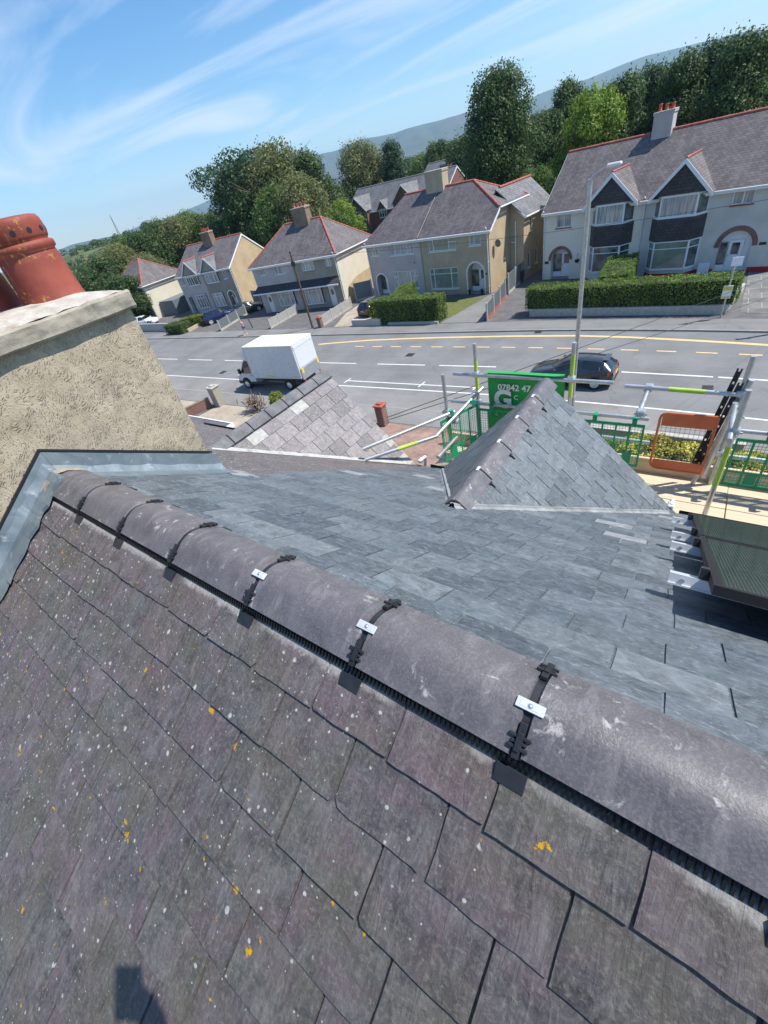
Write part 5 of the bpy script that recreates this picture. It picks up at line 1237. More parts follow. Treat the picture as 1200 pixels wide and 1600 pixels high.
mb = MB(); bargeboard(mb, (WX1+.3, WY0-.30, 5.3), (L3+.35, WY0-.30, 5.3+ws*(WX1-L3-.05)), .2); mb.build('bargeboard', MAT['white_plastic'], h3); mb = MB(); mb.bbox(WX1+.3, WX1+.41, WY0-.25, WY1+.3, 5.16, 5.28, .02); mb.build('gutter', MAT['white_plastic'], h3)
mb = MB(); mb.path([(L3+.55, 3.80, .1), (L3+.55, 3.80, 5.0)], .05, 8); mb.path([(L3+.55, 3.80, 3.3), (L3+.1, 3.80, 3.4)], .05, 8); mb.build('soil_pipe', MAT['white_plastic'], h3)
mb = MB(); mb.lathe([(.02, 0), (.20, .03), (.30, .09), (.31, .10)], (0, 0, 0), 20); A4 = Matrix.Translation((L3+.25, .95, 3.9)) @ Matrix.Rotation(R_(70), 4, 'Y') @ Matrix.Rotation(R_(20), 4, 'X')
mb.v = [tuple(A4 @ Vector(p)) for p in mb.v]; mb.tube((L3, .95, 3.75), (L3+.25, .95, 3.9), .02, 6); mb.build('satellite_dish', MAT['dark_metal'], h3)

# ---------------- H4: bay windowed pair on the right
f4 = frame_ab((-12.6, 44.5), (2.5, 41.9)); L4, D4 = 16.6, 9.0
h4 = thing('semi_detached_house', 'large pair at the right with slate hung bays under two white edged gables', 'house', (0, 0, 0), f4, 'houses across the road')
P4 = 7.92
mb = MB(); wallq(mb, (0, 0), (P4, 0), 0, 5.4, [(1.1, 2.4, 4.05, 5.3), (.75, 2.45, 0, 2.45, .7)]); mb.build('left_front_wall', MAT['rc_cream'], h4)
mb = MB(); wallq(mb, (P4, 0), (L4, 0), 0, 5.4, [(13.3, 14.5, 4.3, 5.35), (13.05-P4, 15.15-P4, 0, 2.75, .7)] if False else [(13.3-P4, 14.5-P4, 4.25, 5.35), (13.2-P4, 15.1-P4, 0, 2.72, .7)]); wallq(mb, (L4, 0), (L4, D4), 0, 5.4); gable_tri(mb, L4, D4, 5.4, 8.75, 1); wallq(mb, (L4, D4), (P4, D4), 0, 5.4)
mb.build('right_front_wall', MAT['rc_lightgrey'], h4)
mb = MB(); wallq(mb, (0, D4), (0, 0), 0, 5.4); gable_tri(mb, 0, D4, 5.4, 8.75, -1); wallq(mb, (P4, D4), (0, D4), 0, 5.4); mb.build('side_wall', MAT['rc_cream'], h4)
window(h4, (1.1, 0), (2.4, 0), 4.05, 5.3, (.5,), sillmat='rust_red'); window(h4, (13.3, 0), (14.5, 0), 4.25, 5.35, (.5,), sillmat='rust_red')
arch_porch(h4, .75, 2.45, 1.6, ring='brick_red', rw=.24, wallmat='rc_cream', brick=True, depth=.6, side=True); arch_porch(h4, 13.2, 15.1, 1.75, ring='brick_red', rw=.3, wallmat='rc_lightgrey', brick=True, depth=.35, zt=2.72, door_x=13.75)
main_roof(h4, L4, D4, 5.5, 8.85, 0, 0, mat='far_slate')
stack(h4, 6.45, 7.75, 4.0, 4.9, 7.9, 9.85, 'rc_mauve', 3, label='grey rendered chimney with short red pots', ph=.42)
downpipe(h4, P4, 0, .1, 5.35); downpipe(h4, .08, 0, .1, 5.3); downpipe(h4, L4-.1, 0, .1, 5.3)
def bay(root, x0, x1, pd, wallmat, plinth, pane_lo, pane_up, gabx, zap, mul=(.2, .8)):
    c = .55; P = [(x0, 0), (x0+c, -pd), (x1-c, -pd), (x1, 0)]
    def band(z0, z1, mat, name, o=0):
        Q = [(x0-o, 0), (x0+c-o*.4, -pd-o), (x1-c+o*.4, -pd-o), (x1+o, 0)]; mb = MB()
        for a, b in zip(Q, Q[1:]): wallq(mb, a, b, z0, z1)
        mb.face([(*q, z1) for q in Q]); mb.face([(*q, z0) for q in Q[::-1]]); mb.build(name, MAT[mat], root)
    band(.05, .38, plinth, 'bay_plinth', .015); band(.381, .62, wallmat, 'bay_wall'); band(2.56, 4.0, 'far_slate_dark', 'hung_slates', .05)
    for i, (a, b) in enumerate(zip(P, P[1:])):
        window(root, a, b, .66, 2.54, (), .74 if i != 1 else .74, inset=-.0, pane=pane_lo if i == 1 else 'pane_dark', sill=False, name='bay_window')
        window(root, a, b, 4.06, 5.34, (), None, inset=-.0, pane=pane_up if i == 1 else 'pane_dark', sill=False, name='bay_window')
    band(.622, .66, 'white_paint', 'sill', .05); band(4.002, 4.06, 'white_paint', 'sill', .06); band(5.34, 5.46, 'white_paint', 'bay_head', .0)
    g0, g1 = gabx; xc = (g0+g1)/2; yf = -pd-.18; zb = 5.36
    mb = MB(); mb.prism([(g0+.2, yf+.12, zb+.05), (g1-.2, yf+.12, zb+.05), (xc, yf+.12, zap-.2)], (0, .06, 0)); mb.build('gable_hung_slates', MAT['far_slate_dark'], root)
    t = (8.85-5.5)/(D4/2); yb = (zap-5.5)/t; mb = MB()
    for gx in (g0, g1): mb.slab([(xc, yf, zap), (xc, yb+.1, zap), (gx, -.3+ .0, zb-.02), (gx, yf, zb-.02)] if gx == g0 else [(xc, yb+.1, zap), (xc, yf, zap), (gx, yf, zb-.02), (gx, -.3, zb-.02)], .08)
    o = mb.build('gable_roof', MAT['far_slate'], root); mb = MB()
    for gx in (g0, g1): mb = MB(); bargeboard(mb, (gx, yf, zb+.0), (xc, yf, zap+.02), .30, (0, -.045, 0)); mb.build('bargeboard', MAT['white_plastic'], root)
    mb = MB(); ridge_run(mb, (xc, yf, zap+.05), (xc, yf+.7, zap+.05), .08); ridge_run(mb, (xc, yf+.72, zap+.05), (xc, yb, zap+.05), .07); mb.build('ridge_tiles', MAT['red_ridge'], o)
bay(h4, 4.1, 7.25, .75, 'rc_cream', 'rc_cream', 'pane_dark', 'pane_net', (3.6, 7.65), 7.35); bay(h4, 8.6, 12.0, .75, 'rc_lightgrey', 'red_paint', 'pane_green', 'pane_net', (8.35, 12.25), 7.4)
for (a, b) in ((12.0, 13.15), (15.2, L4)):
    mb = MB(); mb.box(a, b, -.02, -.003, .05, .40); mb.build('red_plinth', MAT['red_paint'], h4)
doorbell_box(h4, .2, 1.35, .35, .2, 'dark_metal'); doorbell_box(h4, 15.5, 1.75, .38, .16, 'dark_metal')
mb = MB(); mb.bbox(12.25, 12.95, -.35, -.05, .06, .85, .03); mb.build('meter_box', MAT['white_plastic'], h4)
bk = thing('hanging_basket', 'small hanging flower basket beside the left arched doorway', 'flower basket', (3.2, -.25, 1.35), f4); mb = MB()
mb.lathe([(.02, 0), (.14, .06), (.19, .2), (.15, .28)], (3.2, -.25, 1.35), 12); mb.build('basket', MAT['leaf_core'], bk); mb = MB(); mb.path([(3.2, -.25, 1.6), (3.2, -.25, 2.0), (3.2, 0, 2.05)], .012, 5); mb.build('bracket', MAT['dark_metal'], bk)

# ---------------- H2: hipped house with lean-to canopy
f2 = frame_ab((-45.5, 39.5), (-33.3, 40.7)); L2, D2 = 12.26, 8.2
h2 = thing('semi_detached_house', 'hipped house with red ridges and a long lean-to canopy above its ground floor', 'house', (0, 0, 0), f2, 'houses across the road')
mb = MB(); wallq(mb, (0, 0), (6.1, 0), 0, 5.35, [(1.1, 1.9, 4.25, 5.2), (3.4, 5.05, 4.1, 5.3), (2.9, 5.3, .7, 2.55), (.75, 1.65, 0, 2.3, .5)]); mb.build('left_front_wall', MAT['rc_mauve'], h2)
mb = MB(); wallq(mb, (6.1, 0), (L2, 0), 0, 5.35, [(1.3, 3.05, 4.0, 5.3), (4.65, 5.4, 4.1, 5.25), (.9, 3.3, .55, 2.5), (4.1, 5.0, 0, 2.3, .15)]); mb.build('right_front_wall', MAT['rc_brown'], h2)
mb = MB(); wallq(mb, (L2, 0), (L2, D2), 0, 5.35); wallq(mb, (L2, D2), (0, D2), 0, 5.35); wallq(mb, (0, D2), (0, 0), 0, 5.35); mb.build('side_wall', MAT['rc_pale'], h2)
mb = MB(); mb.prism([(L2+.012, .2, .05), (L2+.012, D2, .05), (L2+.012, D2, 2.4), (L2+.012, 3.2, 2.2), (L2+.012, 1.2, 1.7)], (-.01, 0, 0)); mb.build('side_plinth', MAT['rc_tan2'], h2)
window(h2, (1.1, 0), (1.9, 0), 4.25, 5.2, ()); window(h2, (3.4, 0), (5.05, 0), 4.1, 5.3, (.3,)); window(h2, (7.4, 0), (9.15, 0), 4.0, 5.3, (.3, .7), sillmat='red_paint' if False else 'rc_brown'); window(h2, (10.75, 0), (11.5, 0), 4.1, 5.25, (.5,), sillmat='rc_brown')
window(h2, (2.9, 0), (5.3, 0), .7, 2.55, (.25, .75), .74, inset=-.25); window(h2, (7.0, 0), (9.4, 0), .55, 2.5, (.25, .75), .74, inset=-.25)
for (x, mm) in ((.77, 'white_plastic'), (10.22, 'white_plastic')):
    mb = MB(); mb.bbox(x, x+.86, .1, .15, .12, 2.2, .01); do = mb.build('front_door', MAT[mm], h2); mb = MB(); mb.lathe([(.2, 0), (.2, .02)], (0, 0, 0), 14)
    mb.v = [(x+.43+a, .10-c, 1.55+b*1.6) for a, b, c in mb.v]; mb.build('door_pane', MAT['pane_dark'], do)
    mb = MB(); mb.box(x-.08, x+.94, .16, .2, .05, 2.3); mb.build('door_surround', MAT['white_plastic'], h2)
mb = MB(); mb.slab([(-.2, -.95, 2.52), (L2+.15, -.95, 2.52), (L2-.1, 0, 3.12), (0, 0, 3.12)], .07); mb.build('canopy', MAT['far_slate_dark'], h2)
mb = MB(); mb.bbox(-.2, L2+.15, -1.06, -.955, 2.38, 2.52, .02); mb.build('canopy_gutter', MAT['white_plastic'], h2)
main_roof(h2, L2, D2, 5.42, 8.4, 3.6, 3.4, mat='far_slate')
stack(h2, 5.6, 7.5, 3.4, 4.4, 7.2, 9.5, 'brick_brown', 4, 'red_ridge', label='tall brown brick chimney with red pots', ph=.4)
downpipe(h2, L2-.1, 0, .1, 5.3)
# ---------------- H1: gable ended pair
f1 = frame_ab((-64.6, 41.8), (-54.4, 43.7)); L1, D1 = 10.4, 9.4
h1 = thing('semi_detached_house', 'gable ended pair with two small front gables and a golden blank side wall', 'house', (0, 0, 0), f1, 'houses across the road')
mb = MB(); wallq(mb, (0, 0), (4.9, 0), 0, 5.2, [(.45, 1.15, 3.9, 4.9), (1.9, 4.1, 3.7, 5.1), (2.2, 4.2, .6, 2.4), (.5, 1.5, 0, 2.4, .6)]); mb.build('left_front_wall', MAT['rc_mauve'], h1)
mb = MB(); wallq(mb, (4.9, 0), (L1, 0), 0, 5.2, [(.6, 2.9, 3.6, 5.0), (3.7, 4.5, 3.8, 4.9), (.6, 2.5, .5, 2.3), (3.3, 4.5, 0, 2.3, .6)]); mb.build('right_front_wall', MAT['rc_brown'], h1)
mb = MB(); wallq(mb, (L1, 0), (L1, D1), 0, 5.2); gable_tri(mb, L1, D1, 5.2, 8.2, 1); wallq(mb, (L1, D1), (0, D1), 0, 5.2); wallq(mb, (0, D1), (0, 0), 0, 5.2); gable_tri(mb, 0, D1, 5.2, 8.2, -1); mb.build('side_wall', MAT['rc_tan2'], h1)
window(h1, (.45, 0), (1.15, 0), 3.9, 4.9, (.33, .66), pane='pane_dark'); window(h1, (1.9, 0), (4.1, 0), 3.7, 5.1, (.2, .4, .6), .75, inset=-.2, pane='pane_dark'); window(h1, (2.2, 0), (4.2, 0), .6, 2.4, (.25, .5, .75), .75, inset=-.2, pane='pane_dark')
window(h1, (5.5, 0), (7.8, 0), 3.6, 5.0, (.3, .7), .75, inset=-.2); window(h1, (8.6, 0), (9.4, 0), 3.8, 4.9, ()); window(h1, (5.5, 0), (7.4, 0), .5, 2.3, (.3, .7), .75, inset=-.2)
arch_porch(h1, .5, 1.5, 1.85, wallmat='rc_mauve', ring='rc_mauve', side=False, zt=2.35); arch_porch(h1, 8.2, 9.4, 1.65, wallmat='rc_brown', side=False)
main_roof(h1, L1, D1, 5.3, 8.25, 0, 0, mat='far_slate')
for (a, b, m) in ((1.6, 4.5, 0), (5.2, 8.2, 0)):
    xc = (a+b)/2; mb = MB(); zb, zap, yf = 5.15, 6.85, -.5; t = 2.95/4.1; yb = (zap-5.3)/t
    mb.slab([(xc, yf, zap), (xc, yb, zap), (a, -.3, zb), (a, yf, zb)], .08); mb.slab([(xc, yb, zap), (xc, yf, zap), (b, yf, zb), (b, -.3, zb)], .08); o = mb.build('gable_roof', MAT['far_slate_grey'], h1)
    mb = MB(); ridge_run(mb, (xc, yf, zap+.04), (xc, yb, zap+.04), .09); mb.build('ridge_tiles', MAT['red_ridge'], o)
    mb = MB(); bargeboard(mb, (a, yf, zb), (xc, yf, zap), .24); bargeboard(mb, (b, yf, zb), (xc, yf, zap), .24); mb.build('bargeboard', MAT['white_plastic'], h1)
    mb = MB(); mb.prism([(a+.2, yf+.15, zb), (b-.2, yf+.15, zb), (xc, yf+.15, zap-.2)], (0, .05, 0)); mb.build('gable_wall', MAT['rc_brown'], h1)
stack(h1, 4.2, 5.8, 3.6, 4.6, 7.3, 9.2, 'brick_brown', 5, 'terracotta_red', label='short chimney with a row of red pots', pr=.11); downpipe(h1, L1-.1, 0, .1, 5.1)
# ---------------- H0: small hipped house, cream side
f0 = frame_ab((-80.2, 39.6), (-71.6, 40.2)); L0h, D0h = 8.6, 8.0
h0 = thing('hipped_house', 'leftmost house with pyramid like hipped roof and a bright cream side wall', 'house', (0, 0, 0), f0, 'houses across the road')
mb = MB(); wallq(mb, (0, 0), (L0h, 0), 0, 5.0, [(1.4, 3.9, 3.4, 4.8), (5.4, 6.3, 3.5, 4.8), (1.5, 4.1, .7, 2.4), (5.9, 7.5, 0, 2.5, .6)]); mb.build('front_wall', MAT['rc_grey'], h0)
mb = MB(); wallq(mb, (L0h, 0), (L0h, D0h), 0, 5.0); wallq(mb, (L0h, D0h), (0, D0h), 0, 5.0); wallq(mb, (0, D0h), (0, 0), 0, 5.0); mb.build('side_wall', MAT['rc_pale'], h0)
window(h0, (1.4, 0), (3.9, 0), 3.4, 4.8, (.6,)); window(h0, (5.4, 0), (6.3, 0), 3.5, 4.8, (.5,), pane='pane_dark'); window(h0, (1.5, 0), (4.1, 0), .7, 2.4, (.5,), .7); arch_porch(h0, 5.9, 7.5, 1.7, wallmat='rc_grey', ring='rc_brown')
main_roof(h0, L0h, D0h, 5.1, 8.1, 3.7, 3.7, mat='far_slate'); downpipe(h0, L0h-.05, 0, .1, 5.0)
mb = MB(); mb.bbox(L0h+.15, L0h+3.6, 1.2, 6.0, .06, 2.2, .03); mb.build('dark_side_garage', MAT['fence_panel'], h0)
# ---------------- neighbour on our own side, behind the big chimney
fN = Frame((-58.0, 6.5, 0), 0); hn = thing('hipped_house', 'neighbouring roof just peeping out behind the big chimney and pots', 'house', (0, 0, 0), fN)
mb = MB(); 
for p, q in (((0, 0), (17, 0)), ((17, 0), (17, 9)), ((17, 9), (0, 9)), ((0, 9), (0, 0))): wallq(mb, p, q, 0, 7.0)
mb.build('house_wall', MAT['rc_cream'], hn); main_roof(hn, 17, 9, 7.1, 9.9, 4.5, 4.5, mat='far_slate')
# ---------------- brick estate houses behind
def estate(o, ang, L, D, ze, zr, gabs, label, dorm=()):
    fr = Frame((*o, 0), R_(ang)); r = thing('brick_house', label, 'house', (0, 0, 0), fr, 'brick houses of the estate behind')
    mb = MB()
    for p, q in (((0, 0), (L, 0)), ((L, 0), (L, D)), ((L, D), (0, D)), ((0, D), (0, 0))): wallq(mb, p, q, 0, ze)
    gable_tri(mb, L, D, ze, zr, 1); gable_tri(mb, 0, D, ze, zr, -1); mb.build('brick_wall', MAT['brick_red'], r)
    main_roof(r, L, D, ze+.1, zr+.1, 0, 0, mat='far_slate_grey', ridge='kerb')
    for (a, b, zb, zap, pd) in gabs:
        xc = (a+b)/2; t = (zr-ze)/(D/2); yb = (zap-ze-.1)/t; mb = MB(); mb.prism([(a+.15, -pd, 0.05), (b-.15, -pd, .05), (b-.15, -pd, zb), (xc, -pd, zap-.15), (a+.15, -pd, zb)], (0, pd+max(.3, yb*.5), 0)); mb.build('brick_gable', MAT['brick_red'], r)
        mb = MB(); mb.slab([(xc, -pd-.3, zap), (xc, yb, zap), (a-.1, max(-.3, (zb-ze-.1)/t), zb), (a-.1, -pd-.3, zb)], .08); mb.slab([(xc, yb, zap), (xc, -pd-.3, zap), (b+.1, -pd-.3, zb), (b+.1, max(-.3, (zb-ze-.1)/t), zb)], .08); mb.build('gable_roof', MAT['far_slate_grey'], r)
        mb = MB(); bargeboard(mb, (a-.1, -pd-.3, zb), (xc, -pd-.3, zap), .2); bargeboard(mb, (b+.1, -pd-.3, zb), (xc, -pd-.3, zap), .2); mb.build('bargeboard', MAT['white_plastic'], r)
        window(r, (xc-.9, -pd), (xc+.9, -pd), zb-1.3, zb+.05, (.33, .66), .6, inset=-.05, pane='pane_dark')
    for (x, z) in dorm: window(r, (x, 0), (x+1.0, 0), z, z+1.1, (.5,), .6, inset=-.05, pane='pane_dark')
    return r
e1 = estate((-63.6, 84.6), -8, 24, 9, 5.3, 8.8, [(1.6, 6.8, 5.5, 7.95, 1.2), (8.8, 11.2, 5.2, 6.7, .3), (13.2, 18.6, 5.7, 8.3, 1.0)], 'long brick house with pale slate gables seen between the two hipped roofs', ((.3, 4.1),))
e2 = estate((-58.5, 106.0), -16, 11.5, 9, 6.4, 9.7, [], 'farther brick house with a lit brick gable behind the pale square chimney')
stack(e2, 10.2, 11.0, 3.6, 4.6, 8.6, 10.9, 'brick_red', 1)
mb = MB(); mb.bbox(6.2, 8.4, 1.2, 3.2, 7.4, 9.2, .03); mb.build('dormer', MAT['brick_red'], e2); window(e2, (6.4, 1.18), (8.2, 1.18), 8.1, 9.05, (.25, .5, .75), None, inset=-.05, pane='pane_dark')
# walls, fences
def panel_fence(pts, h, label, pm='fence_panel', post='concrete', n=None, h2=None, base=None, group='fences between the drives'):
    r = thing('panel_fence', label, 'fence', (*pts[0], 0), W, group)
    tot = sum(math.dist(a, b) for a, b in zip(pts, pts[1:])); done = 0; first = True
    for a, b in zip(pts, pts[1:]):
        L = math.dist(a, b); k = max(1, round(L/1.85)); ang = math.atan2(b[1]-a[1], b[0]-a[0])
        for i in range(k):
            hh = h+(h2-h)*((done+L*i/k)/tot) if h2 else h
            p = (a[0]+(b[0]-a[0])*i/k, a[1]+(b[1]-a[1])*i/k); q = (a[0]+(b[0]-a[0])*(i+1)/k, a[1]+(b[1]-a[1])*(i+1)/k); l = L/k
            mb = MB(); mb.bbox(.065, l-.065, -.022, .022, .28, hh-.03, .006); nb = int(l/.12)
            for j in range(1, nb): x = .065+(l-.13)*j/nb; mb.box(x-.008, x+.008, -.030, .030, .30, hh-.05)
            mb.v = [(p[0]+x*math.cos(ang)-y*math.sin(ang), p[1]+x*math.sin(ang)+y*math.cos(ang), z) for x, y, z in mb.v]; mb.build('fence_panel', MAT[pm], r)
            mb = MB(); mb.bbox(.065, l-.065, -.03, .03, .02, .278, .006); mb.v = [(p[0]+x*math.cos(ang)-y*math.sin(ang), p[1]+x*math.sin(ang)+y*math.cos(ang), z) for x, y, z in mb.v]; mb.build('gravel_board', MAT[base or post], r)
            mb = MB(); mb.bbox(p[0]-.06, p[0]+.06, p[1]-.06, p[1]+.06, 0, hh+.06, .012); mb.build('fence_post', MAT[post], r)
        done += L
    p = pts[-1]; mb = MB(); mb.bbox(p[0]-.06, p[0]+.06, p[1]-.06, p[1]+.06, 0, (h2 or h)+.06, .012); mb.build('fence_post', MAT[post], r)
    return r
panel_fence([(-13.75, 33.6), (-14.4, 39.6)], 1.35, 'low grey panel fence along the drive right of the arched porch pair', h2=1.5, base='terracotta_red')
panel_fence([(-14.45, 40.5), (-14.7, 56)], 1.75, 'tall dark fence running back beside the rear wing of the tan house', 'fence_panel')
panel_fence([(-47.5, 33.4), (-49.7, 41.3)], 1.25, 'dark grey panel fence right of the blue car')
panel_fence([(-38.9, 33.6), (-39.3, 38.6)], 1.05, 'pale stone panel fence in front of the canopied house', 'fence_pale', n=1)
panel_fence([(-31.3, 33.6), (-31.8, 39.6)], 1.1, 'pale panel fence by the red brick gatepost', 'fence_pale')
panel_fence([(-32.6, 41.8), (-30.9, 42.8)], 1.95, 'dark tall side gate fence between the canopied house and mauve porch', 'fence_panel')
panel_fence([(-53.6, 45.0), (-46.2, 43.5)], 1.7, 'dark fence closing the gap behind the golden side wall', 'fence_panel')
def wall_thing(name, pts, h, th, mat, label, cap=None, cat='wall', z0=0):
    r = thing(name, label, cat, (*pts[0], 0)); mb = MB(); mc = MB()
    for i, (a, b) in enumerate(zip(pts, pts[1:])):
        L = math.dist(a, b); ang = math.atan2(b[1]-a[1], b[0]-a[0]); e = 0 if i == len(pts)-2 else th/2-.004
        for (m, x0, x1, y0, y1, c, d) in ((mb, 0, L-e, -th/2, th/2, z0, h), (mc, -.02, L-e+.02, -th/2-.03, th/2+.03, h+.002, h+.06)):
            t = MB(); t.bbox(x0, x1, y0, y1, c, d, .012); m.mesh([(a[0]+x*math.cos(ang)-y*math.sin(ang), a[1]+x*math.sin(ang)+y*math.cos(ang), z) for x, y, z in t.v], t.f)
    mb.build('wall_body', MAT[mat], r)
    if cap: mc.build('coping', MAT[cap], r)
    return r
wall_thing('garden_wall', [(-10.6, 34.35), (1.4, 33.35), (2.2, 37.5)], .58, .22, 'concrete', 'long low grey wall carrying the clipped hedge at the right')
wall_thing('garden_wall', [(-23.2, 33.55), (-18.0, 33.35)], .26, .2, 'concrete', 'low kerb wall under the tall clipped dark hedge')
wall_thing('garden_wall', [(-27.3, 33.55), (-24.0, 33.45)], .62, .3, 'rc_grey', 'short rough stone wall in front of the parked estate car')
wall_thing('garden_wall', [(-68.5, 34.6), (-59.6, 34.2)], 1.05, .2, 'rc_mauve', 'mauve grey front wall of the leftmost house')
wall_thing('garden_wall', [(-54.2, 33.3), (-54.9, 36.0)], .45, .25, 'rc_tan', 'low rockery wall at the end of the short dark hedge')
wall_thing('garden_wall', [(-28.9, 16.8), (-30.2, 12.0)], .72, .22, 'brick_red', 'low red brick wall running back from the stone capped pillar', 'brick_brown')
wall_thing('garden_wall', [(2.5, 17.6), (-4.4, 18.0)], .55, .22, 'rc_tan', 'low wall behind the variegated shrubs', 'concrete')
def pillar(x, y, w_, h, mat, label, cap='concrete', caph=.1):
    r = thing('gate_pillar', label, 'pillar', (x, y, 0), W, 'gate pillars'); mb = MB(); mb.bbox(x-w_/2, x+w_/2, y-w_/2, y+w_/2, 0, h, .015); mb.build('pillar_body', MAT[mat], r)
    mb = MB(); c = w_/2+.06; mb.bbox(x-c, x+c, y-c, y+c, h+.002, h+caph, .025); mb.bbox(x-w_*.3, x+w_*.3, y-w_*.3, y+w_*.3, h+caph+.002, h+caph+.09, .03); mb.build('pillar_cap', MAT[cap], r)
pillar(-13.35, 17.0, .48, 1.2, 'brick_red', 'red brick gate pillar right of the left gable', 'red_ridge'); pillar(-28.2, 17.1, .62, 1.45, 'rc_brown', 'stone capped brown pillar at the end of the brick wall'); pillar(-31.4, 33.5, .42, .95, 'brick_red', 'small red brick gatepost beside the dark telegraph pole', 'red_ridge')
mb = MB(); mb.box(-.05, .05, -.05, .05, 0, 1); 
r = thing('wooden_post', 'short leaning wooden post on the drive behind the walking person', 'post', (-42.6, 34.2, 0)); mb = MB(); mb.tube((-42.6, 34.2, 0), (-42.75, 34.1, 1.15), .07, 8); mb.build('post', MAT['bark'], r)
# bins beside the tan house
for i, (x, y, m, lb) in enumerate(((-14.95, 42.3, 'wb_green', 'green wheelie bin by the tan house side wall'), (-14.55, 44.2, 'wb_brown', 'brown wheelie bin behind the green one'))):
    MAT.setdefault('wb_green', plain('wb_green', (.02, .12, .05), .5)); MAT.setdefault('wb_brown', plain('wb_brown', (.10, .03, .025), .5))
    r = thing('wheelie_bin', lb, 'bin', (x, y, 0), W, 'wheelie bins'); mb = MB()
    mb.mesh([(x-.22, y-.25, .06), (x+.22, y-.25, .06), (x+.22, y+.25, .06), (x-.22, y+.25, .06), (x-.29, y-.34, .98), (x+.29, y-.34, .98), (x+.29, y+.34, .98), (x-.29, y+.34, .98)], [(3, 2, 1, 0), (4, 5, 6, 7), (0, 1, 5, 4), (1, 2, 6, 5), (2, 3, 7, 6), (3, 0, 4, 7)]); mb.build('bin_body', MAT[m], r, bevel=.03)
    mb = MB(); mb.bbox(x-.31, x+.31, y-.36, y+.38, .985, 1.06, .03); mb.build('lid', MAT[m], r)
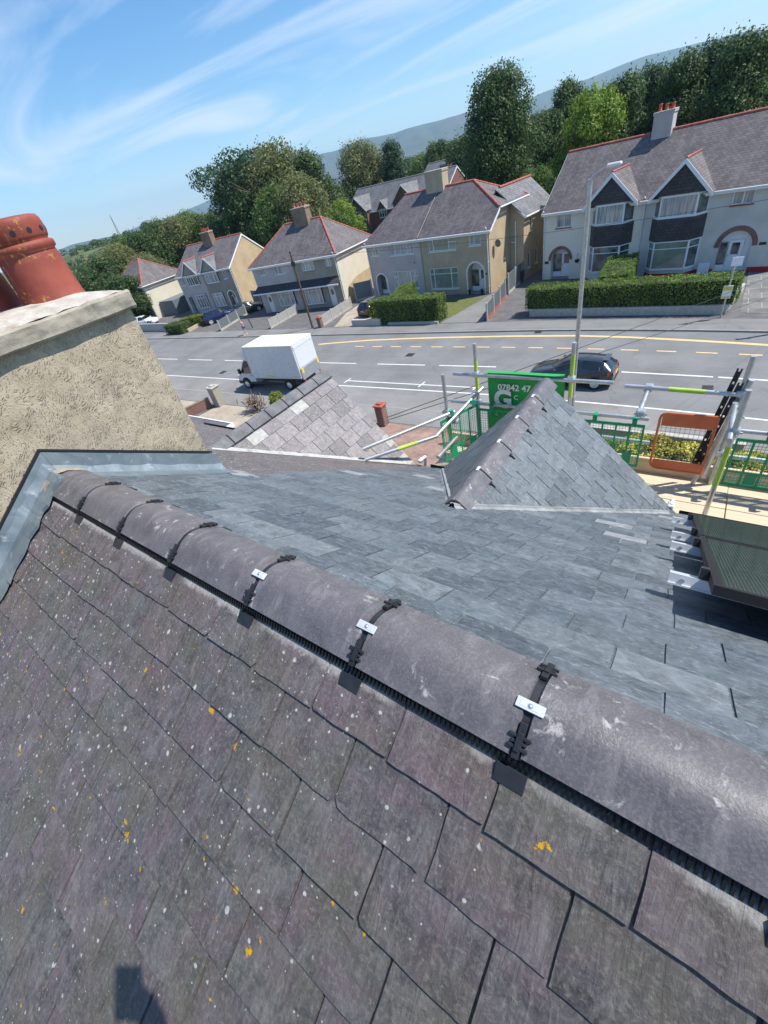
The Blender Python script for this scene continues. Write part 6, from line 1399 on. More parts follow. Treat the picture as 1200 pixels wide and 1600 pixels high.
# ================================================================== VEHICLES
def cr(P, t):
    i = min(len(P)-2, int(t)); f = t-i; a = P[max(0, i-1)]; b = P[i]; c = P[i+1]; d = P[min(len(P)-1, i+2)]
    return tuple(.5*((2*b[k]) + (-a[k]+c[k])*f + (2*a[k]-5*b[k]+4*c[k]-d[k])*f*f + (-a[k]+3*b[k]-3*c[k]+d[k])*f**3) for k in range(len(b)))
def car(x, y, head, L, Wd, H, paint, label, detail=True, estate=False, name='parked_car', group=None, z=0.0, lit=False):
    """head: direction the nose points (radians).  local x forward from tail (0) to nose (L)"""
    fr = Frame((x, y, z), head); r = thing(name, label, 'car', (0, 0, 0), fr, group)
    w = Wd/2
    # stations from nose to tail: (x, half width, sill z, belt z, roof-or-bonnet z, roof half width)
    h = H/1.42
    ST = [(1.00, .60, .34, .52, .60, .45), (.985, .80, .24, .58, .68, .60), (.94, .93, .20, .66, .78, .70), (.86, .98, .18, .74, .86, .74), (.74, 1.0, .17, .84, .95, .74), (.695, 1.0, .17, .88, 1.00, .72),
          (.62, 1.0, .17, .90, 1.20, .68), (.545, 1.0, .17, .92, 1.375, .64), (.46, 1.0, .17, .93, 1.42, .64), (.34, 1.0, .17, .95, 1.425, .63), (.22, 1.0, .17, .97, 1.395, .62), (.125 if not estate else .09, .99, .18, .98, 1.33, .60),
          (.055, .96, .20, .96, 1.10 if not estate else 1.22, .60), (.018, .92, .24, .90, .97, .62), (.0, .82, .30, .70, .78, .66)]
    ST = [(a*L, b*w, c*h, d*h, e*h, f*w) for a, b, c, d, e, f in ST]
    NS_, NR = 44, 8
    rings = []
    for i in range(NS_+1):
        t = (len(ST)-1)*i/NS_; a, b, c, d, e, f = cr(ST, t); gh = max(e-d, .02)
        half = [(0, c), (b*.86, c), (b*.975, c+.10), (b*1.0, c+(d-c)*.55), (b*.985, d-.05), (b*.94, d), (f+(b*.94-f)*.30, d+gh*.62), (f*.93, e-.05*min(1, gh/.3)), (f*.70, e-.008), (0, e+.012)]
        rings.append((a, half, gh))
    nh = len(rings[0][1]); body = MB(); glass = MB(); V = []
    for a, half, gh in rings: V += [(a, s, zz) for s, zz in half] + [(a, -s, zz) for s, zz in half[-2:0:-1]]
    m = 2*nh-2; gl = []; bo = []
    xa = lambda q: q*L
    for i in range(NS_):
        xm = (rings[i][0]+rings[i+1][0])/2/L; gh = rings[i][2]
        for j in range(m):
            jj = j if j < nh-1 else m-1-j
            f = (i*m+j, i*m+(j+1) % m, (i+1)*m+(j+1) % m, (i+1)*m+j)
            side = jj in (5, 6) and .115 < xm < .66 and gh > .16*h and not (.355 < xm < .385)
            ws = jj in (7, 8) and .565 < xm < .695; rw = jj in (7, 8) and .03 < xm < .115
            side = side and not (xm < .17 and jj == 5 and False)
            (gl if side or ws or rw else bo).append(f)
    body.mesh(V, bo, sm=True); glass.mesh(V, gl, sm=True)
    ends = [(0, 1)]; n0 = list(range(m)); body.mesh(V[:m], [tuple(range(m))[::-1]]); body.mesh(V[-m:], [tuple(range(m))])
    for g in (body, glass):
        md = None
    def fix(mb):
        P = [Vector(v) for v in mb.v]; c = Vector((L/2, 0, .7*h))
        for i, f in enumerate(mb.f):
            q = [P[k] for k in f]; n = (q[1]-q[0]).cross(q[2]-q[0]); ce = sum(q, Vector())/len(q); o_ = ce-c; o_.x *= .3
            if n.dot(o_) < 0: mb.f[i] = tuple(f[::-1])
    fix(body); fix(glass)
    b = body.build('body', MAT[paint], r); glass.build('windows', MAT['car_glass'], r)
    rw_ = .315*h if detail else .31*h
    for (wx) in (.185*L, .80*L):
        for s in (-1, 1):
            mb = MB(); mb.tube((wx, s*(w*.80), rw_+.02), (wx, s*(w*1.004), rw_+.02), rw_*1.14, 24); mb.build('wheel_arch', MAT['rubber'], r)
            mb = MB(); T = [(rw_*.62, -.10), (rw_*.96, -.10), (rw_, -.07), (rw_, .07), (rw_*.95, .10), (rw_*.66, .102)]
            mb.lathe([(a_, c_) for a_, c_ in T], (0, 0, 0), 24); mb.v = [(wx+p[0], s*(w*.93)+p[2]*s, rw_+p[1]) for p in mb.v]; wh = mb.build('wheel', MAT['rubber'], r)
            mb = MB(); mb.lathe([(rw_*.68, 0), (rw_*.64, .012), (rw_*.60, 0)], (0, 0, 0), 20)
            for k in range(9):
                a_ = 2*math.pi*k/9; mb.tube((math.cos(a_)*rw_*.1, math.sin(a_)*rw_*.1, .004), (math.cos(a_)*rw_*.62, math.sin(a_)*rw_*.62, .0), rw_*.055, 5)
            mb.lathe([(rw_*.15, 0), (rw_*.13, .016)], (0, 0, 0), 12)
            mb.v = [(wx+p[0], s*(w*.93)+(.104+p[2])*s, rw_+p[1]) for p in mb.v]; mb.build('rim', MAT['alu'], wh)
    for s in (-1, 1):
        mb = MB(); P = lambda fx, fy, fz: (fx*L, s*fy*w, fz*h)
        mb.prism([P(.055, .985, .70), P(.055, .985, .90), P(.012, .80, .86), P(.002, .80, .70)], (0, s*.02, 0)); mb.prism([P(-.004, .55, .70), P(-.004, .86, .70), P(.006, .88, .86), P(.002, .58, .84)], (-.02, 0, 0))
        mb.build('tail_light', MAT['red_lens'], r)
        mb = MB(); mb.prism([P(.975, .60, .56), P(.93, .95, .60), P(.885, .985, .72), P(.955, .80, .70)], (.018, s*.03, .03)); mb.build('headlight', MAT['clear_lens'], r)
        mb = MB(); mb.bbox(.655*L-.10, .655*L+.06, s*w*1.02 if s > 0 else -w*1.02-.16, (w*1.02+.16) if s > 0 else -w*1.02, .90*h, 1.03*h, .03); mb.build('wing_mirror', MAT[paint], r)
        if detail:
            for hx in (.40,):
                mb = MB(); mb.bbox(hx*L-.09, hx*L+.09, min(s*w*.985, s*w*1.012), max(s*w*.985, s*w*1.012), .80*h, .835*h, .006); mb.build('door_handle', MAT[paint], r)
            mb = MB(); mb.box(.385*L, .388*L, min(s*w*.99, s*w*1.003), max(s*w*.99, s*w*1.003), .30*h, .90*h); mb.box(.665*L, .668*L, min(s*w*.99, s*w*1.003), max(s*w*.99, s*w*1.003), .30*h, .86*h); mb.build('door_seam', MAT['rubber'], r)
    mb = MB(); mb.bbox(-.022, .0, -.26, .26, .60*h, .68*h, .003); mb.v = [(p[0]-.012, p[1], p[2]) for p in mb.v]; mb.build('number_plate', MAT['yellow_sign'], r)
    mb = MB(); mb.bbox(.105*L-.12, .125*L+.08, -.50*w, .50*w, 1.345*h, 1.375*h, .012); mb.build('rear_spoiler', MAT[paint], r)
    mb = MB(); mb.bbox(-.03, .10, -.84*w, .84*w, .22*h, .40*h, .05); mb.build('rear_bumper', MAT['rubber'], r)
    return r
car(-2.80, 23.45, math.pi+R_(-1.5), 4.3, 1.76, 1.43, 'car_dark', 'dark blue grey three door hatchback driving away on the near lane of the road', name='hatchback_car')
car(-27.55, 35.75, R_(79), 4.5, 1.78, 1.47, 'car_navy', 'dark navy estate car parked behind the tall clipped hedge', estate=True, group='cars parked on the drives')
car(-53.6, 35.7, R_(60), 4.2, 1.82, 1.62, 'car_blue', 'deep blue car parked beside the yellow green shrub hedge', estate=True, group='cars parked on the drives')
car(-50.6, 38.2, R_(66), 4.3, 1.8, 1.5, 'car_green', 'dark green grey car parked close behind the grey panel fence', group='cars parked on the drives')
car(-72.6, 36.4, R_(24), 4.2, 1.78, 1.45, 'car_white', 'white car parked before the leftmost house, half hidden by its wall', group='cars parked on the drives')
car(-31.0, 10.2, R_(88), 4.2, 1.78, 1.45, 'car_white', 'white car on the neighbour drive, its bonnet just past the chimney edge')

# ---- box van: local x runs from the nose (0) backwards
fv = Frame((-29.05, 21.0, 0), R_(3.0)); van = thing('box_van', 'white box van with pale cream roof parked facing left by the near kerb', 'van', (0, 0, 0), fv)
mb = MB(); mb.bbox(2.05, 6.85, -1.14, 1.14, .92, 3.22, .03); vb = mb.build('box_body', MAT['van_white'], van)
mb = MB(); mb.bbox(2.03, 6.87, -1.16, 1.16, 3.222, 3.28, .02); 
for k in range(7): x = 2.3+k*.68; mb.box(x, x+.03, -1.12, 1.12, 3.282, 3.298)
mb.build('box_roof', MAT['van_cream'], van)
mb = MB()
for (x0, x1, y0, y1, z0, z1) in ((2.04, 6.86, -1.165, -1.142, .92, 1.02), (2.04, 6.86, 1.142, 1.165, .92, 1.02), (2.04, 2.09, -1.165, -1.142, 1.022, 3.20), (6.81, 6.86, -1.165, -1.142, 1.022, 3.20), (2.04, 6.86, -1.165, -1.142, 3.202, 3.26)): mb.bbox(x0, x1, y0, y1, z0, z1, .006)
mb.build('edge_trim', MAT['gutter_grey'], van)
mb = MB(); mb.bbox(6.86, 6.90, -1.08, 1.08, 2.95, 3.18, .01); mb.bbox(6.86, 6.885, -1.02, 1.02, 1.62, 2.94, .006)
for k in range(9): mb.box(6.886, 6.892, -1.0, 1.0, 1.70+k*.14, 1.71+k*.14)
mb.build('roller_door', MAT['van_white'], van)
mb = MB(); mb.bbox(3.5, 4.3, -1.150, -1.142, 1.05, 1.13, .003); mb.bbox(6.2, 6.5, -1.150, -1.142, 1.05, 1.12, .003); mb.build('side_reflector', MAT['yellow_sign'], van)
mb = MB(); mb.bbox(2.5, 2.56, -1.152, -1.142, 1.1, 3.15, .003); mb.bbox(4.42, 4.46, -1.149, -1.142, 1.06, 3.19, .002); mb.build('panel_seam', MAT['gutter_grey'], van)
mb = MB(); mb.bbox(6.87, 6.96, -1.05, 1.05, .80, 1.60, .015); tl = mb.build('tail_lift', MAT['steel'], van)
for s in (-.98, .80):
    mb = MB(); mb.bbox(6.965, 6.985, s, s+.2, 1.25, 1.62, .02); mb.build('warning_flag', MAT['yellow_sign'], tl)
    mb = MB(); mb.bbox(6.94, 6.99, s+.0, s+.12, .66, .78, .01); mb.build('tail_light', MAT['red_lens'], van)
# cab by side profile
prof = [(.02, .38), (.0, .62), (.10, .98), (.42, 1.16), (.98, 1.92), (1.25, 2.22), (1.62, 2.36), (2.0, 2.40), (2.0, .38)]
def ring(y, k): return [(x+(1-k)*.10 if x < 1.9 else x, y, z if z < 1.0 else z-(1-k)*.05) for x, z in prof]
mb = MB(); YS = [(-1.0, .0), (-.985, .35), (-.93, .8), (-.80, 1.0), (.80, 1.0), (.93, .8), (.985, .35), (1.0, 0)]
taper = lambda z: 1.0 if z < 1.15 else 1.0-.13*(z-1.15)/1.25
V = []
for y, k in YS: V += [(a, yy*taper(z), z) for a, yy, z in ring(y, k)]
n = len(prof); F = []; G_ = []
for j in range(len(YS)-1):
    for i in range(n-1):
        f = (j*n+i, j*n+i+1, (j+1)*n+i+1, (j+1)*n+i); (G_ if (i in (3, ) and 2 <= j <= 4) else F).append(f[::-1])
F.append(tuple(range(n))[::-1]); F.append(tuple(range((len(YS)-1)*n, len(YS)*n)))
mb.mesh(V, F); cab = mb.build('cab', MAT['van_white'], van)
mb = MB(); mb.mesh(V, G_); mb.build('windscreen', MAT['car_glass'], van)
for s in (-1, 1):
    mb = MB(); P = [(.74, 1.28), (1.15, 1.96), (1.36, 2.14), (1.72, 2.16), (1.72, 1.22), (1.0, 1.20)]; q = [(x, s*(1.003*taper(z)), z) for x, z in P]; mb.prism(q, (0, s*.008, 0)); mb.build('cab_side_window', MAT['car_glass'], van)
    mb = MB(); mb.bbox(.62, .80, s*1.02 if s > 0 else -1.24, 1.24 if s > 0 else -1.02, 1.22, 1.62, .04); mb.build('wing_mirror', MAT['black_plastic'], van)
    mb = MB(); mb.bbox(1.62, 1.78, s*1.0 if s > 0 else -1.02, 1.02 if s > 0 else -1.0, 1.02, 1.06, .008); mb.build('door_handle', MAT['black_plastic'], van)
    mb = MB(); mb.bbox(.04, .28, .66 if s > 0 else -.97, .97 if s > 0 else -.66, .78, 1.05, .05); mb.build('headlight', MAT['clear_lens'], van)
    mb = MB(); mb.bbox(1.38, 4.6, s*.96 if s > 0 else -1.02, 1.02 if s > 0 else -.96, .36, .56, .03); mb.bbox(.05, .5, s*.97 if s > 0 else -1.03, 1.03 if s > 0 else -.97, .38, .62, .03); mb.build('side_skirt', MAT['black_plastic'], van)
    for wx in (.92, 5.35):
        mb = MB(); mb.tube((wx, s*.74, .42), (wx, s*1.008, .42), .46, 20); mb.build('wheel_arch', MAT['rubber'], van)
        mb = MB(); mb.lathe([(.22, -.12), (.34, -.12), (.36, -.08), (.36, .08), (.34, .12), (.22, .12)], (0, 0, 0), 24); mb.v = [(wx+p[0], s*(.93)+p[2]*s, .36+p[1]) for p in mb.v]; wh = mb.build('wheel', MAT['rubber'], van)
        mb = MB(); mb.lathe([(.23, 0), (.21, .02), (.12, .0), (.08, .03)], (0, 0, 0), 18); mb.v = [(wx+p[0], s*(.93+.122)+p[2]*s, .36+p[1]) for p in mb.v]; mb.build('rim', MAT['alu'], wh)
mb = MB(); mb.box(1.9, 6.8, -.45, .45, .50, .91); mb.build('chassis', MAT['black_plastic'], van)
mb = MB(); V = [(1.10, -.9, 2.30), (1.10, .9, 2.30), (2.04, 1.05, 2.42), (2.04, -1.05, 2.42), (1.62, -.85, 3.02), (1.62, .85, 3.02), (2.04, 1.05, 3.20), (2.04, -1.05, 3.20)]
mb.mesh(V, [(0, 1, 5, 4), (0, 4, 7, 3), (1, 2, 6, 5), (4, 5, 6, 7), (0, 3, 2, 1), (2, 3, 7, 6)]); mb.build('wind_deflector', MAT['van_white'], van, bevel=.12)

# ================================================================== STREET FURNITURE
lp = thing('street_lamp', 'tall galvanised street lamp with a short angled arm rising behind the right gable', 'street lamp', (-3.8, 18.6, 0))
mb = MB(); mb.tube((-3.8, 18.6, 0), (-3.8, 18.6, 1.6), .11, 14); mb.tube((-3.8, 18.6, 1.6), (-3.8, 18.6, 9.35), .085, 14, .078); mb.build('post', MAT['steel'], lp)
mb = MB(); mb.path([(-3.8, 18.6, 9.3), (-3.72, 18.6, 9.42), (-3.30, 18.62, 9.62)], .032, 8); mb.build('arm', MAT['steel'], lp)
mb = MB(); mb.bbox(-3.34, -2.90, 18.52, 18.72, 9.56, 9.66, .03); lh = mb.build('lamp_head', MAT['alu'], lp); mb = MB(); mb.bbox(-3.28, -2.96, 18.55, 18.69, 9.535, 9.559, .005); mb.build('lens', MAT['clear_lens'], lh)
tp = thing('telegraph_pole', 'slim dark pole with a small box near its top beside the red gatepost', 'pole', (-32.4, 33.3, 0)); mb = MB(); mb.tube((-32.4, 33.3, 0), (-32.42, 33.3, 6.9), .11, 10, .075); mb.build('post', MAT['wood_dark'], tp)
mb = MB(); mb.bbox(-32.55, -32.15, 33.1, 33.3, 5.75, 6.15, .03); mb.lathe([(.12, 6.9), (.12, 6.95), (.03, 7.0)], (-32.42, 33.3, 0), 10); mb.build('junction_box', MAT['dark_metal'], tp)
bs = thing('bus_stop', 'slim bus stop pole with a small white and yellow timetable panel before the hedge', 'bus stop', (1.3, 32.7, 0)); mb = MB(); mb.tube((1.3, 32.7, 0), (1.3, 32.7, 3.3), .04, 8); mb.build('post', MAT['steel'], bs)
mb = MB(); mb.bbox(1.05, 1.5, 32.62, 32.655, 1.15, 1.85, .005); pn = mb.build('timetable_panel', MAT['white_plastic'], bs); mb = MB(); mb.bbox(1.08, 1.47, 32.605, 32.618, 1.6, 1.80, .003); mb.build('panel_stripe', MAT['yellow_sign'], pn); mb = MB(); mb.bbox(1.08, 1.47, 32.605, 32.618, 1.18, 1.28, .003); mb.build('panel_stripe', MAT['yellow_sign'], pn)
mb = MB(); mb.bbox(1.1, 1.6, 32.64, 32.66, 2.85, 3.3, .01); mb.build('flag_sign', MAT['white_plastic'], bs)
def wire(P, Q, sag, label, r=.012):
    P, Q = Vector(P), Vector(Q); mb = MB(); N = 16; pts = [P.lerp(Q, i/N)-Vector((0, 0, sag*4*(i/N)*(1-i/N))) for i in range(N+1)]
    mb.path(pts, r, 5); o = mb.build('overhead_wire', MAT['dark_metal'], base=tuple(P)); set_tags(o, label, 'wire', 'overhead telephone wires'); return o
HW = lambda p: tuple(HS.w(p))
# wires from the pole beyond the right edge to houses
wire((26, 33.5, 7.2), (-32.42, 33.3, 6.6), 1.3, 'thin telephone wire crossing the road toward the dark pole')
tp2 = thing('telegraph_pole', 'second slim dark pole by the far kerb just past the right edge', 'pole', (6.55, 31.6, 0)); mb = MB(); mb.tube((6.55, 31.6, 0), (6.55, 31.6, 7.4), .11, 10, .08); mb.build('post', MAT['wood_dark'], tp2)
mb = MB(); mb.tube((6.2, 31.6, 7.0), (6.9, 31.6, 7.0), .04, 8); mb.build('crossbar', MAT['wood_dark'], tp2)
wire(HW((-3.55, 4.35, -2.75)), (6.5, 31.55, 4.1), .10, 'upper of two thin wires running from the left gable over the road', .006)
wire(HW((-3.52, 4.35, -2.78)), (6.5, 31.5, 2.9), .10, 'lower of two thin wires running from the left gable over the road', .006)
MT = thing('radio_mast', 'thin distant mast on the low wooded hill at the left', 'mast', (-452, 257, 14)); mb = MB()
for k in range(3): a = k*2.094; mb.tube((-452+1.2*math.cos(a), 257+1.2*math.sin(a), 8), (-452, 257, 30), .28, 5, .12)
mb.build('lattice', MAT['dark_metal'], MT)

# ================================================================== SCAFFOLD (house frame)
sc = thing('scaffold', 'galvanised tube scaffold with timber boards at eaves level along the street side', 'scaffold', (0, 5.1, -11), HS)
TR = .0242
def tubeo(p, q, name, r=TR, paint=None, mat='steel'):
    mb = MB(); mb.tube(p, q, r, 12); o = mb.build(name, MAT[mat], sc)
    if paint:
        P, Q = Vector(p), Vector(q); mb = MB(); mb.tube(P.lerp(Q, paint[0]), P.lerp(Q, paint[1]), r+.0008, 12, cap=False); mb.build('paint_band', MAT['lime_paint'], o)
    return o
def coupler(x, y, z):
    mb = MB(); mb.bbox(x-.045, x+.045, y-.045, y+.045, z-.035, z+.035, .012); mb.tube((x-.06, y-.03, z), (x+.065, y-.03, z), .012, 8); mb.tube((x+.02, y+.06, z-.02), (x+.02, y-.07, z-.02), .010, 6); mb.build('coupler', MAT['steel'], sc)
tubeo((-2.48, 5.12, -11), (-2.48, 5.12, -1.97), 'standard', paint=(.93, .975)); tubeo((-2.70, 4.60, -11), (-2.70, 4.60, -2.17), 'standard', paint=(.90, .93)); tubeo((-1.245, 5.12, -11), (-1.245, 5.12, -1.95), 'standard', paint=(.925, .985))
tubeo((.385, 5.12, -11), (.385, 5.12, -2.07), 'standard', paint=(.81, .83)); tubeo((.385, 4.50, -11), (.385, 4.50, -2.12), 'standard', paint=(.882, .935)); tubeo((2.5, 5.12, -11), (2.5, 5.12, -2.0), 'standard'); tubeo((2.5, 4.5, -11), (2.5, 4.5, -2.2), 'standard')
tubeo((-2.80, 5.065, -2.372), (-.775, 5.065, -2.385), 'guard_rail'); tubeo((-.655, 5.065, -2.415), (.35, 5.065, -2.44), 'guard_rail', paint=(.42, .74))
tubeo((-2.88, 5.065, -2.79), (-.355, 5.065, -2.80), 'guard_rail'); tubeo((.43, 5.065, -2.84), (4.0, 5.065, -2.86), 'guard_rail'); tubeo((-1.6, 5.065, -3.09), (-.30, 5.065, -3.105), 'guard_rail'); tubeo((.43, 5.065, -3.16), (4.0, 5.065, -3.18), 'guard_rail'); tubeo((.30, 5.19, -3.52), (4.0, 5.19, -3.55), 'guard_rail')
tubeo((-.425, 5.14, -2.45), (-.425, 4.60, -2.50), 'transom'); tubeo((.36, 5.2, -2.52), (.36, 4.35, -2.55), 'transom')
tubeo((-2.44, 5.20, -2.62), (-2.70, 4.20, -2.87), 'guard_rail'); tubeo((-2.62, 4.65, -3.12), (-2.62, 4.08, -3.10), 'guard_rail'); tubeo((-3.39, 3.51, -2.745), (-2.60, 4.62, -2.70), 'diagonal_tube'); tubeo((-3.33, 3.44, -2.855), (-2.66, 4.21, -2.85), 'diagonal_tube', paint=(.45, .72))
tubeo((.30, 5.02, -3.45), (.36, 5.0, -2.50), 'brace'); tubeo((.22, 5.06, -3.6), (.43, 5.1, -2.3), 'brace')
for (x, y, z) in ((-2.48, 5.10, -2.372), (-2.70, 4.6, -2.70), (-2.48, 5.10, -2.79), (-1.245, 5.10, -2.38), (-1.245, 5.10, -2.79), (-.425, 5.09, -2.43), (.385, 5.10, -2.44), (.385, 5.10, -2.84), (.385, 4.52, -2.54), (.385, 5.12, -3.16), (-.41, 4.64, -2.50), (.40, 4.98, -2.62), (-2.62, 4.66, -2.87), (.385, 5.12, -2.58)): coupler(x, y, z)
for seg, (x0, x1) in enumerate(((-3.0, .56), (.575, 4.4))):
    for k in range(4):
        y = 4.24+k*.232
        if x0 < 0 and k == 0 and False: continue
        mb = MB(); mb.bbox(x0+random.uniform(-.03, .0), x1, y, y+.225, -3.64+random.uniform(0, .004), -3.602+random.uniform(0, .004), .004); mb.build('board', MAT['board'], sc)
mb = MB(); mb.bbox(-3.0, 4.4, 5.175, 5.213, -3.62, -3.40, .004); mb.build('toe_board', MAT['board'], sc)
for x in (-2.4, -1.2, .2, .95, 2.3): tubeo((x, 4.0, -3.67), (x, 5.5, -3.67), 'transom')
# dark perforated battens clamped beside the ladder gate
bt = thing('ladder_clamp_bars', 'two dark slotted bars leaning behind the orange gate', 'metal bars', (.2, 5.06, -3.6), HS)
for (o, top) in ((0, -2.20), (.04, -2.33)):
    mb = MB(); P = Vector((.17+o, 5.10-o, -3.4)); Q = Vector((.315+o, 5.12-o, top)); d = (Q-P).normalized(); s = d.cross(Vector((0, 1, 0))).normalized()*.024; t = Vector((0, .012, 0))
    n = 9
    for k in range(n):
        a = P.lerp(Q, k/n); b = P.lerp(Q, (k+.78)/n); c = P.lerp(Q, (k+1)/n); mb.prism([a-s, b-s, b+s, a+s], t); mb.prism([b-s, c-s, c-s*.35, b-s*.35], t); mb.prism([b+s*.35, c+s*.35, c+s, b+s], t)
    mb.build('slotted_bar', MAT['dark_metal'], bt)
def rounded(mb, x0, x1, z0, z1, y, r, rad, left=True, right=False):
    P = []
    def arc(cx_, cz_, a0):
        for k in range(5): a = R_(a0+22.5*k); P.append((cx_+r*math.cos(a), y, cz_+r*math.sin(a)))
    if right: arc(x1-r, z1-r, 0)
    else: P.append((x1, y, z1))
    if left: arc(x0+r, z1-r, 90); arc(x0+r, z0+r, 180)
    else: P.append((x0, y, z1)); P.append((x0, y, z0))
    if right: arc(x1-r, z0+r, 270)
    else: P.append((x1, y, z0))
    P.append(P[0]); mb.path(P, rad, 8); return P
og = thing('ladder_gate', 'orange steel safety gate with wire mesh between two solid panels', 'safety gate', (0, 4.98, -3.4), HS)
x0, x1, z0, z1, yy = -.245, .265, -3.375, -2.655, 4.97
mb = MB(); rounded(mb, x0, x1, z0, z1, yy, .07, .013); mb.build('gate_frame', MAT['orange_paint'], og)
mb = MB(); mb.bbox(x0+.02, x1-.008, yy-.004, yy+.004, z1-.155, z1-.01, .002); mb.build('top_panel', MAT['orange_paint'], og); mb = MB(); mb.bbox(x0+.02, x1-.008, yy-.004, yy+.004, z0+.01, z0+.125, .002); mb.build('bottom_panel', MAT['orange_paint'], og)
mb = MB()
for k in range(11): x = x0+.01+(x1-x0-.02)*(k+.5)/11; mb.tube((x, yy, z0+.12), (x, yy, z1-.15), .0016, 5)
for k in range(9): z = z0+.12+(z1-z0-.27)*(k+.5)/9; mb.tube((x0, yy-.003, z), (x1, yy-.003, z), .0016, 5)
mb.build('wire_mesh', MAT['dark_metal'], og)
def guard(P, Q, z0, z1, label, nx=5, tabs=True):
    """green plastic brick guard between P and Q (x,y)"""
    P = Vector((*P, 0)); Q = Vector((*Q, 0)); L = (Q-P).length; d = (Q-P)/L; nrm = Vector((-d.y, d.x, 0)); r = thing('brick_guard', label, 'barrier', (P.x, P.y, z0), HS, 'green mesh guards on the scaffold')
    def bar(s0, s1, a, b, th=.012, off=0):
        V = [P+d*s0+nrm*(off-th/2)+Vector((0, 0, a)), P+d*s1+nrm*(off-th/2)+Vector((0, 0, a)), P+d*s1+nrm*(off-th/2)+Vector((0, 0, b)), P+d*s0+nrm*(off-th/2)+Vector((0, 0, b))]; mb.prism(V, nrm*th)
    mb = MB(); bar(0, .022, z0, z1); bar(L-.022, L, z0, z1); bar(.022, L-.022, z1-.03, z1); bar(.022, L-.022, z0, z0+.03)
    for k in range(1, nx): s = L*k/nx; bar(s-.010, s+.010, z0+.03, z1-.03)
    bar(.022, L-.022, z0+.17, z0+.19, .011)
    for k in range(2): s = L*(k*.55+.2); bar(s, s+.10, z0+.04, z0+.165, .010)
    mb.build('guard_frame', MAT['green_plastic'], r); mb = MB(); n = int(L/.032)
    for k in range(1, n): s = L*k/n; bar(s-.0016, s+.0016, z0+.03, z1-.03, .004)
    m = int((z1-z0)/.036)
    for k in range(1, m): z = z0+(z1-z0)*k/m; bar(.02, L-.02, z-.0016, z+.0016, .0045)
    mb.build('mesh_grid', MAT['green_plastic'], r)
    if tabs:
        for s in (L*.25, L*.82): mb = MB(); bar(s, s+.05, z1, z1+.09, .014, -.035); bar(s, s+.05, z1+.07, z1+.09, .075, 0); mb.build('hook', MAT['green_plastic'], r)
guard((-1.12, 5.02), (-.375, 5.02), -3.44, -2.855, 'green mesh guard between the right gable and the orange gate'); guard((.47, 5.02), (1.38, 5.02), -3.50, -2.90, 'green mesh guard at the right edge beyond the leaning standards', 6)
guard((1.45, 5.02), (2.3, 5.02), -3.50, -2.90, 'farther green mesh guard out past the right edge', 6); guard((-2.44, 5.02), (-1.70, 5.02), -3.44, -2.84, 'green mesh guard hanging in front of the green banner')
guard((-2.72, 4.42), (-2.44, 5.00), -3.42, -2.76, 'green mesh guard on the short left return of the scaffold', 4)
bn = thing('advert_banner', 'green banner with white telephone number and large letter tied to the scaffold', 'banner', (-1.8, 5.12, -2.4), HS)
mb = MB(); N = 26; M2_ = 14
for i in range(N):
    for j in range(M2_):
        def bp(i, j):
            x = -2.335+1.01*i/N; z = -2.345-.95*j/M2_; return (x, 5.150+.010*math.sin(i*.8+j*.3)*min(1, j/4)+.006*math.sin(j*1.1+i*.2), z)
        mb.face([bp(i, j), bp(i, j+1), bp(i+1, j+1), bp(i+1, j)], sm=True)
for i in range(N): a, b = bp(i, 0), bp(i+1, 0); mb.face([(a[0], a[1]-.09, a[2]+.01), (a[0], a[1], a[2]+.0), (b[0], b[1], b[2]), (b[0], b[1]-.09, b[2]+.01)])
o = mb.build('banner_sheet', MAT['banner_green'], bn)
def lettering(txt, x, z, size, y, parent, name, bold=0.0, mat='white_plastic', sx=1.0):
    cu = bpy.data.curves.new('t', 'FONT'); cu.body = txt; cu.size = size; cu.extrude = .002; cu.offset = bold; to = bpy.data.objects.new('t', cu); COL.objects.link(to)
    bpy.context.view_layer.update(); dg = bpy.context.evaluated_depsgraph_get(); me = bpy.data.meshes.new_from_object(to.evaluated_get(dg)); bpy.data.objects.remove(to)
    me.materials.clear(); me.materials.append(MAT[mat]); b = BASE[root_of(parent).name]
    me.transform(Matrix.Translation(Vector((x, y, z))-b) @ Matrix.Rotation(R_(90), 4, 'X') @ Matrix.Diagonal((sx, 1, 1, 1))); o = bpy.data.objects.new(name, me); COL.objects.link(o); o.parent = parent; return o
lettering('07842 47', -2.185, -2.595, .118, 5.128, bn, 'telephone_number', .003)
lettering('G', -2.245, -2.845, .345, 5.128, bn, 'big_letter', .014); lettering('C', -1.965, -2.72, .085, 5.128, bn, 'small_letters', .001); lettering('G', -2.235, -2.985, .075, 5.128, bn, 'small_letters', .001)

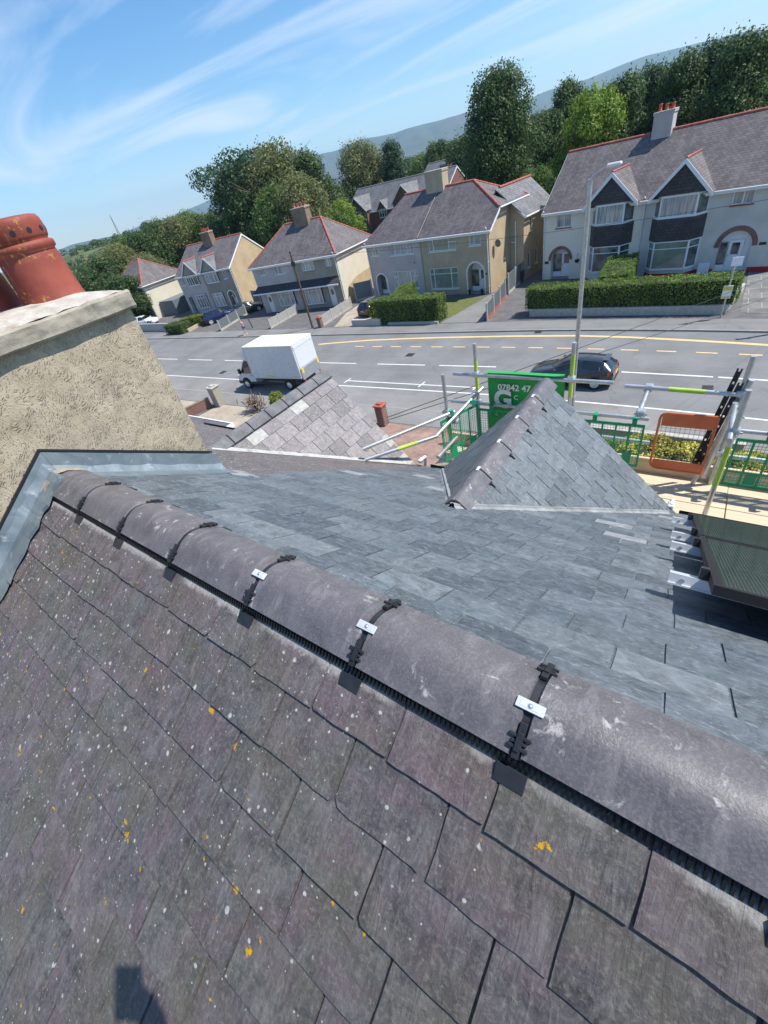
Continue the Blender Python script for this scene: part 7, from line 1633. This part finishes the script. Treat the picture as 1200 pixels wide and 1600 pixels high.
# ================================================================== SOLAR PANELS
sp = thing('solar_array', 'two black framed solar panels on aluminium rails over the front roof slope', 'solar panels', (.2, 1.1, zf(1.1)), HS)
dF = Vector(dnF); nF = Vector((0, math.sin(R_(33)), math.cos(R_(33))))
def roofpt(x, d, h): return Vector((x, YC, Z0)) + dF*d + nF*h
def rbox(mb, x0, x1, d0, d1, h0, h1, sk=0.0):
    V = [roofpt(x+sk*d, d, h) for x in (x0, x1) for d in (d0, d1) for h in (h0, h1)]; mb.mesh(V, [(0, 1, 3, 2), (4, 6, 7, 5), (0, 4, 5, 1), (2, 3, 7, 6), (0, 2, 6, 4), (1, 5, 7, 3)])
PX0, PX1 = .20, 2.05; D_A, D_B, D_C = .82, 1.985, 3.20; PH = .165
for (a, b) in ((D_A, D_B-.012), (D_B+.012, D_C)):
    mb = MB(); fw = .028; h0, h1 = PH-.035, PH
    rbox(mb, PX0, PX1, a, a+fw, h0, h1); rbox(mb, PX0, PX1, b-fw, b, h0, h1); rbox(mb, PX0, PX0+fw, a+fw, b-fw, h0, h1); rbox(mb, PX1-fw, PX1, a+fw, b-fw, h0, h1); pf = mb.build('panel_frame', MAT['panel_black'], sp)
    mb = MB(); rbox(mb, PX0+fw, PX1-fw, a+fw, b-fw, h0+.002, h1-.003); mb.build('cells', MAT['solar'], pf)
for dd in (1.05, 1.80, 2.20, 3.0):
    mb = MB(); rbox(mb, PX0-.12, PX1+.1, dd-.022, dd+.022, PH-.085, PH-.040); rbox(mb, PX0-.12, PX1+.1, dd-.030, dd-.022, PH-.085, PH-.078); ra = mb.build('rail', MAT['alu'], sp)
    mb = MB(); rbox(mb, PX0-.028, PX0-.002, dd-.02, dd+.02, PH-.038, PH+.006); mb.build('end_clamp', MAT['black_plastic'], ra)
    mb = MB(); c = roofpt(PX0-.075, dd-.0235, PH-.062); mb.tube(c, c-dF*.006, .009, 8); mb.build('rail_bolt', MAT['steel'], ra)

# ================================================================== PEOPLE
def skin_mesh(nodes, edges, root_i, sub=2):
    me = bpy.data.meshes.new('sk'); me.from_pydata([n[0] for n in nodes], edges, []); o = bpy.data.objects.new('sk', me); COL.objects.link(o)
    md = o.modifiers.new('s', 'SKIN'); 
    for i, n in enumerate(nodes):
        r = n[1]; me.skin_vertices[0].data[i].radius = (r, r) if not isinstance(r, tuple) else r; me.skin_vertices[0].data[i].use_root = (i == root_i)
    md.use_smooth_shade = True; s = o.modifiers.new('u', 'SUBSURF'); s.levels = s.render_levels = sub
    bpy.context.view_layer.update(); dg = bpy.context.evaluated_depsgraph_get(); m = bpy.data.meshes.new_from_object(o.evaluated_get(dg)); bpy.data.objects.remove(o); return m
def person(base, frame, H, joints, label, top, bottom, hair='hair', rz=0.0, sub=2, sleeves=.55, trouser=False):
    """joints: dict of joint positions as fractions of height, x right, y forward"""
    J = dict(pelvis=(0, 0, .53), waist=(0, .005, .61), chest=(0, .01, .72), neck=(0, .005, .83), skull=(0, .01, .90), crown=(0, .005, .955), shl=(-.105, 0, .80), shr=(.105, 0, .80), ell=(-.15, -.02, .64), elr=(.15, -.02, .64), wrl=(-.16, .04, .50), wrr=(.16, .04, .50), hal=(-.16, .06, .46), har=(.16, .06, .46),
             hil=(-.05, 0, .50), hir=(.05, 0, .50), knl=(-.06, .02, .28), knr=(.06, .02, .28), anl=(-.06, 0, .045), anr=(.06, 0, .045), tol=(-.065, .08, .015), tor=(.065, .08, .015)); J.update(joints)
    S = lambda k: Vector(J[k])*H
    R = dict(pelvis=.082, waist=.068, chest=.082, neck=.034, skull=.055, crown=.042, shl=.042, shr=.042, ell=.028, elr=.028, wrl=.018, wrr=.018, hal=.016, har=.016, hil=.058, hir=.058, knl=.036, knr=.036, anl=.024, anr=.024, tol=.018, tor=.018)
    N = list(R); E = [('pelvis', 'waist'), ('waist', 'chest'), ('chest', 'neck'), ('neck', 'skull'), ('skull', 'crown'), ('chest', 'shl'), ('chest', 'shr'), ('shl', 'ell'), ('shr', 'elr'), ('ell', 'wrl'), ('elr', 'wrr'), ('wrl', 'hal'), ('wrr', 'har'), ('pelvis', 'hil'), ('pelvis', 'hir'), ('hil', 'knl'), ('hir', 'knr'), ('knl', 'anl'), ('knr', 'anr'), ('anl', 'tol'), ('anr', 'tor')]
    nodes = [(S(k), R[k]*H) for k in N]; edges = [(N.index(a), N.index(b)) for a, b in E]
    # fingers rooted in the palms
    for s, w_, h_ in (('l', 'wrl', 'hal'), ('r', 'wrr', 'har')):
        hp = S(h_); d = (hp-S(w_)).normalized(); side = d.cross(Vector((0, 1, .2))).normalized(); b0 = N.index(h_)
        for q in range(4):
            o_ = side*(q-1.5)*.011*H; L_ = (.040, .046, .043, .034)[q]*H; i = len(nodes); nodes.append((hp+o_+d*.02*H, .0065*H)); nodes.append((hp+o_+d*(.02*H+L_*.55)+Vector((0, 0, -.004*H)), .0055*H)); nodes.append((hp+o_+d*(.015*H+L_)+Vector((0, 0, -.012*H)), .0045*H)); edges += [(b0, i), (i, i+1), (i+1, i+2)]
        i = len(nodes); nodes.append((hp+side*.022*H+d*.002*H, .007*H)); nodes.append((hp+side*.030*H+d*.02*H, .0055*H)); edges += [(b0, i), (i, i+1)]
    r = thing('person', label, 'person', base, frame); r.rotation_euler = (0, 0, frame.rz+rz)
    def add(name, me, mat): me.materials.clear(); me.materials.append(MAT[mat]); o = bpy.data.objects.new(name, me); COL.objects.link(o); o.parent = r; return o
    add('body', skin_mesh(nodes, edges, 0, sub), 'skin')
    def sub_(keys, ed, grow, cut={}):
        nn = []; 
        for k in keys:
            p = S(k)
            if k in cut: a, f = cut[k]; p = S(a).lerp(S(k), f)
            nn.append((p, R[k]*H*grow+.004*H))
        return nn, [(keys.index(a), keys.index(b)) for a, b in ed]
    n_, e_ = sub_(['waist', 'pelvis', 'chest', 'shl', 'shr', 'ell', 'elr'], [('pelvis', 'waist'), ('waist', 'chest'), ('chest', 'shl'), ('chest', 'shr'), ('shl', 'ell'), ('shr', 'elr')], 1.16, {'ell': ('shl', sleeves), 'elr': ('shr', sleeves)}); add('top', skin_mesh(n_, e_, 0, sub), top)
    f = .98 if trouser else .75
    ks = ['pelvis', 'hil', 'hir', 'knl', 'knr'] + (['anl', 'anr'] if trouser else []); es = [('pelvis', 'hil'), ('pelvis', 'hir'), ('hil', 'knl'), ('hir', 'knr')] + ([('knl', 'anl'), ('knr', 'anr')] if trouser else [])
    n_, e_ = sub_(ks, es, 1.18, {} if trouser else {'knl': ('hil', f), 'knr': ('hir', f)}); add('trousers' if trouser else 'shorts', skin_mesh(n_, e_, 0, sub), bottom)
    n_ = [(S('crown')+Vector((0, -.012, .006))*H, .052*H), (S('skull')+Vector((0, -.030, .015))*H, .045*H), (S('skull')+Vector((0, -.036, -.04))*H, .026*H)]; add('hair', skin_mesh(n_, [(0, 1), (1, 2)], 0, sub), hair)
    mb = MB()      # face: nose, eyes, mouth, ears in one small mesh on the head
    c = S('skull')+Vector((0, .052, .0))*H; mb.bbox(c.x-.008*H, c.x+.008*H, c.y-.006*H, c.y+.014*H, c.z-.012*H, c.z+.012*H, .004*H); fo = None
    for s in (-1, 1): mb.bbox(c.x+s*.056*H-.006*H, c.x+s*.056*H+.006*H, c.y-.06*H, c.y-.04*H, c.z-.016*H, c.z+.016*H, .004*H)
    me = bpy.data.meshes.new('f'); me.from_pydata(mb.v, [], mb.f); add('nose_and_ears', me, 'skin')
    mb = MB()
    for s in (-1, 1): mb.bbox(c.x+s*.020*H-.006*H, c.x+s*.020*H+.006*H, c.y-.006*H, c.y+.002*H, c.z+.012*H, c.z+.018*H, .001*H)
    mb.bbox(c.x-.015*H, c.x+.015*H, c.y-.008*H, c.y+.001*H, c.z-.032*H, c.z-.027*H, .001*H); me = bpy.data.meshes.new('f'); me.from_pydata(mb.v, [], mb.f); add('eyes_and_mouth', me, 'rust_red')
    mb = MB()
    for s in ('l', 'r'):
        a = S('an'+s); t = S('to'+s); m_ = (a+t)/2; mb.bbox(m_.x-.030*H, m_.x+.030*H, min(a.y, t.y)-.03*H, max(a.y, t.y)+.02*H, 0, .032*H, .01*H)
    me = bpy.data.meshes.new('f'); me.from_pydata(mb.v, [], mb.f); add('shoes', me, 'dark_cloth' if trouser else 'white_plastic'); return r
person((-41.3, 31.9, .07), W, 1.60, dict(ell=(-.20, .05, .80), elr=(.19, .07, .78), wrl=(-.14, .08, .93), wrr=(.12, .10, .91), hal=(-.10, .06, .97), har=(.08, .09, .95), knl=(-.07, .05, .28), anl=(-.075, .10, .045), tol=(-.075, .18, .015), knr=(.06, -.01, .28), anr=(.06, -.09, .045), tor=(.06, -.02, .015)),
       'person in a pink top and denim shorts walking on the pavement with both arms raised', 'pink_cloth', 'denim', rz=R_(150))
# ---- the photographer, standing on the back slope behind the camera; his raised hand holds the phone
ph = thing('mobile_phone', 'black mobile phone held up above the roof ridge', 'phone', (0, 0, 11))
BASE[ph.name] = None
mb = MB(); mb.bbox(-.058, .020, -.125, .030, .0035, .0125, .003); mb.v = [tuple(M @ Vector(p)-Vector((0, 0, 11))) for p in mb.v]; mb.build('phone_body', MAT['dark_metal'], ph)
pz = -1.0-.65*(.52+.62)
person((.22, -.62, pz), HS, 1.75, dict(har=(-.106, .330, .962), wrr=(-.084, .318, .922), elr=(.0, .190, .806), shr=(.085, .02, .80), skull=(-.01, .02, .90), anl=(-.08, .02, .055), anr=(.08, -.03, .03), tol=(-.085, .09, .045), tor=(.085, .04, .01), knl=(-.07, .06, .29), knr=(.07, .03, .28)),
       'person in dark clothes standing on the back slope holding up the phone', 'dark_cloth', 'denim', trouser=True)
# ================================================================== HAZE
m = bpy.data.materials.new('haze_air'); m.use_nodes = True; m.node_tree.nodes.clear()
v = m.node_tree.nodes.new('ShaderNodeVolumePrincipled'); v.inputs['Color'].default_value = (.50, .74, 1, 1); v.inputs['Density'].default_value = HAZE; v.inputs['Anisotropy'].default_value = .2
ot = m.node_tree.nodes.new('ShaderNodeOutputMaterial'); m.node_tree.links.new(v.outputs[0], ot.inputs['Volume'])
mb = MB(); mb.box(-9600, 9600, -9600, 9600, -2.0, 560); mb.build('haze', m, kind='stuff')
